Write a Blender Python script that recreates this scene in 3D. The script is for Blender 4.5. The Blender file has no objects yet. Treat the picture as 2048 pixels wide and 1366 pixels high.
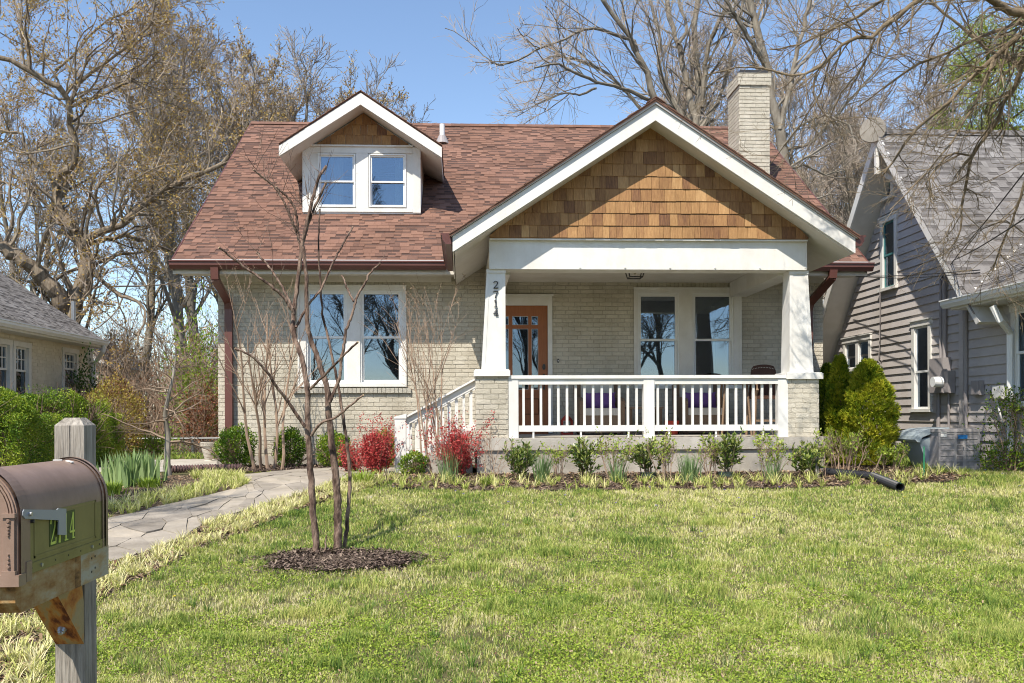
import bpy, math
import numpy as np
from mathutils import Matrix, Vector

# ------------------------------------------------------------------ camera, light, exposure
SC = bpy.context.scene
COL = SC.collection
F_PX, CX, CY = 1800.0, 1006.0, 830.0            # focal length and principal point in photo pixels (2048 wide)
YAW, ROLL, EYE = 0.045, 0.004, 0.80
cam_d = bpy.data.cameras.new("camera")
cam = bpy.data.objects.new("camera", cam_d)
COL.objects.link(cam)
SC.camera = cam
cam_d.sensor_width = 36.0
cam_d.lens = F_PX / 2048 * 36.0
cam_d.shift_x = (1024 - CX) / 2048
cam_d.shift_y = (CY - 683) / 2048
cam_d.clip_start = 0.05
cam_d.clip_end = 2000
FW = np.array([math.sin(YAW), math.cos(YAW), 0.0])
RT0 = np.array([math.cos(YAW), -math.sin(YAW), 0.0])
UP0 = np.array([0, 0, 1.0])
RT = RT0 * math.cos(ROLL) - UP0 * math.sin(ROLL)
UP = UP0 * math.cos(ROLL) + RT0 * math.sin(ROLL)
m = Matrix(((RT[0], UP[0], -FW[0]), (RT[1], UP[1], -FW[1]), (RT[2], UP[2], -FW[2]))).to_4x4()
m.translation = Vector((0, 0, EYE))
cam.matrix_world = m

SUN_TRAVEL = np.array([0.25, 0.45, -0.70]); SUN_TRAVEL /= np.linalg.norm(SUN_TRAVEL)
world = bpy.data.worlds.new("World"); SC.world = world
world.use_nodes = True
wn = world.node_tree; wn.nodes.clear()
wo = wn.nodes.new("ShaderNodeOutputWorld"); wb = wn.nodes.new("ShaderNodeBackground")
sky = wn.nodes.new("ShaderNodeTexSky"); sky.sky_type = 'NISHITA'; sky.sun_disc = False
sky.sun_elevation = math.asin(-SUN_TRAVEL[2])
sky.sun_rotation = math.atan2(-SUN_TRAVEL[0], -SUN_TRAVEL[1])
sky.altitude = 100; sky.air_density = 1.0; sky.dust_density = 0.3; sky.ozone_density = 1.9
wb.inputs[1].default_value = 0.145
wn.links.new(sky.outputs[0], wb.inputs[0]); wn.links.new(wb.outputs[0], wo.inputs[0])
sun_d = bpy.data.lights.new("sun", 'SUN'); sun = bpy.data.objects.new("sun", sun_d); COL.objects.link(sun)
sun_d.energy = 4.7; sun_d.angle = math.radians(0.53); sun_d.color = (1.0, 0.93, 0.82)
sun.rotation_euler = Vector(SUN_TRAVEL).to_track_quat('-Z', 'Y').to_euler()
SC.view_settings.view_transform = 'Standard'
SC.view_settings.look = 'None'
SC.view_settings.gamma = 1.0
SC.view_settings.exposure = 0.56
SC.view_settings.use_curve_mapping = False
SC.cycles.max_bounces = 6
SC.cycles.diffuse_bounces = 3
SC.cycles.glossy_bounces = 3
SC.cycles.transparent_max_bounces = 8
SC.cycles.sample_clamp_indirect = 6
SC.cycles.filter_width = 1.05

# ------------------------------------------------------------------ photo pixel -> point on a real plane
def ray(px, py):
    x, y = px - CX, py - CY
    return (FW * F_PX + RT * x - UP * y) / F_PX

def PY(px, py, Y):
    d = ray(px, py); t = Y / d[1]; return np.array([d[0] * t, Y, EYE + d[2] * t])

def PX(px, py, X):
    d = ray(px, py); t = X / d[0]; return np.array([X, d[1] * t, EYE + d[2] * t])

def xz(px, py, Y):
    p = PY(px, py, Y); return p[0], p[2]

def gz(X, Y):
    """height of the ground: falls from the house down to the street"""
    Y = np.asarray(Y, float)
    z = np.where(Y > 11.4, 0.0, -0.70 + (Y - 3.0) * (0.70 / 8.4))
    z = np.where(Y < 2.6, -0.733, z)
    return z

def G(px, py):
    d = ray(px, py)
    t = 3.0
    lo, hi = 0.5, 400.0
    for _ in range(60):
        mid = (lo + hi) / 2
        if EYE + d[2] * mid > float(gz(0, d[1] * mid)): lo = mid
        else: hi = mid
    return np.array([d[0] * lo, d[1] * lo, EYE + d[2] * lo])

# ------------------------------------------------------------------ materials
def hexmix(c): return (c[0], c[1], c[2], 1.0)

MATS = {}
def mat(name, cols, rough=0.8, nscale=8.0, amp=0.3, src='tint', bump=0.0, bscale=60.0, spec=0.3, metal=0.0,
        stretch=None, detail=4.0, trans=0.0, stain=None):
    """colour ramp driven by the piece's own tint plus noise; bump for fine relief"""
    mt = bpy.data.materials.new(name); mt.use_nodes = True
    nt = mt.node_tree; N = nt.nodes; L = nt.links
    bs = N["Principled BSDF"]
    geo = N.new("ShaderNodeNewGeometry")
    vec = geo.outputs["Position"]
    if stretch:
        mp = N.new("ShaderNodeMapping"); mp.inputs["Scale"].default_value = stretch
        L.new(vec, mp.inputs[0]); vec = mp.outputs[0]
    nz = N.new("ShaderNodeTexNoise"); nz.inputs["Scale"].default_value = nscale; nz.inputs["Detail"].default_value = detail
    nz.inputs["Roughness"].default_value = 0.6
    L.new(vec, nz.inputs["Vector"])
    mul = N.new("ShaderNodeMath"); mul.operation = 'MULTIPLY_ADD'
    L.new(nz.outputs[0], mul.inputs[0]); mul.inputs[1].default_value = amp * 3.6; mul.inputs[2].default_value = -amp * 1.8
    at = N.new("ShaderNodeAttribute"); at.attribute_name = "tint"
    add = N.new("ShaderNodeMath"); add.operation = 'ADD'; add.use_clamp = True
    L.new(mul.outputs[0], add.inputs[0]); L.new(at.outputs["Fac"], add.inputs[1])
    rp = N.new("ShaderNodeValToRGB")
    n = len(cols)
    el = rp.color_ramp.elements
    while len(el) < n: el.new(0.5)
    for i, c in enumerate(cols):
        if len(c) == 2: pos, c = c
        else: pos = i / max(1, n - 1)
        el[i].position = pos; el[i].color = hexmix(c)
    L.new(add.outputs[0], rp.inputs[0])
    L.new(rp.outputs[0], bs.inputs["Base Color"])
    if stain:
        # weathering: soft blotches and vertical runs of dirt with a shape of their own
        smp = N.new("ShaderNodeMapping"); smp.inputs["Scale"].default_value = (1.0, 1.0, stain[2] if len(stain) > 2 else 0.45)
        L.new(geo.outputs["Position"], smp.inputs[0])
        sn = N.new("ShaderNodeTexNoise"); sn.inputs["Scale"].default_value = stain[0]; sn.inputs["Detail"].default_value = 7; sn.inputs["Roughness"].default_value = 0.7
        L.new(smp.outputs[0], sn.inputs["Vector"])
        sr = N.new("ShaderNodeValToRGB"); sr.color_ramp.elements[0].position = 0.36; sr.color_ramp.elements[1].position = 0.62
        k = 1 - stain[1]; sr.color_ramp.elements[0].color = (k, k * 0.985, k * 0.95, 1); sr.color_ramp.elements[1].color = (1, 1, 1, 1)
        L.new(sn.outputs[0], sr.inputs[0])
        mxc = N.new("ShaderNodeMix"); mxc.data_type = 'RGBA'; mxc.blend_type = 'MULTIPLY'; mxc.inputs[0].default_value = 1.0
        L.new(rp.outputs[0], mxc.inputs[6]); L.new(sr.outputs[0], mxc.inputs[7]); L.new(mxc.outputs[2], bs.inputs["Base Color"])
    bs.inputs["Roughness"].default_value = rough
    bs.inputs["Specular IOR Level"].default_value = spec
    bs.inputs["Metallic"].default_value = metal
    if trans > 0:
        # thin leaves pass some light through
        tr = N.new("ShaderNodeBsdfTranslucent"); mx = N.new("ShaderNodeMixShader"); mx.inputs[0].default_value = trans
        L.new(rp.outputs[0], tr.inputs[0]); L.new(bs.outputs[0], mx.inputs[1]); L.new(tr.outputs[0], mx.inputs[2])
        L.new(mx.outputs[0], N["Material Output"].inputs[0])
    if bump > 0:
        bn = N.new("ShaderNodeTexNoise"); bn.inputs["Scale"].default_value = bscale; bn.inputs["Detail"].default_value = 5
        L.new(vec, bn.inputs["Vector"])
        bp = N.new("ShaderNodeBump"); bp.inputs["Strength"].default_value = bump; bp.inputs["Distance"].default_value = 0.02
        L.new(bn.outputs[0], bp.inputs["Height"]); L.new(bp.outputs[0], bs.inputs["Normal"])
    MATS[name] = mt
    return mt

def glass_mat(name, refl=0.35, tint=(0.75, 0.78, 0.78)):
    mt = bpy.data.materials.new(name); mt.use_nodes = True
    nt = mt.node_tree; N = nt.nodes; L = nt.links; N.clear()
    out = N.new("ShaderNodeOutputMaterial"); mx = N.new("ShaderNodeMixShader")
    tr = N.new("ShaderNodeBsdfTransparent"); gl = N.new("ShaderNodeBsdfGlossy")
    tr.inputs[0].default_value = hexmix(tint); gl.inputs["Roughness"].default_value = 0.012; gl.inputs[0].default_value = (0.60, 0.72, 0.88, 1)
    fr = N.new("ShaderNodeFresnel"); fr.inputs[0].default_value = 1.5
    ad = N.new("ShaderNodeMath"); ad.operation = 'ADD'; ad.inputs[1].default_value = refl; ad.use_clamp = True
    L.new(fr.outputs[0], ad.inputs[0]); L.new(ad.outputs[0], mx.inputs[0])
    geo = N.new("ShaderNodeNewGeometry")
    bn = N.new("ShaderNodeTexNoise"); bn.inputs["Scale"].default_value = 2.2; bn.inputs["Detail"].default_value = 0
    L.new(geo.outputs["Position"], bn.inputs["Vector"])
    bp = N.new("ShaderNodeBump"); bp.inputs["Strength"].default_value = 0.10; bp.inputs["Distance"].default_value = 0.02
    L.new(bn.outputs[0], bp.inputs["Height"]); L.new(bp.outputs[0], gl.inputs["Normal"])
    L.new(tr.outputs[0], mx.inputs[1]); L.new(gl.outputs[0], mx.inputs[2]); L.new(mx.outputs[0], out.inputs[0])
    MATS[name] = mt
    return mt

# ------------------------------------------------------------------ mesh gathering
BOXF = np.array([[0, 1, 3, 2], [4, 6, 7, 5], [0, 4, 5, 1], [2, 3, 7, 6], [0, 2, 6, 4], [1, 5, 7, 3]])
# corner order: index = ix*4 + iy*2 + iz

class NP:
    def __init__(s): s.v = []; s.f = []; s.t = []; s.n = 0
    def add(s, verts, faces, tint=0.5):
        verts = np.asarray(verts, float).reshape(-1, 3); faces = np.asarray(faces, int)
        s.v.append(verts); s.f.append(faces + s.n)
        t = np.asarray(tint, float)
        if t.ndim == 0: t = np.full(len(faces), float(t))
        s.t.append(t); s.n += len(verts); return s
    def box(s, x0, x1, y0, y1, z0, z1, tint=0.5):
        v = [(x, y, z) for x in (x0, x1) for y in (y0, y1) for z in (z0, z1)]
        return s.add(v, BOXF, tint)
    def obox(s, o, a, b, c, tint=0.5):
        """boxes from corner o and full edge vectors a,b,c (arrays allowed)"""
        o, a, b, c = (np.atleast_2d(np.asarray(q, float)) for q in (o, a, b, c))
        n = max(len(o), len(a), len(b), len(c))
        o, a, b, c = (np.broadcast_to(q, (n, 3)) for q in (o, a, b, c))
        vs = np.stack([o + i * a + j * b + k * c for i in (0, 1) for j in (0, 1) for k in (0, 1)], 1).reshape(-1, 3)
        fs = (BOXF[None] + (np.arange(n) * 8)[:, None, None]).reshape(-1, 4)
        t = np.broadcast_to(np.asarray(tint, float), (n,)).repeat(6)
        return s.add(vs, fs, t)
    def beam(s, p, q, w, h, up=(0, 0, 1), tint=0.5, off=0.0):
        """bar from p to q, w across, h along up"""
        p = np.asarray(p, float); q = np.asarray(q, float); d = q - p; dn = d / np.linalg.norm(d)
        up = np.asarray(up, float); side = np.cross(dn, up); side /= np.linalg.norm(side); u = np.cross(side, dn)
        return s.obox(p - side * w / 2 - u * h / 2, d, side * w, u * h, tint)
    def prism(s, poly, a, b, axis='y', tint=0.5):
        """2-D polygon extruded from a to b along an axis"""
        poly = [tuple(q) for q in poly]
        A = sum(poly[i][0] * poly[(i + 1) % len(poly)][1] - poly[(i + 1) % len(poly)][0] * poly[i][1] for i in range(len(poly)))
        if A < 0: poly = poly[::-1]
        n = len(poly)
        def pt(q, k):
            return {'y': (q[0], k, q[1]), 'x': (k, q[0], q[1]), 'z': (q[0], q[1], k)}[axis]
        v = [pt(q, a) for q in poly] + [pt(q, b) for q in poly]
        s.add(v, [[i, (i + 1) % n, (i + 1) % n + n, i + n] for i in range(n)], tint)
        s.v.append(np.array(v, float)); k = s.n; s.n += 2 * n
        s.f.append(np.array([list(range(n))]) + k); s.t.append(np.array([tint], float))
        s.f.append(np.array([list(range(2 * n - 1, n - 1, -1))]) + k); s.t.append(np.array([tint], float))
        return s
    def tubes(s, pts, rad, k=4, tint=0.5):
        """pts (N,S,3), rad (N,S)"""
        pts = np.asarray(pts, float); rad = np.asarray(rad, float)
        if pts.ndim == 2: pts = pts[None]; rad = rad[None]
        N, S, _ = pts.shape
        if N == 0: return s
        d = np.gradient(pts, axis=1)
        d /= np.linalg.norm(d, axis=2, keepdims=True) + 1e-9
        mean = pts[:, -1] - pts[:, 0]; mean /= np.linalg.norm(mean, axis=1, keepdims=True) + 1e-9
        ref = np.where(np.abs(mean[:, 2:3]) > 0.8, np.array([[1.0, 0, 0]]), np.array([[0, 0, 1.0]]))
        ref = np.broadcast_to(ref[:, None], d.shape)
        a = np.cross(d, ref); a /= np.linalg.norm(a, axis=2, keepdims=True) + 1e-9
        b = np.cross(d, a)
        ang = np.arange(k) / k * 2 * math.pi
        ring = pts[:, :, None] + rad[:, :, None, None] * (a[:, :, None] * np.cos(ang)[None, None, :, None] + b[:, :, None] * np.sin(ang)[None, None, :, None])
        v = ring.reshape(-1, 3)
        i = np.arange(N)[:, None, None] * S * k + np.arange(S - 1)[None, :, None] * k
        j = np.arange(k)[None, None]; j2 = (j + 1) % k
        f = np.stack([i + j, i + j2, i + k + j2, i + k + j], -1).reshape(-1, 4)
        t = np.asarray(tint, float)
        if t.ndim == 1 and len(t) == N: t = t.repeat((S - 1) * k)
        return s.add(v, f, t if t.ndim else float(t))
    def cyl(s, p, q, r0, r1=None, k=12, tint=0.5, cap=True):
        r1 = r0 if r1 is None else r1
        p = np.asarray(p, float); q = np.asarray(q, float)
        if cap:
            e = (q - p) * 1e-4
            s.tubes([p, p + e, q - e, q], [1e-5, r0, r1, 1e-5], k, tint)
        else: s.tubes([p, q], [r0, r1], k, tint)
        return s
    def leaves(s, pos, dirs, ln, wd, rng, tint, curl=0.0):
        """leaf-shaped quads: base, side, tip, side"""
        N = len(pos)
        if N == 0: return s
        dirs = dirs / (np.linalg.norm(dirs, axis=1, keepdims=True) + 1e-9)
        r = rng.normal(size=(N, 3)); sd = np.cross(dirs, r); sd /= np.linalg.norm(sd, axis=1, keepdims=True) + 1e-9
        ln = np.broadcast_to(ln, (N,))[:, None]; wd = np.broadcast_to(wd, (N,))[:, None]
        mid = pos + dirs * ln * 0.5
        v = np.stack([pos, mid - sd * wd / 2, pos + dirs * ln, mid + sd * wd / 2], 1)
        if curl: v[:, 2, 2] -= curl * ln[:, 0]
        f = np.arange(N * 4).reshape(-1, 4)
        return s.add(v.reshape(-1, 3), f, tint)
    def mesh(s, name, mt, smooth=False):
        me = bpy.data.meshes.new(name)
        if not s.v: return me
        v = np.concatenate(s.v)
        tot = np.concatenate([np.full(len(f), f.shape[1]) for f in s.f])
        loops = np.concatenate([f.reshape(-1) for f in s.f])
        t = np.concatenate(s.t)
        me.vertices.add(len(v)); me.vertices.foreach_set("co", v.astype(np.float32).ravel())
        me.loops.add(len(loops)); me.loops.foreach_set("vertex_index", loops.astype(np.int32))
        me.polygons.add(len(tot)); st = np.concatenate([[0], np.cumsum(tot)[:-1]])
        me.polygons.foreach_set("loop_start", st.astype(np.int32))
        me.polygons.foreach_set("loop_total", tot.astype(np.int32))
        at = me.attributes.new("tint", 'FLOAT', 'FACE'); at.data.foreach_set("value", t.astype(np.float32))
        me.polygons.foreach_set("use_smooth", np.full(len(tot), bool(smooth)))
        me.update(calc_edges=True)
        if mt: me.materials.append(mt)
        return me

def tag(o, label=None, cat=None, group=None, kind=None):
    if label: o['label'] = label
    if cat: o['category'] = cat
    if group: o['group'] = group
    if kind: o['kind'] = kind
    return o

def link(o, parent=None):
    COL.objects.link(o)
    if parent is not None:
        o.parent = parent
        o.matrix_parent_inverse = Matrix.Translation(-Vector(parent.get('_o', (0, 0, 0))))
    return o

def part(np_, name, mt, parent=None, smooth=False, kind=None, label=None):
    """one part (world-space geometry) under its thing"""
    o = bpy.data.objects.new(name, np_.mesh(name, mt, smooth))
    link(o, parent)
    tag(o, label=label, kind=kind)
    return o

def thing(name, label, cat, loc=(0, 0, 0), group=None):
    o = bpy.data.objects.new(name, None); o.location = loc; o['_o'] = tuple(float(c) for c in loc)
    o.empty_display_size = 0.1
    COL.objects.link(o); tag(o, label, cat, group); return o

def single(np_, name, mt, label, cat, group=None, kind=None, smooth=False):
    """a thing that is one mesh; its origin goes to its base"""
    v = np.concatenate(np_.v)
    c = np.array([(v[:, 0].min() + v[:, 0].max()) / 2, (v[:, 1].min() + v[:, 1].max()) / 2, v[:, 2].min()])
    np_.v = [q - c for q in np_.v]
    o = bpy.data.objects.new(name, np_.mesh(name, mt, smooth)); o.location = c
    COL.objects.link(o); tag(o, label, cat, group, kind); return o

def struct(np_, name, mt, kind='structure', smooth=False, label=None):
    o = bpy.data.objects.new(name, np_.mesh(name, mt, smooth)); COL.objects.link(o); tag(o, kind=kind, label=label); return o

def drop_o():
    for o in bpy.data.objects:
        if '_o' in o: del o['_o']
# ------------------------------------------------------------------ materials used
M = MATS
mat('white_paint', [(0.66, 0.64, 0.60), (0.80, 0.79, 0.76)], rough=0.5, amp=0.3, nscale=5, bump=0.05, bscale=40, stain=(2.5, 0.1))
mat('white_trim_shiny', [(0.74, 0.74, 0.72), (0.82, 0.82, 0.80)], rough=0.3, amp=0.2)
mat('soffit_paint', [(0.60, 0.57, 0.52), (0.70, 0.67, 0.62)], rough=0.6, amp=0.3, stain=(2.0, 0.1))
mat('cream_brick', [(0.47, 0.425, 0.34), (0.59, 0.54, 0.44), (0.66, 0.61, 0.51)], rough=0.75, amp=0.22, nscale=30, bump=0.65, bscale=90, stain=(1.6, 0.22, 0.6))
mat('cream_mortar', [(0.40, 0.365, 0.30), (0.50, 0.46, 0.385)], rough=0.9, amp=0.3, nscale=20, bump=0.5, bscale=80, stain=(1.6, 0.22, 0.6))
mat('sill_brick', [(0.36, 0.335, 0.28), (0.47, 0.44, 0.37)], rough=0.8, amp=0.2, nscale=20, bump=0.6, bscale=90)
mat('red_shingle', [(0.10, 0.065, 0.055), (0.165, 0.095, 0.073), (0.23, 0.127, 0.093), (0.275, 0.157, 0.114)], rough=0.95, amp=0.16, nscale=45, bump=0.5, bscale=220, spec=0.15, stain=(1.1, 0.18, 1.0))
mat('grey_shingle', [(0.12, 0.11, 0.105), (0.195, 0.182, 0.175), (0.28, 0.265, 0.255)], rough=0.95, amp=0.2, nscale=30, bump=0.5, bscale=200, spec=0.15, stain=(1.3, 0.25, 1.0))
mat('cedar', [(0.14, 0.064, 0.036), (0.29, 0.148, 0.064), (0.43, 0.24, 0.10), (0.57, 0.35, 0.165)], rough=0.7, amp=0.24, nscale=9, stretch=(7, 7, 0.7), detail=8, bump=0.35, bscale=14, stain=(3.0, 0.25))
mat('brown_metal', [(0.115, 0.042, 0.034), (0.15, 0.06, 0.048)], rough=0.35, amp=0.2, spec=0.5, stain=(3.0, 0.15))
mat('drip_edge', [(0.55, 0.52, 0.50), (0.62, 0.6, 0.58)], rough=0.5, amp=0.2)
mat('concrete', [(0.32, 0.29, 0.25), (0.45, 0.415, 0.36), (0.54, 0.505, 0.45)], rough=0.9, amp=0.3, nscale=3, bump=0.3, bscale=60, stain=(2.0, 0.3))
mat('door_wood', [(0.24, 0.075, 0.026), (0.37, 0.13, 0.045)], rough=0.4, amp=0.4, nscale=6, stretch=(12, 12, 1), spec=0.4)
mat('dark_metal', [(0.03, 0.028, 0.026), (0.05, 0.046, 0.042)], rough=0.4, amp=0.3, spec=0.5)
mat('steel', [(0.35, 0.35, 0.36), (0.5, 0.5, 0.5)], rough=0.35, amp=0.2, metal=0.7)
mat('curtain', [(0.42, 0.43, 0.42), (0.60, 0.60, 0.58)], rough=0.9, amp=0.4, nscale=5, stretch=(14, 1, 0.2))
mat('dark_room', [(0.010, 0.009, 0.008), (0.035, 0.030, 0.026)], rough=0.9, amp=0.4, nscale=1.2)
mat('blind', [(0.20, 0.18, 0.17), (0.25, 0.225, 0.21)], rough=0.8, amp=0.3, nscale=2)
glass_mat('window_glass', 0.17)
glass_mat('dark_glass', 0.13, (0.5, 0.55, 0.6))
glass_mat('clear_glass', 0.05, (0.95, 0.95, 0.95))
mat('wicker', [(0.14, 0.085, 0.05), (0.34, 0.24, 0.16)], rough=0.7, amp=0.4, nscale=60, stretch=(1, 1, 2.5), bump=0.6, bscale=60)
mat('dark_wicker', [(0.055, 0.026, 0.017), (0.12, 0.06, 0.04)], rough=0.6, amp=0.4, nscale=60, bump=0.5, bscale=70)
mat('purple_cloth', [(0.16, 0.07, 0.22), (0.22, 0.11, 0.29)], rough=0.9, amp=0.3)
mat('cream_cloth', [(0.50, 0.46, 0.38), (0.62, 0.58, 0.50)], rough=0.9, amp=0.3)
mat('red_plastic', [(0.32, 0.035, 0.022), (0.40, 0.05, 0.03)], rough=0.45, amp=0.2)
mat('grey_siding', [(0.46, 0.42, 0.405), (0.55, 0.51, 0.49)], rough=0.7, amp=0.4, nscale=6, stretch=(1, 1, 5), bump=0.12, bscale=30, stain=(1.5, 0.12))
mat('teal_paint', [(0.05, 0.17, 0.17), (0.07, 0.21, 0.21)], rough=0.4, amp=0.3)
mat('utility_grey', [(0.27, 0.245, 0.24), (0.33, 0.30, 0.295)], rough=0.5, amp=0.3, spec=0.4)
mat('bin_plastic', [(0.33, 0.38, 0.40), (0.42, 0.48, 0.50)], rough=0.5, amp=0.3)
mat('ac_metal', [(0.30, 0.28, 0.28), (0.40, 0.375, 0.37)], rough=0.45, amp=0.3, spec=0.4)
mat('blue_badge', [(0.02, 0.16, 0.42), (0.03, 0.2, 0.5)], rough=0.4, amp=0.1)
mat('yellow_tag', [(0.55, 0.42, 0.05), (0.6, 0.48, 0.08)], rough=0.5, amp=0.2)
mat('black_plastic', [(0.012, 0.012, 0.014), (0.03, 0.03, 0.035)], rough=0.45, amp=0.3, spec=0.4)
mat('brown_pipe', [(0.10, 0.06, 0.055), (0.15, 0.09, 0.08)], rough=0.6, amp=0.3)
mat('green_stripe', [(0.03, 0.22, 0.10), (0.04, 0.26, 0.12)], rough=0.6, amp=0.2)
mat('cream_render', [(0.68, 0.61, 0.48), (0.78, 0.71, 0.58)], rough=0.85, amp=0.3, nscale=6, bump=0.4, bscale=30, stain=(1.5, 0.15))
mat('mailbox_brown', [(0.235, 0.155, 0.115), (0.325, 0.222, 0.17)], rough=0.40, amp=0.35, nscale=3, bump=0.03, bscale=60, spec=0.5, stain=(9.0, 0.22, 0.6))
mat('mailbox_olive', [(0.175, 0.15, 0.05), (0.225, 0.195, 0.075)], rough=0.4, amp=0.35, nscale=5, stretch=(1, 1, 3), spec=0.5, stain=(9.0, 0.22, 0.4))
mat('flag_grey', [(0.26, 0.28, 0.30), (0.32, 0.34, 0.37)], rough=0.35, amp=0.2, spec=0.5)
mat('lime_digit', [(0.52, 0.60, 0.10), (0.60, 0.68, 0.14)], rough=0.5, amp=0.2)
mat('dark_green_backing', [(0.05, 0.075, 0.02), (0.07, 0.10, 0.03)], rough=0.5, amp=0.2)
mat('weathered_post', [(0.15, 0.13, 0.11), (0.35, 0.315, 0.27), (0.50, 0.46, 0.40)], rough=0.85, amp=0.6, nscale=6, stretch=(14, 14, 0.9), detail=8, bump=0.5, bscale=12, stain=(7.0, 0.3))
mat('stained_beam', [(0.07, 0.035, 0.015), (0.28, 0.15, 0.05), (0.38, 0.27, 0.13), (0.40, 0.37, 0.27)], rough=0.8, amp=0.55, nscale=14, stretch=(2, 0.8, 2), detail=6, bump=0.3, bscale=30)
mat('stained_brace', [(0.11, 0.03, 0.012), (0.36, 0.13, 0.03), (0.44, 0.22, 0.06), (0.34, 0.26, 0.13)], rough=0.7, amp=1.3, nscale=8, stretch=(3, 0.9, 1.2), detail=7, bump=0.3, bscale=30)
mat('flagstone', [(0.24, 0.21, 0.175), (0.32, 0.28, 0.23), (0.37, 0.325, 0.265), (0.43, 0.37, 0.29)], rough=0.85, amp=0.34, nscale=5, bump=0.35, bscale=25, stain=(2.2, 0.28, 1.0))
mat('joint_sand', [(0.25, 0.215, 0.16), (0.36, 0.32, 0.25)], rough=0.95, amp=0.5, nscale=12)
mat('soil', [(0.05, 0.038, 0.028), (0.10, 0.075, 0.055), (0.16, 0.12, 0.09)], rough=1.0, amp=0.5, nscale=9, bump=0.8, bscale=40, spec=0.1)
mat('mulch', [(0.032, 0.022, 0.018), (0.085, 0.060, 0.048), (0.17, 0.125, 0.10), (0.30, 0.23, 0.17)], rough=1.0, amp=0.2, nscale=40, spec=0.1)
mat('leaf_litter', [(0.14, 0.08, 0.045), (0.27, 0.18, 0.11), (0.42, 0.32, 0.21)], rough=1.0, amp=0.2, nscale=20, spec=0.1)
mat('lawn_base', [(0.06, 0.055, 0.028), (0.12, 0.11, 0.05), (0.20, 0.175, 0.09)], rough=1.0, amp=0.5, nscale=2.2, bump=0.8, bscale=35, spec=0.1)  # ground colour darkened to stand for shade among the grass blades
mat('grass_blade', [(0.06, 0.13, 0.028), (0.18, 0.28, 0.05), (0.38, 0.44, 0.095), (0.60, 0.57, 0.20), (0.76, 0.68, 0.42)], rough=0.7, amp=0.03, nscale=3, spec=0.2, trans=0.25)
mat('border_blade', [(0.08, 0.16, 0.02), (0.24, 0.34, 0.05), (0.50, 0.53, 0.14), (0.70, 0.65, 0.32), (0.82, 0.74, 0.48)], rough=0.7, amp=0.04, spec=0.2, trans=0.25)
mat('iris_leaf', [(0.14, 0.22, 0.07), (0.26, 0.37, 0.14), (0.40, 0.50, 0.22)], rough=0.5, amp=0.15, nscale=5, spec=0.3, trans=0.25)
mat('blue_green_blade', [(0.08, 0.14, 0.04), (0.15, 0.24, 0.09), (0.24, 0.33, 0.15)], rough=0.55, amp=0.1, trans=0.2)
mat('boxwood_leaf', [(0.022, 0.065, 0.006), (0.07, 0.15, 0.010), (0.17, 0.27, 0.018), (0.32, 0.38, 0.035)], rough=0.45, amp=0.08, spec=0.35, trans=0.2)
mat('yellow_leaf', [(0.12, 0.16, 0.015), (0.26, 0.29, 0.03), (0.42, 0.40, 0.05)], rough=0.5, amp=0.1, spec=0.3, trans=0.25)
mat('laurel_leaf', [(0.03, 0.07, 0.014), (0.09, 0.15, 0.025), (0.24, 0.29, 0.06), (0.40, 0.43, 0.12)], rough=0.35, amp=0.08, spec=0.4, trans=0.15)
mat('spring_leaf', [(0.13, 0.22, 0.02), (0.28, 0.38, 0.04), (0.44, 0.50, 0.09)], rough=0.55, amp=0.1, trans=0.3)
mat('red_leaf', [(0.17, 0.016, 0.018), (0.38, 0.036, 0.040), (0.55, 0.085, 0.075), (0.46, 0.14, 0.10)], rough=0.5, amp=0.1, trans=0.25)
mat('arborvitae_leaf', [(0.03, 0.08, 0.008), (0.14, 0.22, 0.014), (0.36, 0.40, 0.025), (0.58, 0.54, 0.05)], rough=0.65, amp=0.1, spec=0.2, trans=0.2)
mat('burnt_leaf', [(0.12, 0.045, 0.03), (0.22, 0.12, 0.045), (0.38, 0.30, 0.06), (0.48, 0.42, 0.10)], rough=0.7, amp=0.1, trans=0.2)
mat('bud', [(0.24, 0.14, 0.04), (0.42, 0.28, 0.09), (0.58, 0.44, 0.15)], rough=0.8, amp=0.1, trans=0.3)
mat('oak_bark', [(0.08, 0.06, 0.042), (0.19, 0.15, 0.108), (0.34, 0.285, 0.21)], rough=0.95, amp=0.45, nscale=5, stretch=(3, 3, 0.7), bump=0.9, bscale=9, spec=0.1)
mat('grey_bark', [(0.10, 0.085, 0.068), (0.20, 0.175, 0.14), (0.33, 0.295, 0.24)], rough=0.95, amp=0.4, nscale=3, stretch=(2.5, 2.5, 0.8), bump=0.7, bscale=10, spec=0.1)
mat('near_bark', [(0.085, 0.062, 0.040), (0.19, 0.145, 0.095), (0.31, 0.25, 0.17)], rough=0.9, amp=0.4, nscale=7, bump=0.6, bscale=25, spec=0.1)
mat('twig', [(0.20, 0.155, 0.125), (0.33, 0.27, 0.215), (0.47, 0.40, 0.32)], rough=0.9, amp=0.2, nscale=2, spec=0.1)
mat('myrtle_bark', [(0.055, 0.032, 0.024), (0.14, 0.088, 0.066), (0.27, 0.185, 0.14), (0.36, 0.26, 0.20)], rough=0.85, amp=0.85, nscale=14, stretch=(1.5, 1.5, 0.5), detail=8, bump=0.9, bscale=40, stain=(9.0, 0.45, 0.4))
mat('cut_wood', [(0.50, 0.36, 0.20), (0.6, 0.45, 0.27)], rough=0.8, amp=0.2)
mat('shrub_stem', [(0.18, 0.115, 0.075), (0.29, 0.20, 0.14), (0.38, 0.28, 0.20)], rough=0.9, amp=0.2, nscale=6)
mat('pine_leaf', [(0.09, 0.13, 0.015), (0.24, 0.29, 0.04), (0.42, 0.46, 0.09)], rough=0.7, amp=0.1, trans=0.25)
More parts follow.
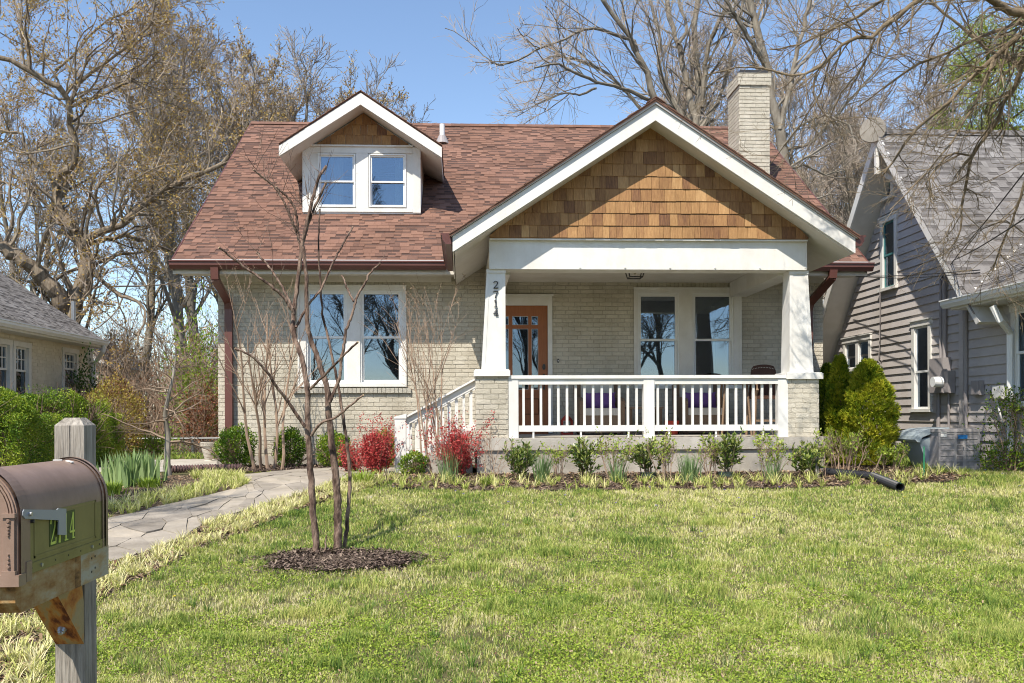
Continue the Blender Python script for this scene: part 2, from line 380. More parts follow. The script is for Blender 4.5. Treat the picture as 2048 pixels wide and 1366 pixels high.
mat('brush', [(0.11, 0.078, 0.055), (0.21, 0.155, 0.11), (0.32, 0.245, 0.18)], rough=1.0, amp=0.3, nscale=1.5, spec=0.05)
mat('rust_leaf', [(0.14, 0.05, 0.03), (0.29, 0.12, 0.06), (0.40, 0.22, 0.12)], rough=0.8, amp=0.1, trans=0.2)
mat('urn', [(0.46, 0.42, 0.36), (0.58, 0.54, 0.47)], rough=0.85, amp=0.4, nscale=8, bump=0.3, bscale=50)
mat('wire', [(0.16, 0.165, 0.17), (0.24, 0.245, 0.25)], rough=0.4, amp=0.2, metal=0.4)
mat('cable_black', [(0.02, 0.02, 0.02), (0.03, 0.03, 0.03)], rough=0.6, amp=0.2)
mat('cable_grey', [(0.24, 0.215, 0.21), (0.3, 0.27, 0.26)], rough=0.6, amp=0.2)
mat('violet_petal', [(0.14, 0.10, 0.38), (0.22, 0.17, 0.5)], rough=0.7, amp=0.1)
mat('yellow_petal', [(0.6, 0.48, 0.03), (0.7, 0.58, 0.05)], rough=0.7, amp=0.1)
mat('asphalt', [(0.04, 0.04, 0.04), (0.065, 0.062, 0.06)], rough=0.9, amp=0.4, nscale=20, bump=0.4, bscale=80)
mat('number_black', [(0.02, 0.02, 0.022), (0.03, 0.03, 0.032)], rough=0.5, amp=0.2)
# ------------------------------------------------------------------ builders for walls, roofs and windows
BH = 0.0677
def brick_rects(u0, u1, z0, z1, holes=(), L=0.204, rng=None, phase=0.0):
    """running bond between u0..u1, z0..z1 around rectangular holes (ua,ub,za,zb)"""
    out = []; k0 = int(math.floor(z0 / BH)); j = 0.0075
    k = k0
    while k * BH < z1 - 0.01:
        za, zb = max(z0, k * BH), min(z1, (k + 1) * BH - j)
        zm = (za + zb) / 2
        iv = [(u0, u1)]
        for (a, b, c, d) in holes:
            if c < zm < d:
                nv = []
                for (p, q) in iv:
                    if b <= p or a >= q: nv.append((p, q)); continue
                    if a > p: nv.append((p, a))
                    if b < q: nv.append((b, q))
                iv = nv
        off = phase + (0.5 * L if k % 2 else 0.0)
        if k % 6 == 0: off += 0.25 * L
        for (p, q) in iv:
            s = math.floor((p - off) / L) * L + off
            while s < q - 0.02:
                a, b = max(s, p), min(s + L - j, q)
                if b - a > 0.025: out.append((a, b, za, zb, (s >= p and s + L - j <= q and zb - za > 0.055)))
                s += L
        k += 1
    return out

_pool = {}
def brick_piece(parent, rng, x, y, z, L, face, base_tint):
    v = int(rng.integers(6))
    key = ('brick', v, face)
    if key not in _pool:
        r2 = np.random.default_rng(v + 77)
        n = NP(); pr = 0.005 + 0.004 * r2.random(); w = L - 0.0075; h = BH - 0.0075
        x0, x1, z0, z1 = 0, w, 0, h; c = 0.004
        # front face a little smaller than the back: worn arrises
        vv = []
        for (yy, e) in ((0.0, 0.0), (-pr, c)):
            for (xx, zz) in ((x0 + e, z0 + e), (x1 - e, z0 + e + r2.normal() * .001), (x1 - e, z1 - e), (x0 + e, z1 - e + r2.normal() * .001)):
                vv.append((xx, yy, zz))
        vv = np.array(vv)
        if face == 'x': vv = np.stack([vv[:, 1], vv[:, 0], vv[:, 2]], 1)
        n.add(vv, [[4, 5, 6, 7], [0, 1, 5, 4], [1, 2, 6, 5], [2, 3, 7, 6], [3, 0, 4, 7]], 0.25 + 0.5 * r2.random())
        _pool[key] = n.mesh("brick", M['cream_brick'])
    o = bpy.data.objects.new("brick", _pool[key]); o.location = (x, y, z); link(o, parent)

def brick_mass(n, rects, c, rng, face='y', proud=0.007):
    """bricks joined into one part: front face plus four sides, like the single ones"""
    for (a, b, za, zb, full) in rects:
        pr = proud * (0.75 + 0.5 * rng.random()); e = 0.003
        jj = rng.normal(size=4) * 0.0012
        vv = np.array([(a, 0, za), (b, 0, za), (b, 0, zb), (a, 0, zb),
                       (a + e, -pr, za + e + jj[0]), (b - e, -pr, za + e + jj[1]), (b - e, -pr, zb - e + jj[2]), (a + e, -pr, zb - e + jj[3])])
        if face == 'y': vv[:, 1] += c
        else: vv = np.stack([vv[:, 1] + c, vv[:, 0], vv[:, 2]], 1)
        n.add(vv, [[4, 5, 6, 7], [0, 1, 5, 4], [1, 2, 6, 5], [2, 3, 7, 6], [3, 0, 4, 7]], 0.25 + 0.5 * rng.random())

def shingles(stuff, o, u, v, nrm, spans, vlen, rng, e=0.145, widths=(0.09, 0.12, 0.155, 0.20), th=0.007,
             parent=None, npieces=0, matname='red_shingle', tints=(0.1, 0.95), name='shingle'):
    """rows of tabs on a slope; the first npieces whole tabs become single pieces"""
    o, u, v, nrm = (np.asarray(q, float) for q in (o, u, v, nrm))
    rows = int(vlen / e) + 1; done = 0
    for r in range(rows):
        v0 = r * e; ln = min(e + 0.03, vlen - v0 + 0.005)
        if ln < 0.03: continue
        for (a, b) in spans(v0 + e / 2):
            s = a - rng.random() * 0.15
            while s < b:
                w = widths[int(rng.integers(len(widths)))]
                raised = rng.random() < 0.5
                t = th * (1.9 if raised else 1.0)
                p, q = max(s, a), min(s + w - 0.002, b)
                if q - p > 0.01:
                    tv = 0.30 + 0.25 * rng.random() if rng.random() < 0.30 else 0.55 + 0.35 * rng.random()
                    if npieces and done < npieces and q - p > w - 0.01 and ln > e:
                        key = (name, matname, w, raised, int(tv * 6))
                        if key not in _pool:
                            m_ = NP(); m_.obox((0, 0, 0.001), (w - 0.002, 0, 0), (0, e + 0.03, -0.006), (0, 0, t), tv)
                            _pool[key] = m_.mesh(name, M[matname])
                        ob = bpy.data.objects.new(name, _pool[key]); link(ob, parent)
                        P0 = o + u * p + v * v0
                        ob.matrix_basis = Matrix(((u[0], v[0], nrm[0], P0[0]), (u[1], v[1], nrm[1], P0[1]), (u[2], v[2], nrm[2], P0[2]), (0, 0, 0, 1)))
                        done += 1
                    else:
                        stuff.obox(o + u * p + v * v0 + nrm * 0.001, u * (q - p), v * ln - nrm * 0.006, nrm * t, tv)
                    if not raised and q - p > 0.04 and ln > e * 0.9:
                        # dark shadow line printed on the cut-outs of the laminated tabs, just under the next course
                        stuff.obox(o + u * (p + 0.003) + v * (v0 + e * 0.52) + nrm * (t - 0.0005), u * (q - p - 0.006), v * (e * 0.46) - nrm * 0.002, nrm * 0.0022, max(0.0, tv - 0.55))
                s += w
    return done

def window(parent, x0, x1, z0, z1, zm, Y, mt='white_trim_shiny', glass='window_glass', sash=0.035, grid=None, name='window'):
    """double-hung window facing -Y: frame, upper and lower sash, two panes"""
    n = NP(); f = 0.022
    n.box(x0, x1, Y - 0.005, Y + 0.09, z1 - f, z1); n.box(x0, x1, Y - 0.012, Y + 0.09, z0, z0 + f)
    n.box(x0, x0 + f, Y - 0.005, Y + 0.09, z0 + f, z1 - f); n.box(x1 - f, x1, Y - 0.005, Y + 0.09, z0 + f, z1 - f)
    w = part(n, name, M[mt], parent)
    def one(za, zb, yy):
        s = NP(); a, b = x0 + f, x1 - f
        s.box(a, b, yy, yy + 0.035, zb - sash, zb); s.box(a, b, yy, yy + 0.035, za, za + sash)
        s.box(a, a + sash, yy, yy + 0.035, za + sash, zb - sash); s.box(b - sash, b, yy, yy + 0.035, za + sash, zb - sash)
        if grid:
            nx, nz = grid
            for i in range(1, nx):
                xx = a + sash + (b - a - 2 * sash) * i / nx; s.box(xx - 0.009, xx + 0.009, yy + 0.004, yy + 0.03, za + sash, zb - sash)
            for i in range(1, nz):
                zz = za + sash + (zb - za - 2 * sash) * i / nz; s.box(a + sash, b - sash, yy + 0.006, yy + 0.028, zz - 0.009, zz + 0.009)
        part(s, 'sash', M[mt], w)
        g = NP(); g.box(a + sash - 0.004, b - sash + 0.004, yy + 0.016, yy + 0.020, za + sash - 0.004, zb - sash + 0.004)
        part(g, 'pane', M[glass], w)
    one(zm - 0.018, z1 - f, Y + 0.022); one(z0 + f, zm + 0.018, Y + 0.050)
    return w

R = np.random.default_rng(11)
YW, YP = 14.60, 12.05            # front wall, porch pier face
# ------------------------------------------------------------------ the bungalow
house = thing('brick_bungalow', 'cream painted brick bungalow with red shingle roof, dormer and wide front porch', 'house', (1.0, 18.0, 0.0))
XL, XR = PY(437, 700, YW)[0], PY(1646, 700, YW)[0]
ZT = 3.36
# window and door openings on the front wall (trim outlines)
wl = (*xz(597, 774, YW), *xz(812, 572, YW)); wl = (wl[0], wl[2], wl[1], wl[3])
wr = (*xz(1268.5, 778, YW), *xz(1481, 577, YW)); wr = (wr[0], wr[2], wr[1], wr[3])
FLOOR = 0.50
dx0, dz1 = xz(975, 590, YW); dx1, _ = xz(1104, 590, YW)
door_o = (dx0, dx1, FLOOR - 0.1, dz1)
soldL = (wl[0] - 0.01, wl[1] + 0.02, wl[3], wl[3] + 0.21)
soldR = (wr[0] - 0.01, wr[1] + 0.32, wr[3], wr[3] + 0.21)
sillL = (wl[0] - 0.08, wl[1] + 0.06, wl[2] - 0.10, wl[2])
n = NP()
def wall_panels(n, x0, x1, z0, z1, holes, ya, yb):
    xs = sorted(set([x0, x1] + [h[0] for h in holes] + [h[1] for h in holes])); xs = [x for x in xs if x0 <= x <= x1]
    for a, b in zip(xs[:-1], xs[1:]):
        cuts = sorted([(h[2], h[3]) for h in holes if h[0] < (a + b) / 2 < h[1]]); z = z0
        for c, d in cuts:
            if c > z: n.box(a, b, ya, yb, z, c, 0.5)
            z = d
        if z < z1: n.box(a, b, ya, yb, z, z1, 0.5)
wall_panels(n, XL, XR, 0.0, ZT, [wl, wr, door_o], YW + 0.0, YW + 0.2)
n.box(XL, XL + 0.2, YW + 0.2, 23.5, 0.0, ZT); n.box(XR - 0.2, XR, YW + 0.2, 23.5, 0.0, ZT); n.box(XL + 0.2, XR - 0.2, 23.3, 23.5, 0.0, ZT)
# gable ends under the main roof
for (a, b) in ((XL, XL + 0.2), (XR - 0.2, XR)):
    n.prism([(YW + 0.02, ZT), (23.4, ZT), (19.2, 6.7)], a, b, 'x')
wall = part(n, 'wall', M['cream_mortar'], house)
rects = brick_rects(XL + 0.0, XR, 0.16, ZT, [wl, wr, door_o, soldL, soldR, sillL], rng=R)
full = [r for r in rects if r[4]]; rest = [r for r in rects if not r[4]]
# the 180 that show largest and clearest: around and under the left window
def seen_key(r):
    x, z = (r[0] + r[1]) / 2, (r[2] + r[3]) / 2
    return abs(x + 1.2) * 0.8 + abs(z - 1.9) * 1.3
full.sort(key=seen_key)
NB_WALL = 190
for (a, b, za, zb, _) in full[:NB_WALL]: brick_piece(wall, R, a, YW, za, 0.204, 'y', 0.5)
n = NP(); brick_mass(n, full[NB_WALL:] + rest, YW, R)
# soldier courses over the windows
for sd in (soldL, soldR):
    x = sd[0]
    while x < sd[1] - 0.03:
        brick_mass(n, [(x, x + 0.061, sd[2] + 0.004, sd[3] - 0.004, False)], YW, R); x += 0.0685
# side walls: bricks facing -X on the left side
brick_mass(n, [(a, b, c, d, e) for (a, b, c, d, e) in brick_rects(YW, 23.4, 0.16, ZT)], XL, R, face='x')
part(n, 'brickwork', M['cream_brick'], wall, kind='stuff')
n = NP(); x = sillL[0]
while x < sillL[1] - 0.02:
    t = R.random(); n.obox((x, YW - 0.05, sillL[2] - 0.0), (0.06, 0, 0), (0, 0.12, 0.02), (0, 0, 0.075), 0.3 + 0.5 * t); x += 0.0675
part(n, 'sill', M['sill_brick'], wall)
n = NP(); n.box(XL - 0.012, XR + 0.0, YW - 0.03, YW - 0.001, 0.0, 0.16, 0.4); n.box(XL - 0.03, XL - 0.001, YW - 0.03, 23.4, 0.0, 0.16, 0.4)
part(n, 'foundation', M['concrete'], house)
n = NP(); n.box(XL - 0.005, XR + 0.005, YW - 0.03, YW - 0.011, 2.985, 3.04, 0.5)
# (frieze board under the soffit, left of the porch and right of it)
for (a, b) in ((XL - 0.01, -0.17), (5.2, XR + 0.01)):
    n = NP(); n.box(a, b, YW - 0.035, YW - 0.012, 2.95, 3.04, 0.4); part(n, 'frieze', M['soffit_paint'], house)

def pair_window(o4, glassL, glassR, zmid, Y, parent, casing='white_paint'):
    """casing round two double-hung windows with a mullion between"""
    x0, x1, z0, z1 = o4
    n = NP(); pr = 0.028
    gl0, gl1 = glassL; gr0, gr1 = glassR; s = 0.057
    a0, a1, b0, b1 = gl0 - s, gl1 + s, gr0 - s, gr1 + s
    zt, zb = z1 - 0.075, z0 + 0.055
    n.box(x0, x1, Y - pr, Y + 0.03, zt, z1, 0.5)
    n.box(x0 - 0.01, x1 + 0.01, Y - pr - 0.012, Y - 0.012, z1 - 0.022, z1 + 0.012, 0.6)
    n.box(x0, a0, Y - pr, Y + 0.03, zb, zt, 0.5); n.box(a1, b0, Y - pr + 0.003, Y + 0.03, zb, zt, 0.5); n.box(b1, x1, Y - pr, Y + 0.03, zb, zt, 0.5)
    n.box(x0 - 0.005, x1 + 0.005, Y - pr - 0.02, Y + 0.03, z0, zb, 0.5)
    # backband
    n.box(x0 - 0.006, x0 + 0.022, Y - pr - 0.014, Y - pr, zb, zt + 0.05, 0.4); n.box(x1 - 0.022, x1 + 0.006, Y - pr - 0.014, Y - pr, zb, zt + 0.05, 0.4)
    part(n, 'window_casing', M[casing], parent)
    window(parent, a0, a1, zb, zt, zmid, Y); window(parent, b0, b1, zb, zt, zmid, Y)

gx = lambda px, Y=YW: PY(px, 680, Y)[0]
gzz = lambda py, px, Y=YW: PY(px, py, Y)[2]
pair_window(wl, (gx(620), gx(687)), (gx(727.5), gx(797)), gzz(674.5, 700), YW, house)
pair_window(wr, (gx(1282.5), gx(1351)), (gx(1391.5), gx(1460)), gzz(679.5, 1370), YW, house)
# rooms behind the windows: dark, with blinds and a curtain
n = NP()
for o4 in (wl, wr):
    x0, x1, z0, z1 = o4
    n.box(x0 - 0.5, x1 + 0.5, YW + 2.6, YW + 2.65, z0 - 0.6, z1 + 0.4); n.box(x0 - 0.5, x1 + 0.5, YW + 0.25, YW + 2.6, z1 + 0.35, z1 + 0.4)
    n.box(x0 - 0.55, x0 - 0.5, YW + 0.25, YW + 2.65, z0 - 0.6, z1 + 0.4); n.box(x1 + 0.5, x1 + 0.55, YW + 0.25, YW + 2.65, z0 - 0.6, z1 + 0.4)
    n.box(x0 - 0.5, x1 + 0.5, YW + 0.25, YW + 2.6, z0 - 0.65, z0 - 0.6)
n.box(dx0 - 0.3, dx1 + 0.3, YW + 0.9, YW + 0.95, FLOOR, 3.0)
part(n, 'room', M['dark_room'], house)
n = NP(); n.box(gx(612), gx(692), YW + 0.13, YW + 0.14, gzz(765, 650), gzz(690, 650), 0.5)
part(n, 'blind', M['blind'], house)

# ---- front door
n = NP()
jx1 = PY(1095.6, 700, YW)[0]; jx0 = jx1 - 0.93; dzt = PY(1050, 611, YW)[2]
n.box(jx0 - 0.075, dx1, YW - 0.03, YW + 0.1, dzt, dz1, 0.45); n.box(dx0 - 0.02, dx1 + 0.02, YW - 0.045, YW - 0.03, dz1 - 0.02, dz1 + 0.012)
n.box(jx1, dx1, YW - 0.03, YW + 0.1, FLOOR, dzt, 0.5); n.box(jx0 - 0.075, jx0, YW - 0.03, YW + 0.1, FLOOR, dzt, 0.5)
part(n, 'door_casing', M['white_paint'], house)
n = NP()
dy = YW + 0.02
def gpx(px): return PY(px, 700, dy)[0]
def gpz(py): return PY(1050, py, dy)[2]
cols_ = [(gpx(996), gpx(1017.6)), (gpx(1024.6), gpx(1056.6)), (gpx(1063.2), gpx(1076.4))]
zr = [(gpz(650), gpz(632.5)), (gpz(779), gpz(657.5))]
pr_ = [(gpx(1000), gpx(1036)), (gpx(1046), gpx(1078))]; pz = (gpz(829), gpz(797))
hol = [(a, b, c, d) for (a, b) in cols_ for (c, d) in zr] + [(a, b, pz[0], pz[1]) for (a, b) in pr_]
def panel_grid(n, x0, x1, z0, z1, holes, ya, yb, t=0.5):
    xs = sorted(set([x0, x1] + [h[0] for h in holes] + [h[1] for h in holes])); xs = [x for x in xs if x0 <= x <= x1]
    for a, b in zip(xs[:-1], xs[1:]):
        cuts = sorted([(h[2], h[3]) for h in holes if h[0] < (a + b) / 2 < h[1]]); z = z0
        for c, d in cuts:
            if c > z: n.box(a, b, ya, yb, z, c, t)
            z = d
        if z < z1: n.box(a, b, ya, yb, z, z1, t)
panel_grid(n, jx0, jx1, FLOOR + 0.03, dzt, hol, dy, dy + 0.045)
for (a, b) in pr_: n.box(a + 0.012, b - 0.012, dy + 0.012, dy + 0.035, pz[0] + 0.012, pz[1] - 0.012, 0.4)
door = part(n, 'door', M['door_wood'], house)
n = NP(); n.box(gpx(1012), gpx(1080), dy - 0.02, dy, gpz(791), gpz(786), 0.3); part(n, 'door_ledge', M['door_wood'], door)
n = NP(); n.box(jx0, jx1, YW - 0.04, YW + 0.1, FLOOR - 0.02, FLOOR + 0.03, 0.2)
part(n, 'threshold', M['door_wood'], house)
for (a, b) in cols_:
    for (c, d) in zr:
        n = NP(); n.box(a, b, dy + 0.02, dy + 0.026, c, d); part(n, 'pane', M['dark_glass'], door)
        n = NP(); e = 0.007
        n.box(a, b, dy + 0.006, dy + 0.018, d - e, d); n.box(a, b, dy + 0.006, dy + 0.018, c, c + e); n.box(a, a + e, dy + 0.006, dy + 0.018, c + e, d - e); n.box(b - e, b, dy + 0.006, dy + 0.018, c + e, d - e)
        part(n, 'bevel_strip', M['steel'], door)
n = NP(); hx = gpx(1087.5); hz = gpz(734)
n.prism([(hx + 0.034 * math.cos(a) * 0.8, hz + 0.05 * math.sin(a)) for a in np.arange(8) / 8 * 2 * math.pi + math.pi / 8], dy - 0.022, dy, 'y'); n.cyl((hx, dy - 0.035, hz), (hx, dy - 0.02, hz), 0.014)
n.cyl((hx, dy - 0.03, hz + 0.02), (hx, dy - 0.02, hz + 0.02), 0.008)
part(n, 'deadbolt', M['dark_metal'], door)
n = NP(); hz2 = gpz(752); n.cyl((hx, dy, hz2), (hx, dy - 0.05, hz2), 0.01)
n.prism([(hx + 0.022 * math.cos(a), hz2 + 0.035 * math.sin(a)) for a in np.arange(10) / 10 * 2 * math.pi], dy - 0.012, dy, 'y')
n.tubes([(hx, dy - 0.05, hz2), (hx, dy - 0.06, hz2 - 0.05), (hx, dy - 0.055, hz2 - 0.13), (hx, dy - 0.02, hz2 - 0.19), (hx, dy, hz2 - 0.2)], [0.011] * 5, 8)
n.prism([(hx + 0.018 * math.cos(a), hz2 - 0.2 + 0.028 * math.sin(a)) for a in np.arange(10) / 10 * 2 * math.pi], dy - 0.012, dy, 'y')
part(n, 'door_handle', M['dark_metal'], door)
n = NP(); bx, bz = xz(1116.5, 721.5, YW - 0.03)
n.prism([(bx + 0.018 * math.cos(a), bz + 0.034 * math.sin(a)) for a in np.arange(12) / 12 * 2 * math.pi], YW - 0.03, YW - 0.005, 'y')
db = part(n, 'doorbell', M['dark_metal'], house)
n = NP(); n.prism([(bx + 0.008 * math.cos(a), bz + 0.012 * math.sin(a)) for a in np.arange(10) / 10 * 2 * math.pi], YW - 0.036, YW - 0.031, 'y'); part(n, 'bell_button', M['white_trim_shiny'], db)

# ---- main roof
RE_Y, RE_Z = 14.0, 3.20; RX0, RX1 = -4.42, 6.42; RG_Y = 19.2; RG_Z = 6.98
sl = np.array([0, RG_Y - RE_Y, RG_Z - RE_Z]); SLEN = np.linalg.norm(sl); sv = sl / SLEN; sn = np.array([0, -sv[2], sv[1]])
def zroof(Y): return RE_Z + (Y - RE_Y) * sv[2] / sv[1]
PX0, PX1 = -0.12, 5.17         # porch eaves
n = NP()
th = 0.13
def slab(n, X0, X1, v0, v1, t=0.5):
    o = np.array([X0, RE_Y, RE_Z]) + sv * v0
    n.obox(o - sn * th, (X1 - X0, 0, 0), sv * (v1 - v0), sn * th, t)
slab(n, RX0, PX0, 0, 0.8); slab(n, PX1, RX1, 0, 0.8); slab(n, RX0, RX1, 0.8, SLEN)
# rear slope
n.obox(np.array([RX0, RG_Y, RG_Z]) - np.array([0, sv[2], sv[1]]) * th, (RX1 - RX0, 0, 0), (0, sv[1] * SLEN, -sv[2] * SLEN), np.array([0, sv[2], sv[1]]) * th, 0.5)
roof = part(n, 'roof', M['red_shingle'], house)
DX0, DX1 = PY(606, 420, 15.38)[0], PY(841, 425, 15.38)[0]; DY = 15.38
ROWE = 0.116
def main_spans(v):
    Y = RE_Y + sv[1] * v
    if v < 0.75: return [(RX0, PX0 - 0.02), (PX1 + 0.02, RX1)]
    if Y > DY + 0.02 and Y < 16.5: return [(RX0, DX0 - 0.02), (DX1 + 0.02, RX1)]
    return [(RX0, RX1)]
st = NP()
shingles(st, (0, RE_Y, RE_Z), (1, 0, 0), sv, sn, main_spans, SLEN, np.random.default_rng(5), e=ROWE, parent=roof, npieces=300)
# ridge caps
x = RX0
rr = np.random.default_rng(6)
while x < RX1:
    tt = 0.3 + 0.5 * rr.random()
    st.obox((x, RG_Y, RG_Z + 0.030), (0.26, 0, -0.006), -sv * 0.15, sn * 0.008, tt)
    st.obox((x, RG_Y, RG_Z + 0.030), (0.26, 0, -0.006), (0, sv[1] * 0.15, -sv[2] * 0.15), (0, sn[1] * -0.008, 0.008), tt)
    x += 0.2
part(st, 'shingle_rows', M['red_shingle'], roof, kind='stuff')
n = NP()
for (a, b) in ((RX0 - 0.01, PX0), (PX1, RX1 + 0.01)):
    n.box(a, b, RE_Y - 0.03, RE_Y + 0.02, RE_Z - 0.035, RE_Z + 0.004, 0.5)
part(n, 'drip_edge', M['drip_edge'], house)
for (a, b) in ((RX0 - 0.02, RX0 - 0.001), (RX1 + 0.001, RX1 + 0.02)):
    n = NP(); n.prism([(RE_Y - 0.02, RE_Z + 0.006), (RG_Y, RG_Z + 0.006), (RG_Y, RG_Z - 0.03), (RE_Y - 0.02, RE_Z - 0.03)], a, b, 'x', 0.4); part(n, 'rake_edge', M['brown_metal'], house)
for (a, b) in ((RX0, PX0 + 0.0), (PX1, RX1)):
    n = NP(); n.box(a, b, RE_Y + 0.0, RE_Y + 0.03, 2.985, RE_Z - 0.036, 0.5)      # fascia
    n.box(a, b, RE_Y + 0.03, YW - 0.012, 3.04, 3.06, 0.5)                  # soffit
    n.box(a, b, RE_Y - 0.012, RE_Y + 0.0, 2.985, 3.03, 0.5)
    part(n, 'soffit', M['soffit_paint'], house)
# bargeboards at the gable ends
n = NP()
for xx in (RX0, RX1 - 0.03):
    n.prism([(RE_Y, RE_Z - 0.04), (RG_Y, RG_Z - 0.04), (RG_Y, RG_Z - 0.30), (RE_Y, RE_Z - 0.22)], xx - 0.001, xx + 0.031, 'x')
part(n, 'bargeboard', M['white_paint'], house)
# gutters (K profile)
def gutter(p, q, out, nm, parent, mt, s=0.125, closed=True):
    """p,q back top line; out = outward unit"""
    p = np.asarray(p, float); q = np.asarray(q, float); out = np.asarray(out, float)
    prof = [(0, 0), (0, -s), (s * 0.55, -s), (s * 0.62, -s * 0.86), (s * 0.84, -s * 0.55), (s * 0.86, -s * 0.2), (s, -s * 0.14), (s, 0.0), (s * 0.90, 0.0), (s * 0.90, -s * 0.12), (s * 0.78, -s * 0.2), (s * 0.75, -s * 0.5), (s * 0.5, -s * 0.93), (0.01, -s * 0.93), (0.01, 0)]
    n = NP(); k = len(prof)
    def pt(b, c): return b + out * c[0] + np.array([0, 0, c[1]])
    v = [pt(p, c) for c in prof] + [pt(q, c) for c in prof]
    n.add(v, [[i, (i + 1) % k, (i + 1) % k + k, i + k] for i in range(k)], 0.5)
    d = (q - p) / np.linalg.norm(q - p)
    outer = prof[:8]
    for b, sgn in ((p, -1), (q, 1)):
        vv = [pt(b + d * sgn * 0.002, c) for c in outer]; n.add(vv, [list(range(8))], 0.4)
    return part(n, nm, M[mt], parent)
gutter((RX0 - 0.02, RE_Y - 0.031, RE_Z - 0.03), (PX0 - 0.12, RE_Y - 0.031, RE_Z - 0.03), (0, -1, 0), 'gutter', house, 'brown_metal')
gutter((PX1 - 0.1, RE_Y - 0.031, RE_Z - 0.03), (RX1 + 0.05, RE_Y - 0.031, RE_Z - 0.03), (0, -1, 0), 'gutter', house, 'brown_metal')
gutter((PX0 - 0.014, 11.64, 3.15), (PX0 - 0.014, RE_Y - 0.17, 3.15), (-1, 0, 0), 'gutter', house, 'brown_metal', 0.14)
gutter((PX1 + 0.014, 11.64, 3.15), (PX1 + 0.014, RE_Y - 0.17, 3.15), (1, 0, 0), 'gutter', house, 'brown_metal', 0.14)
# downspouts
def ribbed_bar(n, pts, w, d, t=0.5):
    for a, b in zip(pts[:-1], pts[1:]):
        a = np.asarray(a, float); b = np.asarray(b, float)
        dd = b - a; L = np.linalg.norm(dd); dn = dd / L
        up = np.array([0, -1.0, 0]); n.beam(a - dn * 0.01, b + dn * 0.01, w, d, up, t)
n = NP(); dpx = PY(457, 700, YW - 0.1)[0]; gx0 = PY(443, 560, YW - 0.3)[0]
ribbed_bar(n, [(gx0, RE_Y - 0.08, 3.06), (gx0, RE_Y - 0.06, 2.90), (dpx, YW - 0.10, 2.62), (dpx, YW - 0.075, 2.50), (dpx, YW - 0.075, 0.18)], 0.115, 0.085)
part(n, 'downspout', M['brown_metal'], house)
n = NP(); ex = PY(1632, 560, YW - 0.4)[0]
ribbed_bar(n, [(ex + 0.16, RE_Y - 0.08, 3.06), (ex + 0.16, RE_Y - 0.06, 2.95), (ex + 0.02, YW - 0.10, 2.62), (ex, YW - 0.075, 2.5), (ex, YW - 0.075, 0.18)], 0.115, 0.085)
part(n, 'downspout', M['brown_metal'], house)

# ---- vent pipe and chimney
vp = PY(884.5, 284, 18.3)
d = ray(884.5, 284); t = (RE_Z - EYE - RE_Y * sv[2] / sv[1]) / (d[2] - d[1] * sv[2] / sv[1]); vp = np.array([0, 0, EYE]) + d * t
n = NP(); n.cyl(vp + [0, 0, -0.05], vp + [0, 0, 0.36], 0.052, k=16); vent = part(n, 'vent_pipe', M['white_trim_shiny'], house, smooth=False)
n = NP(); n.cyl(vp + [0, -0.02, -0.06], vp + [0, 0, 0.12], 0.15, 0.075, k=16); part(n, 'vent_boot', M['utility_grey'], vent)
CH = (5.10, 5.66, 16.3, 16.98); CZ = PY(1500, 139, 16.3)[2]
n = NP(); n.box(CH[0], CH[1], CH[2], CH[3], 4.2, CZ - 0.3); n.box(CH[0] - 0.025, CH[1] + 0.025, CH[2] - 0.025, CH[3] + 0.025, CZ - 0.28, CZ - 0.07)
chim = part(n, 'chimney', M['cream_mortar'], house)
n = NP()
brick_mass(n, brick_rects(CH[0], CH[1], 4.3, CZ - 0.29), CH[2], R, proud=0.008)
brick_mass(n, brick_rects(CH[2], CH[3], 4.3, CZ - 0.29), CH[0], R, face='x', proud=0.008)
brick_mass(n, brick_rects(CH[0] - 0.025, CH[1] + 0.025, CZ - 0.29, CZ - 0.07), CH[2] - 0.025, R, proud=0.008)
brick_mass(n, brick_rects(CH[2] - 0.025, CH[3] + 0.025, CZ - 0.29, CZ - 0.07), CH[0] - 0.025, R, face='x', proud=0.008)
part(n, 'brickwork', M['cream_brick'], chim, kind='stuff')
n = NP(); n.box(CH[0] + 0.02, CH[1] - 0.02, CH[2] + 0.02, CH[3] - 0.02, CZ - 0.069, CZ, 0.3); part(n, 'chimney_cap', M['dark_metal'], chim)

# ---- dormer
dor_n = NP()
DYR = DY - 0.43
ax, azt = xz(725.5, 184, DYR); _, azb = xz(725.5, 209, DYR)
lx, lzt = xz(557.6, 287, DYR); _, lzb = xz(557.6, 310, DYR)
rx, rzt = xz(883.6, 296, DYR); _, rzb = xz(883.6, 317, DYR)
hz = (lzt + rzt) / 2; hzb = (lzb + rzb) / 2; half = (rx - lx) / 2; ax = (lx + rx) / 2
slope_d = (azt - hz) / half
DB = 17.9
# body behind the face
zt_at = lambda x, zc=azb: zc - abs(x - ax) * (azb - hzb) / half
y0b = DY
zface_b = PY(720, 424, DY)[2]
wz1 = zt_at(DX0); 
body = NP()
poly = [(DX0, zface_b - 0.05), (DX1, zface_b - 0.05), (DX1, zt_at(DX1) - 0.0), (ax, azb), (DX0, zt_at(DX0))]
dsh_z = PY(720, 291, DY)[2]
# side cheeks
body.box(DX0, DX0 + 0.03, DY + 0.03, 17.2, zface_b - 0.2, zt_at(DX0) - 0.01); body.box(DX1 - 0.03, DX1, DY + 0.03, 17.2, zface_b - 0.2, zt_at(DX1) - 0.01)
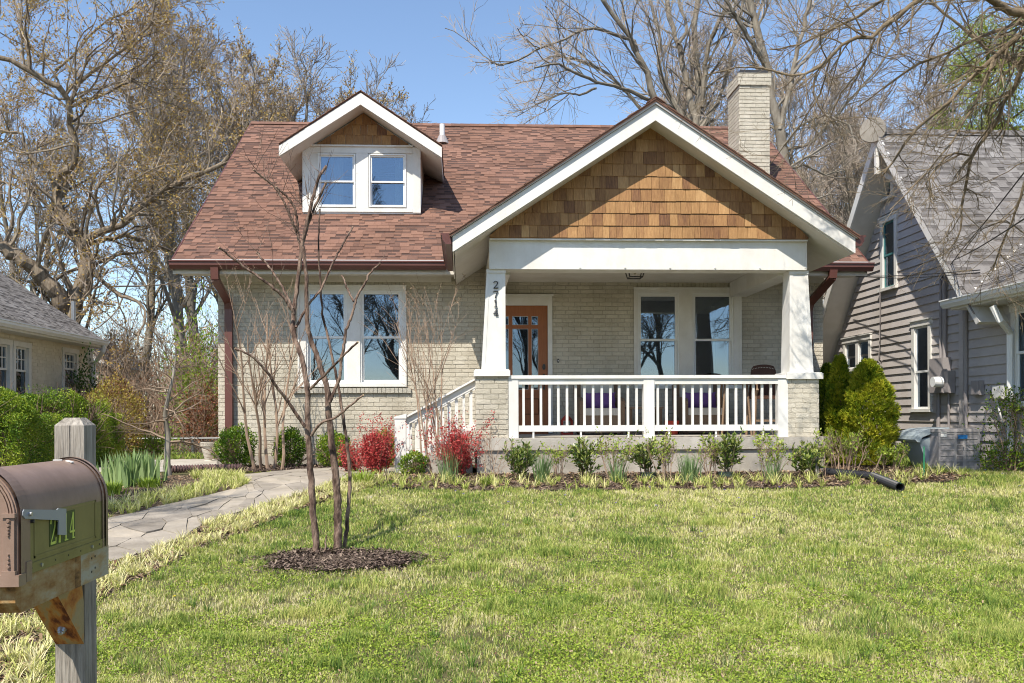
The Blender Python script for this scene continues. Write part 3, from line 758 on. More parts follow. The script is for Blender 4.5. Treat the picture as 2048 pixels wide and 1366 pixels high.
# corner boards and face frame around the two windows
wL = (PY(636, 350, DY)[0], PY(711, 350, DY)[0]); wR = (PY(738, 350, DY)[0], PY(812, 350, DY)[0]); wZ = (PY(720, 414.5, DY)[2], PY(720, 308, DY)[2])
panel_grid(body, DX0, DX1, zface_b - 0.03, dsh_z - 0.002, [(wL[0], wL[1], wZ[0], wZ[1]), (wR[0], wR[1], wZ[0], wZ[1])], DY, DY + 0.03)
for (a, b) in ((DX0 - 0.004, DX0 + 0.13), (DX1 - 0.13, DX1 + 0.004)): body.box(a, b, DY - 0.022, DY - 0.001, zface_b - 0.01, dsh_z - 0.03)
body.box(DX0 + 0.132, DX1 - 0.132, DY - 0.019, DY - 0.001, zface_b + 0.0, wZ[0] - 0.02); body.box(DX0 + 0.132, DX1 - 0.132, DY - 0.019, DY - 0.001, wZ[1] + 0.012, dsh_z - 0.03)
body.box(wL[1] + 0.01, wR[0] - 0.01, DY - 0.016, DY - 0.001, wZ[0] - 0.018, wZ[1] + 0.01)
body.box(DX0 + 0.12, DX1 - 0.12, DY - 0.05, DY - 0.001, dsh_z - 0.028, dsh_z - 0.002)
body.prism([(DX0, dsh_z), (DX1, dsh_z), (DX1, zt_at(DX1) - 0.01), (ax, azb - 0.01), (DX0, zt_at(DX0) - 0.01)], DY + 0.012, DY + 0.04, 'y')
dormer = part(body, 'dormer', M['white_paint'], house)
window(house, wL[0], wL[1], wZ[0], wZ[1], PY(675, 362, DY)[2], DY - 0.015, sash=0.028)
window(house, wR[0], wR[1], wZ[0], wZ[1], PY(775, 363, DY)[2], DY - 0.015, sash=0.028)
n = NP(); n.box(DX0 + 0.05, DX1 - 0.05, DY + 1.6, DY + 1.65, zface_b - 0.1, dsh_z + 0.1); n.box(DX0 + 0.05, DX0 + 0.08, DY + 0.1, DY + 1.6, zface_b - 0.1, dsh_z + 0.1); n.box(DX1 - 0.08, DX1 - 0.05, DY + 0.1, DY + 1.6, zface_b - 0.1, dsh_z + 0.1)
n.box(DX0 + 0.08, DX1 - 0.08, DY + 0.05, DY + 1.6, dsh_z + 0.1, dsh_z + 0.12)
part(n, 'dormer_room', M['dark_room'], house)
def curtain(x0, x1, z0, z1, y):
    n = NP(); k = 14; xs = np.linspace(x0, x1, k); ys = y + 0.02 * np.sin(np.arange(k) * 2.1)
    v = []
    for x_, y_ in zip(xs, ys): v += [(x_, y_, z0), (x_, y_, z1)]
    n.add(v, [[2 * i, 2 * i + 2, 2 * i + 3, 2 * i + 1] for i in range(k - 1)], 0.5); return part(n, 'curtain', M['curtain'], house)
curtain(PY(660, 350, DY)[0], PY(684, 350, DY)[0], wZ[0], wZ[1], DY + 0.16); curtain(PY(789, 350, DY)[0], PY(804, 350, DY)[0], wZ[0], wZ[1], DY + 0.16)
curtain(gx(1432), gx(1440), wr[2], wr[3] - 0.25, YW + 0.3)

def cedar(parent, Y, row_z0, pitch, slopes, rng, wmin=0.12, wmax=0.24):
    """hand-cut cedar shingles under a gable; slopes(z)->(xa,xb)"""
    z = row_z0; k = 0
    while True:
        xa, xb = slopes(z + 0.02)
        if xb - xa < 0.1: break
        xa2, xb2 = slopes(z + pitch + 0.02)
        s = xa - rng.random() * 0.1
        while s < xb:
            w = rng.uniform(wmin, wmax); p, q = max(s, xa), min(s + w - 0.004, xb)
            if q - p > 0.03:
                dz = rng.uniform(-0.004, 0.003); top = pitch + 0.02
                # clip the top corners to the slope
                def ztop(x): 
                    if x < xa2 and xa2 > xa: return max(0.02, (x - xa) / (xa2 - xa) * pitch + 0.02)
                    if x > xb2 and xb > xb2: return max(0.02, (xb - x) / (xb - xb2) * pitch + 0.02)
                    return top
                zl, zr_ = ztop(p), ztop(q)
                n = NP(); yf, yb = Y - 0.018 + rng.uniform(-0.003, 0.003), Y - 0.004
                yt = Y - 0.006
                cut = [(p, z + dz), (q, z + dz), (q, z + zr_)]
                if p < xa2 < q: cut.append((xa2, z + top))
                if p < xb2 < q: cut.append((xb2, z + top))
                cut.append((p, z + zl))
                # order upper points right to left
                up_ = sorted([c for c in cut[2:]], key=lambda c: -c[0]); poly = cut[:2] + up_
                kk = len(poly); vf = [(c[0], yf + (yt - yf) * (c[1] - z) / top, c[1]) for c in poly]; vb = [(c[0], Y + 0.0, c[1]) for c in poly]
                t_ = float(np.clip(rng.normal(0.5, 0.17), 0.05, 0.95))
                n.add(vf + vb, [[i, (i + 1) % kk, (i + 1) % kk + kk, i + kk][::-1] for i in range(kk)], t_)
                n.v.append(np.array(vf, float)); n.f.append(np.array([list(range(kk))]) + n.n); n.t.append(np.array([t_])); n.n += kk
                part(n, 'cedar_shingle', M['cedar'], parent)
            s += w
        z += pitch; k += 1
def dslope(z):
    w = (azb - 0.02 - z) / ((azb - hzb) / half); return (ax - w, ax + w) if w > 0 else (ax, ax)
def dslope2(z):
    a, b = dslope(z); return max(a, DX0 + 0.13), min(b, DX1 - 0.13)
cedar(dormer, DY + 0.012, dsh_z, PY(720, 270, DY)[2] - dsh_z, dslope2, np.random.default_rng(3), 0.10, 0.17)

def gable_roof(n_, ax, hx, zt, zeave, tv, y0, y1):
    """two slabs, underside following the bargeboard bottom; vertical thickness tv"""
    for sx in (-1, 1):
        n_.prism([(ax, zt), (ax + sx * hx, zeave), (ax + sx * hx, zeave - tv), (ax, zt - tv)], y0, y1, 'y')
n = NP(); gable_roof(n, ax, half + 0.0, azt + 0.02, hz + 0.02, 0.03, DYR + 0.0, DB)
droof = part(n, 'dormer_roof', M['red_shingle'], house)
n = NP(); gable_roof(n, ax, half - 0.012, azt - 0.012, hz - 0.012, azt - azb - 0.03, DYR + 0.032, DB - 0.3)
part(n, 'dormer_soffit', M['soffit_paint'], house)
n = NP()
for sx in (-1, 1):
    n.prism([(ax, azt - 0.012), (ax + sx * half, hz - 0.012), (ax + sx * half, hzb), (ax, azb)], DYR, DYR + 0.03, 'y', 0.6)
part(n, 'bargeboard', M['white_paint'], house)
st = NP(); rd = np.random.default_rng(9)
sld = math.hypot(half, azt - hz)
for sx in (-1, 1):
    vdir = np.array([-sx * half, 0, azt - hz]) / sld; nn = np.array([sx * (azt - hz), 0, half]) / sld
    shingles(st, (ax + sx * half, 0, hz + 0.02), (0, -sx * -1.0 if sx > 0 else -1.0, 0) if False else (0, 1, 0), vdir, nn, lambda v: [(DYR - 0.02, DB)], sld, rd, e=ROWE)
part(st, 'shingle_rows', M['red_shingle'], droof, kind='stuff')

# ---- porch: slab, foundation, steps
YS = 11.93
SX0, SX1 = PY(945, 880, YS)[0] + 0.0, PY(1661, 885, YS)[0]
zs_t = PY(1300, 875.5, YS)[2]; zs_b = PY(1300, 899, YS)[2]
FLOOR2 = zs_t
n = NP(); n.box(SX0, SX1, YS, YW - 0.035, zs_b, zs_t, 0.6)
part(n, 'porch_slab', M['concrete'], house)
n = NP(); n.box(SX0 + 0.06, SX1 - 0.06, YS + 0.035, YW - 0.04, -0.25, zs_b - 0.001, 0.5)
part(n, 'porch_foundation', M['concrete'], house)
# (door sill sits on the slab)
nst = 3; st_w = 0.30; rise = zs_t / (nst + 1)
for i in range(nst):
    n = NP(); zt_ = zs_t - rise * (i + 1)
    n.box(SX0 - st_w * (i + 1) + 0.001, SX0 - st_w * i - (0.0 if i else 0.001), YS + 0.12, YS + 1.75, -0.1, zt_, 0.5 + 0.1 * i)
    part(n, 'step', M['concrete'], house)

# ---- piers, caps, tapered columns
def pier(x0, x1, capx, colb, colt, yf, zc0, zc1, rngs):
    d = x1 - x0
    n = NP(); n.box(x0, x1, yf, yf + d, zs_t, zc0); p = part(n, 'porch_pier', M['cream_mortar'], house)
    rc = brick_rects(x0, x1, zs_t, zc0, rng=R, phase=x0)
    stf = NP()
    for r in rc:
        if r[4]: brick_piece(p, R, r[0], yf, r[2], 0.204, 'y', 0.5)
        else:
            one = NP(); brick_mass(one, [r], yf, R); part(one, 'brick', M['cream_brick'], p)
    brick_mass(stf, brick_rects(yf, yf + d, zs_t, zc0, phase=yf), x0, R, face='x')
    # right side bricks
    for (a, b, za, zb, _) in brick_rects(yf, yf + d, zs_t, zc0, phase=yf): stf.box(x1, x1 + 0.009, a, b, za, zb, 0.25 + 0.5 * R.random())
    part(stf, 'brickwork', M['cream_brick'], p, kind='stuff')
    n = NP(); c0, c1 = capx; dc = (c1 - c0)
    n.box(c0, c1, yf - 0.045, yf - 0.045 + dc, zc0, zc1 - 0.012, 0.55)
    n.box(c0 + 0.012, c1 - 0.012, yf - 0.033, yf - 0.057 + dc, zc1 - 0.012, zc1, 0.7)
    part(n, 'pier_cap', M['white_paint'], house)
    return p
ZC0 = PY(984, 752.5, YP)[2]; ZC1 = PY(984, 739, YP)[2]
x_ = lambda px, Y=YP, py=745: PY(px, py, Y)[0]
pierL = pier(x_(952), x_(1015.7), (x_(948), x_(1020)), None, None, YP, ZC0, ZC1, R)
pierR = pier(x_(1576), x_(1636.5), (x_(1571.5), x_(1644)), None, None, YP, PY(1605, 758, YP)[2], PY(1605, 744.8, YP)[2], R)
beam_y0, beam_y1 = YP - 0.02, YP + 0.28
BZ0, BZ1 = PY(1296, 539, beam_y0)[2], PY(1296, 479.5, beam_y0)[2]
BX0, BX1 = x_(979, beam_y0, 500), x_(1613, beam_y0, 500)
def column(xb0, xb1, xt0, xt1, zb, zt, yf):
    n = NP(); wb, wt = xb1 - xb0, xt1 - xt0
    ya, yb_, yta, ytb = yf + 0.03, yf + 0.03 + wb, yf + 0.03, yf + 0.03 + wt
    v = [(xb0, ya, zb), (xb1, ya, zb), (xb1, yb_, zb), (xb0, yb_, zb), (xt0, yta, zt), (xt1, yta, zt), (xt1, ytb, zt), (xt0, ytb, zt)]
    n.add(v, [[0, 1, 5, 4], [1, 2, 6, 5], [2, 3, 7, 6], [3, 0, 4, 7], [3, 2, 1, 0], [4, 5, 6, 7]], 0.6)
    # corner seam strips
    for (a, b) in (((xb0, ya, zb), (xt0, yta, zt)), ((xb1, ya, zb), (xt1, yta, zt))):
        s = 1 if a[0] == xb0 else -1
        n.beam((a[0] + s * 0.022, a[1] - 0.003, a[2]), (b[0] + s * 0.022, b[1] - 0.003, b[2]), 0.044, 0.006, (0, 1, 0), 0.5)
    return part(n, 'porch_column', M['white_paint'], house)
cL = column(x_(963.5), x_(1011.5), x_(974, YP, 545), x_(1010.8, YP, 545), ZC1, BZ0 - 0.0, YP)
cR = column(x_(1580.5), x_(1628.5), x_(1580.8, YP, 545), x_(1617, YP, 545), PY(1605, 744.8, YP)[2], BZ0, YP)
# collar under the beam
n = NP()
for (a, b) in ((x_(973, YP, 545), x_(1012, YP, 545)), (x_(1579.5, YP, 545), x_(1618, YP, 545))): n.box(a, b, YP + 0.012, YP + 0.028, BZ0 - 0.045, BZ0 - 0.001)
part(n, 'column_collar', M['white_paint'], house)
# beam across the front, side beams, ceiling
YG = beam_y0 - 0.055
n = NP()
n.box(BX0, BX1, beam_y0, beam_y1, BZ0, BZ1, 0.6)
n.box(BX0 - 0.004, BX0 + 0.02, beam_y0 - 0.006, beam_y0 - 0.001, BZ0 + 0.02, BZ1 - 0.0, 0.5); n.box(BX1 - 0.03, BX1 + 0.004, beam_y0 - 0.006, beam_y0 - 0.001, BZ0 + 0.02, BZ1, 0.5)
n.box(BX0, BX1, YG - 0.004, beam_y0 - 0.001, BZ1 - 0.02, BZ1 - 0.001, 0.5)
part(n, 'porch_beam', M['white_paint'], house)
for a in (BX0 + 0.0, BX1 - 0.3):
    n = NP(); n.box(a + 0.01, a + 0.29, beam_y1 + 0.001, YW - 0.013, BZ0 - 0.03, BZ1 - 0.05, 0.4); part(n, 'side_beam', M['white_paint'], house)
n = NP(); n.box(BX0 + 0.30, BX1 - 0.30, beam_y1 + 0.001, YW - 0.013, 2.955, 2.975, 0.4)
part(n, 'porch_ceiling', M['soffit_paint'], house)
n = NP()
for px in range(1160, 1580, 90): 
    q = PY(px, 535, beam_y0); n.cyl((q[0], beam_y0 - 0.012, BZ0 + 0.025), (q[0], beam_y0, BZ0 + 0.025), 0.012, k=6)
part(n, 'bolt', M['white_paint'], house)

# ---- porch gable
YR = 11.64
gax, gzt = xz(1311, 209, YR); _, gzb = xz(1311, 240.5, YR)
lx_, lz_t = xz(907, 474, YR); _, lz_b = xz(907, 501, YR); rx_, rz_t = xz(1709, 474, YR); _, rz_b = xz(1709, 507.5, YR)
gax = (lx_ + rx_) / 2; gh = (rx_ - lx_) / 2; ge_t = (lz_t + rz_t) / 2; ge_b = (lz_b + rz_b) / 2
n = NP()
for sx in (-1, 1): n.prism([(gax, gzt), (gax + sx * gh, ge_t), (gax + sx * gh, ge_b), (gax, gzb)], YR, YR + 0.035, 'y', 0.6)
part(n, 'bargeboard', M['white_paint'], house)
n = NP()
for sx in (-1, 1): n.prism([(gax, gzt + 0.03), (gax + sx * (gh + 0.03), ge_t + 0.012), (gax + sx * (gh + 0.03), ge_t - 0.012), (gax, gzt + 0.004)], YR - 0.03, YR - 0.001, 'y', 0.3)
part(n, 'drip_edge', M['drip_edge'], house)
PB = 16.6
n = NP(); gable_roof(n, gax, gh + 0.05, gzt + 0.062, ge_t + 0.012, 0.03, YR - 0.045, PB)
proof = part(n, 'porch_roof', M['red_shingle'], house)
n = NP(); gable_roof(n, gax, gh - 0.012, gzt + 0.0, ge_t + 0.0, gzt - gzb, YR + 0.036, YW - 0.02)
part(n, 'porch_soffit', M['soffit_paint'], house)
n = NP()
for sx in (-1, 1): 
    xx = gax + sx * gh; n.box(min(xx, xx + sx * 0.012), max(xx, xx + sx * 0.012), YR + 0.0, RE_Y + 0.0, ge_b - 0.0, ge_t + 0.01, 0.5)
part(n, 'porch_fascia', M['white_paint'], house)
st = NP(); sld = math.hypot(gh + 0.05, gzt - ge_t + 0.05); rd = np.random.default_rng(19)
for sx in (-1, 1):
    vdir = np.array([-sx * (gh + 0.05), 0, gzt + 0.05 - ge_t]) / sld; nn = np.array([sx * (gzt + 0.05 - ge_t), 0, gh + 0.05]) / sld
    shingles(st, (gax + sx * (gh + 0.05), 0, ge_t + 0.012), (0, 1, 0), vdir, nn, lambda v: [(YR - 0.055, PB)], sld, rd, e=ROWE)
y = YR - 0.05
while y < PB - 0.5:
    for sx in (-1, 1):
        vdir = np.array([-sx * gh, 0, gzt - ge_t]) / math.hypot(gh, gzt - ge_t); nn = np.array([sx * (gzt - ge_t), 0, gh]) / math.hypot(gh, gzt - ge_t)
        st.obox((gax, y, gzt + 0.085), (0, 0.26, 0), -vdir * 0.14, nn * 0.01, 0.3 + 0.4 * rd.random())
    y += 0.2
part(st, 'shingle_rows', M['red_shingle'], proof, kind='stuff')
YG = beam_y0 - 0.055
n = NP(); n.prism([(BX0, BZ1 + 0.0), (BX1, BZ1 + 0.0), (gax, gzb + 0.02)], YG, YG + 0.3, 'y')
gable = part(n, 'gable', M['cedar'], house)
gsl = (gzb - ge_b) / gh
def gslope(z):
    w = (gzb - z) / gsl; return (max(gax - w, BX0 + 0.0), min(gax + w, BX1 - 0.0)) if w > 0 else (gax, gax)
cedar(gable, YG - 0.004, BZ1 + 0.008, 0.1655, gslope, np.random.default_rng(21), 0.085, 0.195)

# ---- railing along the porch front
yr0 = YP + 0.03
zr_ = lambda py, px=1300: PY(px, py, yr0)[2]
posts = [(1016.5, 1036.5), (1286.5, 1308), (1555, 1576)]
px_ = lambda px: PY(px, 800, yr0)[0]
for i, (a, b) in enumerate(posts):
    n = NP(); n.box(px_(a), px_(b), yr0 - 0.03, yr0 + 0.09, zs_t, zr_(757.5), 0.6)
    part(n, 'railing_post', M['white_paint'], house)
n = NP(); n.box(px_(1017), px_(1574), yr0 - 0.045, yr0 + 0.10, zr_(757), zr_(750.5), 0.7); part(n, 'railing_cap', M['white_paint'], house)
for (a, b) in ((1036.5, 1286.5), (1308, 1555)):
    n = NP(); n.box(px_(a), px_(b), yr0 - 0.02, yr0 + 0.02, zr_(768.5), zr_(757.3), 0.5); n.box(px_(a), px_(b), yr0 - 0.02, yr0 + 0.02, zr_(862), zr_(850), 0.6); part(n, 'rail', M['white_paint'], house)
    n = NP()
    for q in (0.12, 0.5, 0.88):
        xx = px_(a + (b - a) * q); n.box(xx - 0.012, xx + 0.012, yr0 - 0.012, yr0 + 0.012, zs_t, zr_(862), 0.4)
    part(n, 'rail_foot', M['white_paint'], house)
for x0 in (1047.3, 1316.2):
    for k in range(14):
        cx = px_(x0 + 17.42 * k); n = NP(); n.box(cx - 0.016, cx + 0.016, yr0 - 0.016 + 0.03, yr0 + 0.046, zr_(851), zr_(758), 0.6); part(n, 'picket', M['white_paint'], house)

# ---- stair railings (front one and the one behind it)
for yy, shift in ((YP + 0.22, 0.0), (YP + 1.55, 0.0)):
    P_hi = np.array([PY(953, 757, YP + 0.22)[0], yy, PY(953, 757, YP + 0.22)[2]])
    P_lo = np.array([PY(812, 834, YP + 0.22)[0], yy, PY(812, 834, YP + 0.22)[2]])
    pxl = PY(790, 850, YP + 0.22)[0]
    n = NP(); n.box(pxl, P_lo[0] + 0.0, yy - 0.075, yy + 0.075, 0.0, P_lo[2] - 0.02, 0.6)
    n.prism([(pxl - 0.01, P_lo[2] - 0.02), (P_lo[0] + 0.01, P_lo[2] - 0.02), (P_lo[0] + 0.01, P_lo[2] + 0.045), (pxl - 0.01, P_lo[2] - 0.0)], yy - 0.085, yy + 0.085, 'y', 0.7)
    part(n, 'railing_post', M['white_paint'], house)
    n = NP(); n.beam(P_lo + [0, 0, 0.0], P_hi, 0.13, 0.025, tint=0.7); part(n, 'railing_cap', M['white_paint'], house)
    n = NP(); n.beam(P_lo + [0, 0, -0.065], P_hi + [0, 0, -0.065], 0.04, 0.09, tint=0.6)
    lo2 = P_lo + [0, 0, -0.60]; hi2 = P_hi + [0, 0, -0.64]; n.beam(lo2, hi2, 0.04, 0.09, tint=0.6)
    part(n, 'rail', M['white_paint'], house)
    for k in range(9):
        q = (k + 0.6) / 9.3; c = P_lo + (P_hi - P_lo) * q
        n = NP(); n.box(c[0] - 0.017, c[0] + 0.017, yy - 0.017 + 0.03, yy + 0.047, c[2] - 0.63, c[2] - 0.04, 0.6); part(n, 'picket', M['white_paint'], house)

# ---- serif digits from strokes
def digit_strokes(ch):
    """strokes: list of (points, widths) in a 0.62 x 1 box"""
    if ch == '2':
        a = [(0.06, 0.74), (0.08, 0.86), (0.18, 0.96), (0.32, 0.99), (0.47, 0.95), (0.55, 0.83), (0.54, 0.68), (0.45, 0.52), (0.30, 0.34), (0.15, 0.17), (0.06, 0.05)]
        return [(a, [0.10, 0.08, 0.07, 0.06, 0.08, 0.12, 0.13, 0.11, 0.08, 0.06, 0.05]), ([(0.04, 0.055), (0.56, 0.055)], [0.11, 0.11]), ([(0.56, 0.02), (0.60, 0.24)], [0.06, 0.04])]
    if ch == '7':
        return [([(0.04, 0.94), (0.60, 0.94)], [0.11, 0.11]), ([(0.05, 0.98), (0.03, 0.76)], [0.05, 0.04]), ([(0.58, 0.92), (0.42, 0.62), (0.31, 0.33), (0.27, 0.0)], [0.06, 0.08, 0.11, 0.14])]
    if ch == '1':
        return [([(0.32, 0.02), (0.32, 0.98)], [0.13, 0.13]), ([(0.32, 0.95), (0.12, 0.84)], [0.07, 0.05]), ([(0.12, 0.025), (0.52, 0.025)], [0.05, 0.05])]
    if ch == '4':
        return [([(0.44, 0.02), (0.44, 0.98)], [0.13, 0.11]), ([(0.42, 0.96), (0.03, 0.29)], [0.05, 0.05]), ([(0.02, 0.27), (0.61, 0.27)], [0.08, 0.08]), ([(0.28, 0.025), (0.60, 0.025)], [0.05, 0.05])]
def digit(n, ch, place, w, h, depth, tint=0.5):
    """place(u,v,d)->world point, d = height off the surface"""
    for si, (pts, wd) in enumerate(digit_strokes(ch)):
        P = np.array(pts) * [w / 0.62, h]; W = np.array(wd) * (w / 0.62 + h) / 2
        T = np.gradient(P, axis=0); T /= np.linalg.norm(T, axis=1, keepdims=True); S = np.stack([-T[:, 1], T[:, 0]], 1)
        A, B = P + S * W[:, None] / 2, P - S * W[:, None] / 2
        k = len(P); dd = depth + si * 0.0006
        v = [place(a[0], a[1], dd) for a in A] + [place(b[0], b[1], dd) for b in B] + [place(a[0], a[1], 0) for a in A] + [place(b[0], b[1], 0) for b in B]
        f = []
        for i in range(k - 1): f += [[i, i + 1, k + i + 1, k + i], [i, 2 * k + i, 2 * k + i + 1, i + 1], [k + i, k + i + 1, 3 * k + i + 1, 3 * k + i]]
        f += [[0, k, 3 * k, 2 * k], [k - 1, 3 * k - 1, 4 * k - 1, 2 * k - 1]]
        n.add(v, f, tint)
ycf = YP + 0.024
for ch, pyt, pyb in (('2', 562.5, 577), ('7', 581.5, 596), ('1', 599, 614), ('4', 616.5, 631.5)):
    q = PY(986.5, pyb, ycf); h = PY(986.5, pyt, ycf)[2] - q[2]; w = PY(996.5, pyb, ycf)[0] - q[0]
    n = NP(); digit(n, ch, lambda u, v, d, q=q: (q[0] + u, ycf - d, q[2] + v), w, h, 0.012)
    part(n, 'house_number', M['number_black'], house)

# ---- lantern hanging from the porch ceiling
ly = 13.2; la = PY(1254, 545, ly); lb = PY(1286, 545, ly); lzb_ = PY(1270, 555.5, ly)[2]
lan = thing('porch_lantern', 'black framed box lantern hanging under the porch ceiling', 'lantern', ((la[0] + lb[0]) / 2, ly, lzb_))
n = NP(); x0, x1, z0, z1 = la[0], lb[0], lzb_, 2.95; hw = (x1 - x0) / 2; xm = (x0 + x1) / 2
for sx in (-1, 1):
    for sy in (-1, 1): n.tubes([(xm + sx * hw * 0.8, ly + sy * hw * 0.8, z0), (xm + sx * hw, ly + sy * hw, z1 - 0.03)], [0.008, 0.008], 4)
for (zz, q) in ((z0, 0.8), (z1 - 0.03, 1.0)):
    c = [(xm - hw * q, ly - hw * q, zz), (xm + hw * q, ly - hw * q, zz), (xm + hw * q, ly + hw * q, zz), (xm - hw * q, ly + hw * q, zz)]
    for i in range(4): n.tubes([c[i], c[(i + 1) % 4]], [0.009, 0.009], 4)
n.box(xm - hw * 0.6, xm + hw * 0.6, ly - hw * 0.6, ly + hw * 0.6, z1 - 0.02, z1 + 0.0)
part(n, 'frame', M['dark_metal'], lan)
n = NP(); n.cyl((xm, ly, z0 + 0.04), (xm, ly, z1 - 0.05), 0.02); part(n, 'candle', M['cream_cloth'], lan)
# ------------------------------------------------------------------ ground, street, path, beds
def resample(P, n):
    P = np.asarray(P, float); d = np.r_[0, np.cumsum(np.linalg.norm(np.diff(P, axis=0), axis=1))]
    t = np.linspace(0, d[-1], n); return np.stack([np.interp(t, d, P[:, i]) for i in range(P.shape[1])], 1)

n = NP()
xs = np.r_[-600, -200, -60, -20, np.linspace(-12, 14, 27), 22, 60, 200, 600]
ys = np.r_[-300, -60, -20, -6, 0, 2.6, 3.0, np.linspace(3.5, 11.4, 17), 12, 14, 20, 30, 60, 150, 400, 900]
gv = np.array([(x, y, float(gz(x, y))) for y in ys for x in xs]); nx = len(xs)
gf = [[j * nx + i, j * nx + i + 1, (j + 1) * nx + i + 1, (j + 1) * nx + i] for j in range(len(ys) - 1) for i in range(nx - 1)]
n.add(gv, gf, 0.5); struct(n, 'ground', M['lawn_base'])

def strip(n, A, B, dz, k=60, m=6, tint=0.5):
    """ground-hugging sheet between two edge lines"""
    A, B = resample(np.asarray(A)[:, :2], k), resample(np.asarray(B)[:, :2], k)
    v = []
    for i in range(k):
        for j in range(m + 1):
            q = A[i] + (B[i] - A[i]) * j / m; v.append((q[0], q[1], float(gz(q[0], q[1])) + dz))
    f = [[i * (m + 1) + j, (i + 1) * (m + 1) + j, (i + 1) * (m + 1) + j + 1, i * (m + 1) + j + 1] for i in range(k - 1) for j in range(m)]
    n.add(v, f, tint)

n = NP(); n.add([(-60, -9, -0.725), (60, -9, -0.725), (60, -1.2, -0.725), (-60, -1.2, -0.725)], [[0, 1, 2, 3]], 0.5); struct(n, 'street', M['asphalt'])

def GP(lst): return np.array([G(a, b) for a, b in lst])
pathL = GP([(213, 1040), (300, 1021), (390, 1000), (445, 988), (490, 974), (500, 964)])
pathL = np.vstack([[[-4.1, 4.2, 0], [-4.0, 6.5, 0]], pathL])
pathR = GP([(213, 1131), (274, 1116), (357, 1085), (413, 1049), (492, 1026), (550, 1006), (615, 988), (650, 972)])
pathR = np.vstack([[[-3.05, 4.2, 0], [-2.95, 5.0, 0], [-2.88, 6.0, 0]], pathR])
stair_x = SX0 - 0.95
endL = np.array([[-2.4, 13.3], [-1.6, 13.75], [stair_x + 0.3, 13.85]]); endR = np.array([[-1.2, 11.75], [-0.95, 12.1], [stair_x + 0.3, 12.15]])
PLn = np.vstack([pathL[:, :2], [[-3.0, 12.0]], endL]); PRn = np.vstack([pathR[:, :2], endR])
n = NP(); strip(n, PLn, PRn, 0.016, 90, 8); pth = struct(n, 'path', M['joint_sand'])
# irregular flagstones: cells of scattered points, each inset and raised
rf = np.random.default_rng(42)
Lr, Rr = resample(PLn, 200), resample(PRn, 200)
mid = (Lr + Rr) / 2; slen = np.r_[0, np.cumsum(np.linalg.norm(np.diff(mid, axis=0), axis=1))]; TOT = slen[-1]
Wd = np.linalg.norm(Rr - Lr, axis=1)
def path_map(s, t):
    a = np.array([np.interp(s, slen, Lr[:, 0]), np.interp(s, slen, Lr[:, 1])]); b = np.array([np.interp(s, slen, Rr[:, 0]), np.interp(s, slen, Rr[:, 1])])
    q = a + (b - a) * t; return q
seeds = []
wm = 1.35
ns = int(TOT / 0.34)
for i in range(ns):
    for j in range(3):
        seeds.append(((i + 0.5 + (0.5 if j % 2 else 0)) * TOT / ns + rf.uniform(-0.13, 0.13), (j + 0.5) / 3 * wm + rf.uniform(-0.16, 0.16)))
seeds = np.array(seeds)
def clip(poly, a, b):
    """keep the side nearer to a than to b"""
    m_ = (a + b) / 2; d_ = b - a; out = []
    for i in range(len(poly)):
        p, q = poly[i], poly[(i + 1) % len(poly)]; sp, sq = np.dot(p - m_, d_), np.dot(q - m_, d_)
        if sp <= 0: out.append(p)
        if sp * sq < 0: out.append(p + (q - p) * sp / (sp - sq))
    return out
for i, s in enumerate(seeds):
    poly = [np.array(q) for q in ((0.0, 0.0), (TOT, 0.0), (TOT, wm), (0.0, wm))]
    near = np.argsort(np.linalg.norm(seeds - s, axis=1))[1:14]
    for k in near: poly = clip(poly, s, seeds[k])
    if len(poly) < 3: continue
    c = np.mean(poly, axis=0)
    pts = []
    for q in poly:
        dv = c - q; L = np.linalg.norm(dv) + 1e-6; q2 = q + dv / L * min(0.008, L * 0.3)
        q2[1] = np.clip(q2[1], 0.015, wm - 0.015)
        w = path_map(q2[0], q2[1] / wm); pts.append(w)
    # roughen long edges
    rp = []
    for a, b in zip(pts, pts[1:] + pts[:1]):
        rp.append(a)
        if np.linalg.norm(b - a) > 0.16: rp.append((a + b) / 2 + rf.normal(size=2) * 0.008)
    A = sum(rp[q][0] * rp[(q + 1) % len(rp)][1] - rp[(q + 1) % len(rp)][0] * rp[q][1] for q in range(len(rp)))
    if A < 0: rp = rp[::-1]
    h = 0.023 + rf.random() * 0.008; tl = rf.normal(size=2) * 0.008; cc = np.mean(rp, axis=0)
    top = [(q[0], q[1], float(gz(q[0], q[1])) + h + np.dot(tl, q - cc)) for q in rp]; bot = [(q[0], q[1], z - 0.04) for q, (_, _, z) in zip(rp, top)]
    k = len(rp); n = NP(); tt = float(np.clip(rf.normal(0.55, 0.2), 0.05, 1))
    n.add(top + bot, [[q, q + k, (q + 1) % k + k, (q + 1) % k] for q in range(k)], tt)
    n.v.append(np.array(top)); n.f.append(np.array([list(range(k))]) + n.n); n.t.append(np.array([tt])); n.n += k
    part(n, 'flagstone', M['flagstone'], pth)

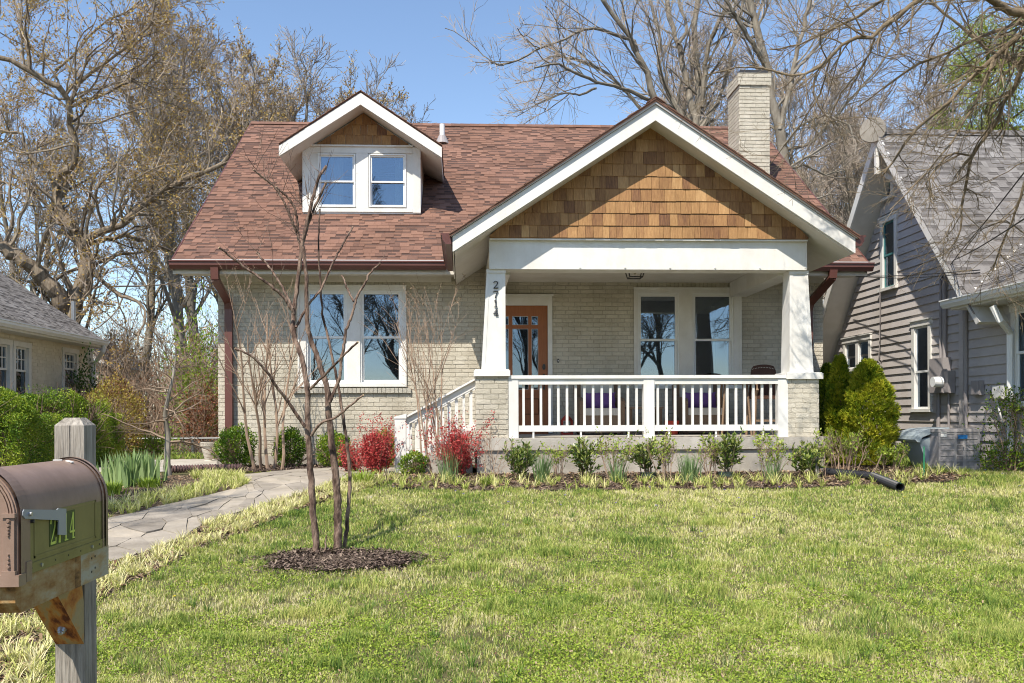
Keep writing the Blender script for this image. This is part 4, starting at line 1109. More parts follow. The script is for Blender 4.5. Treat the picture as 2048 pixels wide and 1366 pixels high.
# mulch beds
bedF = np.array([[-1.55, 11.0], [-0.9, 10.65], [0.0, 10.45], [1.5, 10.38], [3.5, 10.42], [4.9, 10.5], [5.9, 10.75], [6.5, 11.2]])
bedB = np.array([[-0.9, 12.1], [-0.4, 12.15], [0.3, 12.0], [1.5, 12.0], [3.5, 12.0], [4.7, 12.0], [5.6, 13.2], [6.6, 13.2]])
n = NP(); strip(n, bedF, bedB, 0.012, 60, 8); struct(n, 'mulch_bed', M['soil'])
leftbedF = np.array([[-3.9, 13.0], [-3.2, 12.75], [-2.5, 13.15], [-1.5, 13.6]]); leftbedB = np.array([[-4.1, 14.6], [-3.2, 14.6], [-2.5, 14.6], [-1.1, 14.6]])
n = NP(); strip(n, leftbedF, leftbedB, 0.012, 30, 6); struct(n, 'mulch_bed', M['soil'])
# edging strips along the path: right one up to the lawn, left one up to the flower bed
lawnL = GP([(100, 1290), (200, 1200), (300, 1150), (400, 1100), (500, 1062), (600, 1020), (660, 1000), (700, 990)])[:, :2]
lawnL = np.vstack([[[-1.95, 4.2]], lawnL])
n = NP(); strip(n, np.vstack([PRn[:len(pathR)], [[-1.35, 11.5]]]), np.vstack([lawnL, [[-0.95, 11.0]]]), 0.006, 60, 4); struct(n, 'path_border', M['soil'])
outL = np.array([[-5.3, 4.2], [-5.3, 7.0], [-5.2, 9.5], [-4.9, 11.0], [-4.2, 12.2], [-3.5, 12.3]])
n = NP(); strip(n, outL, PLn[:len(pathL) + 1], 0.006, 60, 6); struct(n, 'path_border', M['soil'])
n = NP(); strip(n, [[-7.5, 13.2], [-4.8, 13.0], [-4.1, 13.1]], [[-7.5, 16.5], [-4.9, 16.8], [-3.95, 17.0]], 0.010, 14, 6, 0.6); struct(n, 'gravel_walk', M['concrete'])
# ring of mulch round the lawn tree
tc = G(672, 1120)
n = NP(); k = 40; ang = np.arange(k) / k * 2 * math.pi
rr_ = 1 + 0.08 * np.sin(ang * 3 + 1) + 0.05 * np.sin(ang * 7)
cx_, cy_ = tc[0] + 0.04, tc[1] - 0.10
ring = [(cx_ + 0.62 * math.cos(a) * r, cy_ + 0.34 * math.sin(a) * r) for a, r in zip(ang, rr_)]
ringpoly = np.array(ring)
v = [(cx_, cy_, float(gz(0, cy_)) + 0.05)] + [(cx_ + (x - cx_) * 0.6, cy_ + (y - cy_) * 0.6, float(gz(0, cy_ + (y - cy_) * 0.6)) + 0.035) for x, y in ring] + [(x, y, float(gz(0, y)) + 0.004) for x, y in ring]
n.add(v, [[1 + i, 1 + (i + 1) % k, 1 + k + (i + 1) % k, 1 + k + i][::-1] for i in range(k)], 0.5)
n.f.append(np.array([[0, 1 + i, 1 + (i + 1) % k] for i in range(k)]) + 0); n.t.append(np.full(k, 0.5))
struct(n, 'mulch_ring', M['soil'])

# ------------------------------------------------------------------ small scattered things on the ground
def inside(P, poly):
    x, y = P[:, 0], P[:, 1]; r = np.zeros(len(P), bool); m_ = len(poly)
    for i in range(m_):
        x1, y1 = poly[i][:2]; x2, y2 = poly[(i + 1) % m_][:2]
        c = ((y1 > y) != (y2 > y)) & (x < (x2 - x1) * (y - y1) / (y2 - y1 + 1e-12) + x1); r ^= c
    return r
def scatter(poly, N, rng, dens=None):
    poly = np.asarray(poly)[:, :2]; lo, hi = poly.min(0), poly.max(0); out = []
    tot = 0
    while tot < N:
        P = lo + (hi - lo) * rng.random((N, 2)); k = inside(P, poly)
        if dens is not None: k &= rng.random(len(P)) < dens(P)
        P = P[k]; out.append(P); tot += len(P)
    P = np.concatenate(out)[:N]; return np.c_[P, gz(P[:, 0], P[:, 1])]
_nt = {}
def vnoise(P, scale, seed=0):
    """smooth value noise, 0..1"""
    if seed not in _nt: _nt[seed] = np.random.default_rng(seed + 1000).random((64, 64))
    T = _nt[seed]; q = np.asarray(P)[:, :2] / scale; i = np.floor(q).astype(int); f = q - i; f = f * f * (3 - 2 * f)
    g = lambda a, b: T[(i[:, 0] + a) % 64, (i[:, 1] + b) % 64]
    return (g(0, 0) * (1 - f[:, 0]) + g(1, 0) * f[:, 0]) * (1 - f[:, 1]) + (g(0, 1) * (1 - f[:, 0]) + g(1, 1) * f[:, 0]) * f[:, 1]

def blades(n, base, az, lean, L, w, rng, tint, segs=3, curl=1.0):
    """curved blades: start upright-ish, bend over by 'lean'; vectorised"""
    N = len(base); az = np.broadcast_to(az, (N,)); L = np.broadcast_to(L, (N,)); w = np.broadcast_to(w, (N,)); lean = np.broadcast_to(lean, (N,))
    d = np.stack([np.cos(az), np.sin(az), np.zeros(N)], 1)
    face = az + rng.normal(size=N) * 0.5 + math.pi / 2
    s = np.stack([np.cos(face), np.sin(face), np.zeros(N)], 1)
    V = []; p = base.copy(); th_ = lean * 0.3
    for k in range(segs + 1):
        ww = w * (1 - (k / segs) ** 1.6) * 0.5
        if k < segs: V += [p - s * ww[:, None], p + s * ww[:, None]]
        else: V += [p]
        if k < segs:
            a = lean * (0.25 + curl * (k / segs)); step = L / segs
            p = p + d * (np.sin(a) * step)[:, None] + np.stack([np.zeros(N), np.zeros(N), np.cos(a) * step], 1)
    V = np.stack(V, 1); m_ = V.shape[1]
    b0 = np.arange(N)[:, None] * m_
    V = V.reshape(-1, 3)
    off = n.n
    n.v.append(V); n.n += len(V)
    t = np.broadcast_to(tint, (N,))
    for k in range(segs - 1):
        n.f.append((b0 + np.array([[2 * k, 2 * k + 1, 2 * k + 3, 2 * k + 2]])) + off); n.t.append(t.copy())
    n.f.append((b0 + np.array([[2 * segs - 2, 2 * segs - 1, 2 * segs]])) + off); n.t.append(t.copy())

rg = np.random.default_rng(77)
# lawn: front edge of the bed, then round the right side up to the neighbour's house
lawn = np.vstack([lawnL[::1], [[-1.0, 10.9], [-0.7, 10.62]], [[0.0, 10.45], [1.5, 10.36], [3.5, 10.4], [4.9, 10.5], [5.9, 10.75], [6.4, 11.3], [6.6, 12.4], [6.7, 13.2], [7.5, 13.2], [7.5, 10.0], [8.6, 9.9], [8.6, 4.2]]])
def ld(P):
    Y = P[:, 1]; d = np.clip((4.6 / np.maximum(Y, 3)) ** 1.25, 0, 1)
    half = 0.60 * Y + 0.9
    return np.where((P[:, 0] > half + 0.5) | (P[:, 0] < -0.66 * Y), d * 0.12, d) * np.where(inside(P, ringpoly.mean(0) + (ringpoly - ringpoly.mean(0)) * 0.80), 0.05, np.where(inside(P, ringpoly), 0.55, 1))
# tufts: blades gathered round centres
NT = 42000
C = scatter(lawn, NT, rg, ld)
pn = vnoise(C, 0.50, 1) * 0.55 + vnoise(C, 1.5, 2) * 0.45 + vnoise(C, 0.13, 3) * 0.45 - 0.12
tall = vnoise(C, 0.22, 4) ** 4
per = rg.integers(6, 12, NT)
idx = np.repeat(np.arange(NT), per); NB = len(idx)
sz = np.clip(C[:, 1] / 6.0, 0.85, 1.5)[idx]
base = C[idx] + np.c_[rg.normal(size=(NB, 2)) * 0.018 * sz[:, None], np.zeros(NB)]
base[:, 2] = gz(base[:, 0], base[:, 1])
dry = rg.random(NB)
tint = np.clip(0.41 + 0.85 * (pn[idx] - 0.45) + rg.normal(size=NB) * 0.22 + (dry > 0.80) * 0.32, 0, 1)
tint = np.where(tall[idx] > 0.35, tint * 0.75, tint)
Lb = (0.013 + 0.021 * rg.random(NB) + 0.065 * tall[idx]) * (0.9 + 0.2 * sz)
n = NP(); blades(n, base, rg.random(NB) * 2 * math.pi, 0.5 + 1.2 * rg.random(NB), Lb, 0.0044 * sz, rg, tint, segs=2)
g = struct(n, 'lawn_grass', M['grass_blade'], kind='stuff')
# clover leaves low in the turf
K = scatter(lawn, 70000, rg, lambda P: ld(P) * np.clip((vnoise(P, 0.6, 9) * 0.6 + vnoise(P, 0.2, 10) * 0.5 - 0.42) * 4, 0, 1) * np.clip((8.0 - P[:, 1]) / 2.5, 0, 1))
n = NP(); K[:, 2] += 0.012 + 0.018 * rg.random(len(K))
dd = rg.normal(size=(len(K), 3)); dd[:, 2] = np.abs(dd[:, 2]) * 0.25
n.leaves(K, dd, 0.013, 0.013, rg, np.clip(rg.normal(0.55, 0.25, len(K)), 0, 1)); struct(n, 'clover', M['spring_leaf'], kind='stuff')
# violets and dandelions
for nm, mt_, cnt, seed in (('violet_flowers', 'violet_petal', 46, 5), ('dandelion_flowers', 'yellow_petal', 26, 6)):
    r_ = np.random.default_rng(seed); Cc = scatter(lawn, cnt, r_, (lambda P: np.clip((P[:, 1] - 7.5) / 3, 0.02, 1)) if seed == 5 else None)
    Q = np.repeat(Cc, 5, 0); Q[:, 2] += 0.05; a = np.tile(np.arange(5) / 5 * 6.28, cnt); n = NP()
    n.leaves(Q, np.stack([np.cos(a), np.sin(a), 0.35 * np.ones(len(a))], 1), 0.013, 0.011, r_, 0.5); struct(n, nm, M[mt_], kind='stuff')
# bark chips
def chips(name, poly, N, rng, mt_, s0=0.012, s1=0.05, lift=0.012, dens=None):
    C = scatter(poly, N, rng, dens); C[:, 2] += lift + rng.random(N) * 0.018
    a = rng.random(N) * math.pi * 2; L = rng.uniform(s0, s1, N); u = np.stack([np.cos(a), np.sin(a), rng.normal(size=N) * 0.3], 1) * L[:, None]
    v_ = np.stack([-np.sin(a), np.cos(a), rng.normal(size=N) * 0.3], 1) * (L * rng.uniform(0.2, 0.5, N))[:, None]
    w = np.broadcast_to([0, 0, 0.005], (N, 3)); n = NP()
    V = np.stack([C, C + u, C + u + v_, C + v_], 1).reshape(-1, 3)
    n.add(V, np.arange(4 * N).reshape(-1, 4), rng.random(N)); return struct(n, name, M[mt_], kind='stuff')
rc_ = np.random.default_rng(8)
chips('leaf_litter', lawn, 5200, rc_, 'leaf_litter', 0.006, 0.022, 0.02, lambda P: ld(P) * (vnoise(P, 0.5, 12) > 0.42))
# taller, darker tufts standing up out of the turf
Ct = scatter(lawn, 150, rc_, lambda P: np.clip((9.5 - P[:, 1]) / 4, 0, 1) * (P[:, 0] < 0.6 * P[:, 1] + 0.9) * (1 - inside(P, ringpoly))); kt = rc_.integers(14, 34, 150); it = np.repeat(np.arange(150), kt)
n = NP(); az_ = rc_.random(len(it)) * 6.283; sp_ = rc_.random(150)[it]
blades(n, Ct[it] + np.c_[np.cos(az_), np.sin(az_), 0 * az_] * (0.012 + 0.05 * sp_ * rc_.random(len(it)))[:, None], az_, rc_.uniform(0.3, 1.6, len(it)), rc_.uniform(0.05, 0.12, len(it)), 0.005, rc_, np.clip(0.10 + 0.25 * sp_ + rc_.normal(size=len(it)) * 0.1, 0, 1), segs=3)
struct(n, 'lawn_grass', M['grass_blade'], kind='stuff')
bedpoly = np.vstack([bedF, bedB[::-1]])
chips('bark_mulch', bedpoly, 15000, rc_, 'mulch'); chips('leaf_litter', bedpoly, 7000, rc_, 'leaf_litter', 0.015, 0.05, 0.02)
chips('bark_mulch', ringpoly, 7500, rc_, 'mulch', 0.008, 0.036, 0.03)
spill = ringpoly.mean(0) + (ringpoly - ringpoly.mean(0)) * 1.28
chips('bark_mulch', spill, 2200, rc_, 'mulch', 0.008, 0.03, 0.012)
chips('bark_mulch', np.vstack([leftbedF, leftbedB[::-1]]), 5000, rc_, 'mulch')
bordR = np.vstack([PRn[:len(pathR)], [[-1.35, 11.5]], [[-0.95, 11.0]], lawnL[::-1]])
bordL = np.vstack([PLn[:len(pathL) + 1], outL[::-1]])
chips('bark_mulch', bordR, 9000, rc_, 'mulch', 0.01, 0.035, 0.006); chips('leaf_litter', bordR, 9000, rc_, 'leaf_litter', 0.012, 0.04, 0.01)
chips('leaf_litter', bordL, 6000, rc_, 'leaf_litter', 0.012, 0.04, 0.01)
# liriope: arching tufts in both borders and at the front of the bed
def liriope(name, C, rng, L0, L1, t0, t1, mt_='border_blade', per=(10, 18), w=0.007, spread=0.022, lean=(0.5, 1.7)):
    k = rng.integers(per[0], per[1], len(C)); idx = np.repeat(np.arange(len(C)), k); N = len(idx)
    az = rng.random(N) * 2 * math.pi; b = C[idx] + np.stack([np.cos(az), np.sin(az), np.zeros(N)], 1) * spread * rng.random((N, 1)); 
    ct = rng.random(len(C))[idx]
    n = NP(); blades(n, b, az, rng.uniform(lean[0], lean[1], N), rng.uniform(L0, L1, N) * (0.8 + 0.4 * ct), w, rng, np.clip(t0 + (t1 - t0) * (0.5 * ct + 0.5 * rng.random(N)), 0, 1), segs=4)
    return n
rl = np.random.default_rng(14)
def near_edge(edge, wid):
    E = resample(np.asarray(edge)[:, :2], 80)
    def f(P): return (np.min(np.linalg.norm(P[:, None] - E[None], axis=2), axis=1) < wid).astype(float)
    return f
C = scatter(bordR, 950, rl); struct(liriope('border_grass', C, rl, 0.05, 0.12, 0.35, 1.0, w=0.010), 'border_grass', M['border_blade'], kind='stuff')
C = scatter(bordL, 800, rl, near_edge(PLn[:len(pathL) + 1], 0.55)); struct(liriope('border_grass', C, rl, 0.08, 0.17, 0.2, 0.9, w=0.010), 'border_grass', M['border_blade'], kind='stuff')
C = scatter(bedpoly, 210, rl, near_edge(bedF, 0.62)); struct(liriope('border_grass', C, rl, 0.08, 0.20, 0.15, 0.85, w=0.010), 'border_grass', M['border_blade'], kind='stuff')
# rough grass beyond, to the left and behind
ga = np.array([[-9, 14.5], [-4.9, 16.9], [-4.1, 17.2], [-4.1, 24], [-12, 24]])
C = scatter(ga, 2500, rl); struct(liriope('rough', C, rl, 0.05, 0.10, 0.0, 0.6, per=(4, 7), w=0.014), 'rough_grass', M['grass_blade'], kind='stuff')
ga = np.array([[6.3, 11.2], [6.3, 16.5], [7.5, 16.5], [7.5, 12.9], [6.6, 12.4]])
C = scatter(ga, 700, rl); struct(liriope('rough', C, rl, 0.06, 0.16, 0.0, 0.6, per=(5, 9), w=0.012), 'rough_grass', M['grass_blade'], kind='stuff')
# the neighbours' grass either side, outside the photograph's frame for the most part
for poly_ in (np.array([[8.5, 2.8], [14, 2.8], [14, 9], [8.5, 9.9]]), np.array([[-5.25, 2.8], [-12, 2.8], [-12, 13], [-5.0, 13], [-5.25, 9]])):
    C = scatter(poly_, 5200, rl); kt = rl.integers(5, 9, len(C)); it = np.repeat(np.arange(len(C)), kt); b = C[it] + np.c_[rl.normal(size=(len(it), 2)) * 0.03, np.zeros(len(it))]
    n = NP(); blades(n, b, rl.random(len(it)) * 6.28, rl.uniform(0.4, 1.5, len(it)), rl.uniform(0.03, 0.08, len(it)), 0.010, rl, np.clip(rl.normal(0.42, 0.22, len(it)), 0, 1), segs=2); struct(n, 'lawn_grass', M['grass_blade'], kind='stuff')
# ------------------------------------------------------------------ right neighbour: grey lapped boards, steep gable
HX = 7.60
rh = thing('grey_house', 'grey clapboard house with steep gable, white trim and grey shingle roof', 'house', (11.0, 16.0, 0.0))
RXX = 7.12      # bargeboard plane
ap = PX(1751, 262, RXX); fr = PX(1946, 628, RXX); bk_z = 1.9
Yap, Zap = ap[1], ap[2]; Yf, Zf = fr[1], fr[2]
slr = (Zap - Zf) / (Yap - Yf)
Yb = Yap + (Zap - bk_z) / slr
wingY0 = 9.0
WZ = 2.46            # wing eave height
# boards, one by one
pitch = 0.137; z = 0.12; k = 0
def wall_span(z):
    """Y extent of the long wall at height z (under the gable)"""
    ya = wingY0 if z < WZ + 0.05 else max(Yf, Yap - (Zap - 0.22 - z) / slr)
    yb = min(19.0, Yap + (Zap - 0.22 - z) / slr)
    return ya, yb
# windows: (ya,yb,z0,z1)
def wz(pxa, pya, pxb, pyb): a = PX(pxa, pya, HX); b = PX(pxb, pyb, HX); return min(a[1], b[1]), max(a[1], b[1]), min(a[2], b[2]), max(a[2], b[2])
W1 = wz(1690, 745, 1745, 668); W2 = wz(1828, 824, 1866, 637); W3 = wz(1765, 585, 1797, 425); W4 = wz(2028, 815, 2085, 600); W5 = wz(1762, 408, 1790, 330)
CB = PX(1927, 700, HX)[1]     # corner board
n = NP()
holes = [(w[0], w[1], w[2], w[3]) for w in (W1, W2, W3, W4, W5)]
pl = [(wingY0, 0.0), (19.0, 0.0), (19.0, Zap - (19.0 - Yap) * slr - 0.2), (Yap, Zap - 0.2), (Yf, Zf), (wingY0, WZ)]
n.prism(pl, HX + 0.012, HX + 0.15, 'x'); hw = part(n, 'wall', M['grey_siding'], rh)
rs = np.random.default_rng(31)
def intervals(ya, yb, z0, z1, holes):
    iv = [(ya, yb)]
    for (a, b, c, d) in holes:
        if c < z1 and d > z0:
            nv = []
            for (p, q) in iv:
                if b <= p or a >= q: nv.append((p, q)); continue
                if a > p: nv.append((p, a))
                if b < q: nv.append((b, q))
            iv = nv
    return iv
while z < Zap - 0.3:
    ya, yb = wall_span(z + pitch * 0.7)
    if yb - ya < 0.1: break
    for (p, q) in intervals(ya, yb, z + 0.02, z + pitch - 0.02, holes + [(CB - 0.05, CB + 0.05, 0, 3)]):
        if q - p < 0.03: continue
        b = NP(); b.obox((HX - 0.030, p, z), (0, 0, pitch + 0.02), (0, q - p, 0), (0.0, 0, 0), 0.5) if False else None
        t = 0.3 + 0.4 * rs.random()
        v = [(HX - 0.030, p, z), (HX + 0.008, p, z), (HX + 0.008, p, z + pitch + 0.015), (HX - 0.006, p, z + pitch + 0.015), (HX - 0.030, q, z), (HX + 0.008, q, z), (HX + 0.008, q, z + pitch + 0.015), (HX - 0.006, q, z + pitch + 0.015)]
        b.add(v, [[0, 3, 7, 4], [0, 4, 5, 1], [3, 2, 6, 7], [0, 1, 2, 3], [4, 7, 6, 5]], t)
        part(b, 'clapboard', M['grey_siding'], hw)
    z += pitch
n = NP(); n.box(HX - 0.02, HX + 0.15, wingY0, 19.0, -0.2, 0.12, 0.3); part(n, 'foundation', M['concrete'], rh)
n = NP(); n.box(HX - 0.045, HX + 0.01, CB - 0.06, CB + 0.05, 0.12, WZ, 0.4); part(n, 'corner_board', M['grey_siding'], rh)

def side_window(ya, yb, z0, z1, cas='white_paint', sashm='white_trim_shiny', split=0.5, mull=None, inner='curtain'):
    n = NP(); c = 0.09; X0 = HX - 0.045
    n.box(X0, HX + 0.05, ya, ya + c, z0 + 0.05, z1 - 0.09); n.box(X0, HX + 0.05, yb - c, yb, z0 + 0.05, z1 - 0.09)
    n.box(X0 - 0.01, HX + 0.05, ya - 0.02, yb + 0.02, z1 - 0.09, z1); n.box(X0 - 0.035, HX + 0.05, ya - 0.03, yb + 0.03, z0, z0 + 0.05)
    n.box(X0 - 0.03, HX, ya - 0.03, yb + 0.03, z1, z1 + 0.02)
    if mull: n.box(X0 + 0.005, HX + 0.05, mull - 0.06, mull + 0.06, z0 + 0.05, z1 - 0.09)
    w = part(n, 'window', M[cas], rh)
    spans_ = [(ya + c, yb - c)] if not mull else [(ya + c, mull - 0.06), (mull + 0.06, yb - c)]
    for (a, b) in spans_:
        zb, zt = z0 + 0.05, z1 - 0.09; zm = zb + (zt - zb) * split
        s = NP(); e = 0.035
        for (u, v2, xx) in (((zb, zm + 0.015, HX - 0.005), (zm - 0.015, zt, HX - 0.02)) if not mull else ((zb, zt, HX - 0.02),)):
            s.box(xx, xx + 0.03, a, a + e, u, v2); s.box(xx, xx + 0.03, b - e, b, u, v2); s.box(xx, xx + 0.03, a + e, b - e, u, u + e); s.box(xx, xx + 0.03, a + e, b - e, v2 - e, v2)
        part(s, 'sash', M[sashm], w)
        g = NP(); g.box(HX + 0.004, HX + 0.008, a + e, b - e, zb + e, zm - 0.02); g.box(HX - 0.008, HX - 0.004, a + e, b - e, zm + 0.02, zt - e); part(g, 'pane', M['window_glass'], w)
        cu = NP(); kk = 20; ys_ = np.linspace(a, b, kk); xs_ = HX + 0.075 + 0.015 * np.sin(np.arange(kk) * 2.2); vv = []
        for y_, x__ in zip(ys_, xs_): vv += [(x__, y_, zb), (x__, y_, zt)]
        cu.add(vv, [[2 * i, 2 * i + 2, 2 * i + 3, 2 * i + 1] for i in range(kk - 1)], 0.3); part(cu, 'curtain', M[inner], w)
side_window(*W1, mull=(W1[0] + W1[1]) / 2 - 0.02, split=0.45); side_window(*W2, split=0.45); side_window(*W3, sashm='teal_paint', split=0.5); side_window(*W4, split=0.55, inner='blind'); side_window(*W5, sashm='teal_paint')

# roofs: main ridge runs along X, the wing's ridge along Y
def rzf(Y): return Zap - (Yap - Y) * slr
RXE = 18.0
n = NP(); t_ = 0.16
n.prism([(Yf - 0.1, Zf - 0.1 * slr), (Yap, Zap), (Yb, bk_z), (Yb, bk_z - t_ * 1.4), (Yap, Zap - t_ * 1.4), (Yf - 0.02, Zf - 0.1 * slr - 0.03)], RXX + 0.03, RXE, 'x')
rroof = part(n, 'roof', M['soffit_paint'], rh)
n = NP()
n.prism([(Yap - (Zap - WZ + 0.02) / slr, WZ - 0.02), (Yap, Zap + 0.01), (Yap, Zap - 0.22), (Yap - (Zap - 0.16 - WZ + 0.02) / slr, WZ - 0.02)], RXX, RXX + 0.029, 'x', 0.5)
part(n, 'bargeboard', M['white_paint'], rh)
n = NP()
n.prism([(Yb, bk_z), (Yap, Zap + 0.01), (Yap, Zap - 0.24), (Yb, bk_z - 0.2)], RXX, RXX + 0.029, 'x', 0.5)
part(n, 'bargeboard', M['white_paint'], rh)
# round ornament at the peak and a small collar brace
n = NP(); c = np.array([RXX - 0.03, Yap, Zap - 0.06]); kk = 28
c = PX(1746, 260, RXX - 0.06); axd = np.array([-0.55, -0.83, 0.0]); n.cyl(c - axd * 0.03, c + axd * 0.035, 0.215, k=kk, tint=0.1)
part(n, 'peak_disc', M['concrete'], rh)
n = NP(); n.beam((RXX + 0.02, Yap, Zap - 0.25), (RXX + 0.02, Yap, Zap - 0.75), 0.06, 0.06, (1, 0, 0)); n.beam((RXX + 0.03, Yap + 0.1, Zap - 0.6), (HX, Yap - 0.05, Zap - 1.0), 0.06, 0.07); part(n, 'brace', M['white_paint'], rh)
n = NP(); q1 = PX(1643, 603, RXX); q2 = PX(1667, 648, RXX + 0.4); n.beam(q1, q2, 0.05, 0.11); part(n, 'brace', M['white_paint'], rh)
vs = np.array([0, Yap - Yf, Zap - Zf]); vl = np.linalg.norm(vs); vs /= vl; ns_ = np.array([0, -vs[2], vs[1]])
wing_half = 4.6; wslope = 0.70; wing_ridge = WZ + wing_half * wslope
def wing_z(X): return WZ + (X - 7.2) * wslope
def rspans(v):
    Y = Yf + vs[1] * v; Z = Zf + vs[2] * v
    # visible part starts where the main slope is above the wing roof
    xv = 7.2 + (Z - WZ) / wslope
    return [(RXX, min(RXE, max(xv, RXX + 0.05)) )] if Z < wing_ridge else [(RXX, RXE)]
st = NP(); rq = np.random.default_rng(41)
def rspans2(v):
    Z = Zf + vs[2] * v
    if Z < wing_ridge: 
        xv = 7.2 + (Z - WZ) / wslope
        return [(RXX, min(max(xv, RXX + 0.02), RXE))]
    return [(RXX, 13.0)]
shingles(st, (0, Yf, Zf), (1, 0, 0), vs, ns_, rspans2, vl, rq, e=0.14, parent=rroof, npieces=300, matname='grey_shingle', name='shingle')
part(st, 'shingle_rows', M['grey_shingle'], rroof, kind='stuff')
n = NP(); x = RXX
while x < 13: n.obox((x, Yap, Zap + 0.03), (0.28, 0, 0.0), -vs * 0.16, ns_ * 0.012, 0.3 + 0.3 * rq.random()); n.obox((x, Yap, Zap + 0.03), (0.28, 0, 0.0), (0, vs[1] * 0.16, -vs[2] * 0.16), (0, 0, 0.012), 0.3); x += 0.2
part(n, 'ridge_cap', M['grey_shingle'], rroof, kind='stuff')
# wing roof slope facing the bungalow
wv = np.array([1, 0, wslope]); wl_ = math.hypot(wing_half, wing_half * wslope); wv = wv / np.linalg.norm(wv); wn_ = np.array([-wv[2], 0, wv[0]])
n = NP(); Yv0 = Yf + (WZ - Zf) / slr + 0.1; Yv1 = min(Yap, Yf + (wing_ridge - Zf) / slr)
c0_ = [np.array([7.2, wingY0 - 0.4, WZ]), np.array([7.2, Yv0, WZ]), np.array([7.2 + wing_half, Yv1, wing_ridge]), np.array([7.2 + wing_half, wingY0 - 0.4, wing_ridge])]
n.add([c - wn_ * 0.005 for c in c0_] + [c - wn_ * 0.10 for c in c0_], [[0, 1, 2, 3][::-1], [4, 5, 6, 7], [0, 1, 5, 4], [1, 2, 6, 5], [2, 3, 7, 6], [3, 0, 4, 7]], 0.5)
wroof = part(n, 'wing_roof', M['grey_shingle'], rh)
st = NP()
def wsp(v):
    Z = WZ + wv[2] * v; Y1 = min(Yap, Yf + (Z - Zf) / slr)
    return [(-Y1 - 0.02, -(wingY0 - 0.4))]
shingles(st, (7.2, 0, WZ), (0, -1, 0), wv, wn_, wsp, wl_, rq, e=0.14, matname='grey_shingle')
part(st, 'shingle_rows', M['grey_shingle'], wroof, kind='stuff')
gut_y1 = PX(1893, 620, 7.1)[1]
n = NP(); n.box(7.2, HX, wingY0 - 0.4, gut_y1, WZ - 0.15, WZ - 0.13); n.box(7.16, 7.20, wingY0 - 0.4, gut_y1, WZ - 0.15, WZ + 0.0); part(n, 'eave_board', M['white_paint'], rh)
gutter((7.158, wingY0 - 0.4, WZ + 0.0), (7.158, gut_y1 + 0.1, WZ + 0.0), (-1, 0, 0), 'gutter', rh, 'white_trim_shiny', 0.12)
# downspout, conduits, boxes on the wall
def pxw(px, py, X=HX - 0.08): return PX(px, py, X)
n = NP(); a = pxw(1985, 612, 7.12); b = pxw(2000, 640, 7.2); c = pxw(2020, 665, HX - 0.09); d = pxw(2020, 700, HX - 0.09)
n.tubes([a, b, c, d, (d[0], d[1], 0.15)], [0.045] * 5, 8, 0.5); part(n, 'downspout', M['white_trim_shiny'], rh)
def conduit(pts, r, m_, nm='conduit'):
    n = NP(); n.tubes(pts, [r] * len(pts), 8, 0.5); return part(n, nm, M[m_], rh)
ym = pxw(1888, 720)[1]; y2 = pxw(1879, 720)[1]
conduit([(HX - 0.06, y2, pxw(1880, 560)[2]), (HX - 0.06, y2, pxw(1880, 720)[2])], 0.022, 'utility_grey')
conduit([(HX - 0.07, ym, pxw(1888, 540)[2]), (HX - 0.07, ym, pxw(1888, 740)[2])], 0.032, 'utility_grey')
conduit([(HX - 0.06, pxw(1895, 850)[1], 0.1), (HX - 0.06, pxw(1895, 850)[1], pxw(1895, 785)[2])], 0.018, 'utility_grey')
conduit([(HX - 0.06, pxw(1874, 850)[1], 0.1), (HX - 0.06, pxw(1874, 850)[1], pxw(1874, 785)[2])], 0.03, 'utility_grey')
conduit([(HX - 0.06, pxw(1929, 850)[1] , 0.1), (HX - 0.06, pxw(1929, 850)[1], pxw(1929, 620)[2])], 0.03, 'utility_grey')
def wbox(pa, pb, dep, nm, m_):
    a = PX(*pa, HX - dep); b = PX(*pb, HX - dep); n = NP(); n.box(HX - dep, HX - 0.031, min(a[1], b[1]), max(a[1], b[1]), min(a[2], b[2]), max(a[2], b[2]), 0.5)
    e = 0.012; n.box(HX - dep - 0.012, HX - dep - 0.001, min(a[1], b[1]) + e, max(a[1], b[1]) - e, min(a[2], b[2]) + e, max(a[2], b[2]) - e, 0.7); return part(n, nm, M[m_], rh)
wbox((1859, 718), (1886, 786), 0.16, 'breaker_box', 'utility_grey')
mb_ = wbox((1886, 742), (1898, 786), 0.13, 'meter_box', 'utility_grey')
q = PX(1880, 764, HX - 0.17); n = NP(); n.cyl((HX - 0.16, q[1] - 0.02, q[2]), (HX - 0.30, q[1] - 0.02, q[2]), 0.085, 0.08, 18, 0.6); part(n, 'electric_meter', M['white_trim_shiny'], mb_)
wbox((1942, 762), (1959, 790), 0.10, 'cable_box', 'utility_grey'); wbox((1985, 772), (2006, 798), 0.12, 'phone_box', 'white_paint')
conduit([pxw(1994, 800), pxw(1997, 815), pxw(2006, 850)], 0.012, 'white_paint', 'cable')
n = NP(); q1 = PX(1810, 872, HX - 0.06); q2 = PX(1836, 898, HX - 0.06); n.box(HX - 0.07, HX - 0.031, min(q1[1], q2[1]), max(q1[1], q2[1]), q2[2], q1[2])
for i in range(5): zz = q2[2] + (q1[2] - q2[2]) * (i + 0.5) / 5; n.box(HX - 0.085, HX - 0.071, min(q1[1], q2[1]) + 0.04, max(q1[1], q2[1]) - 0.04, zz - 0.008, zz + 0.008)
part(n, 'foundation_vent', M['utility_grey'], rh)
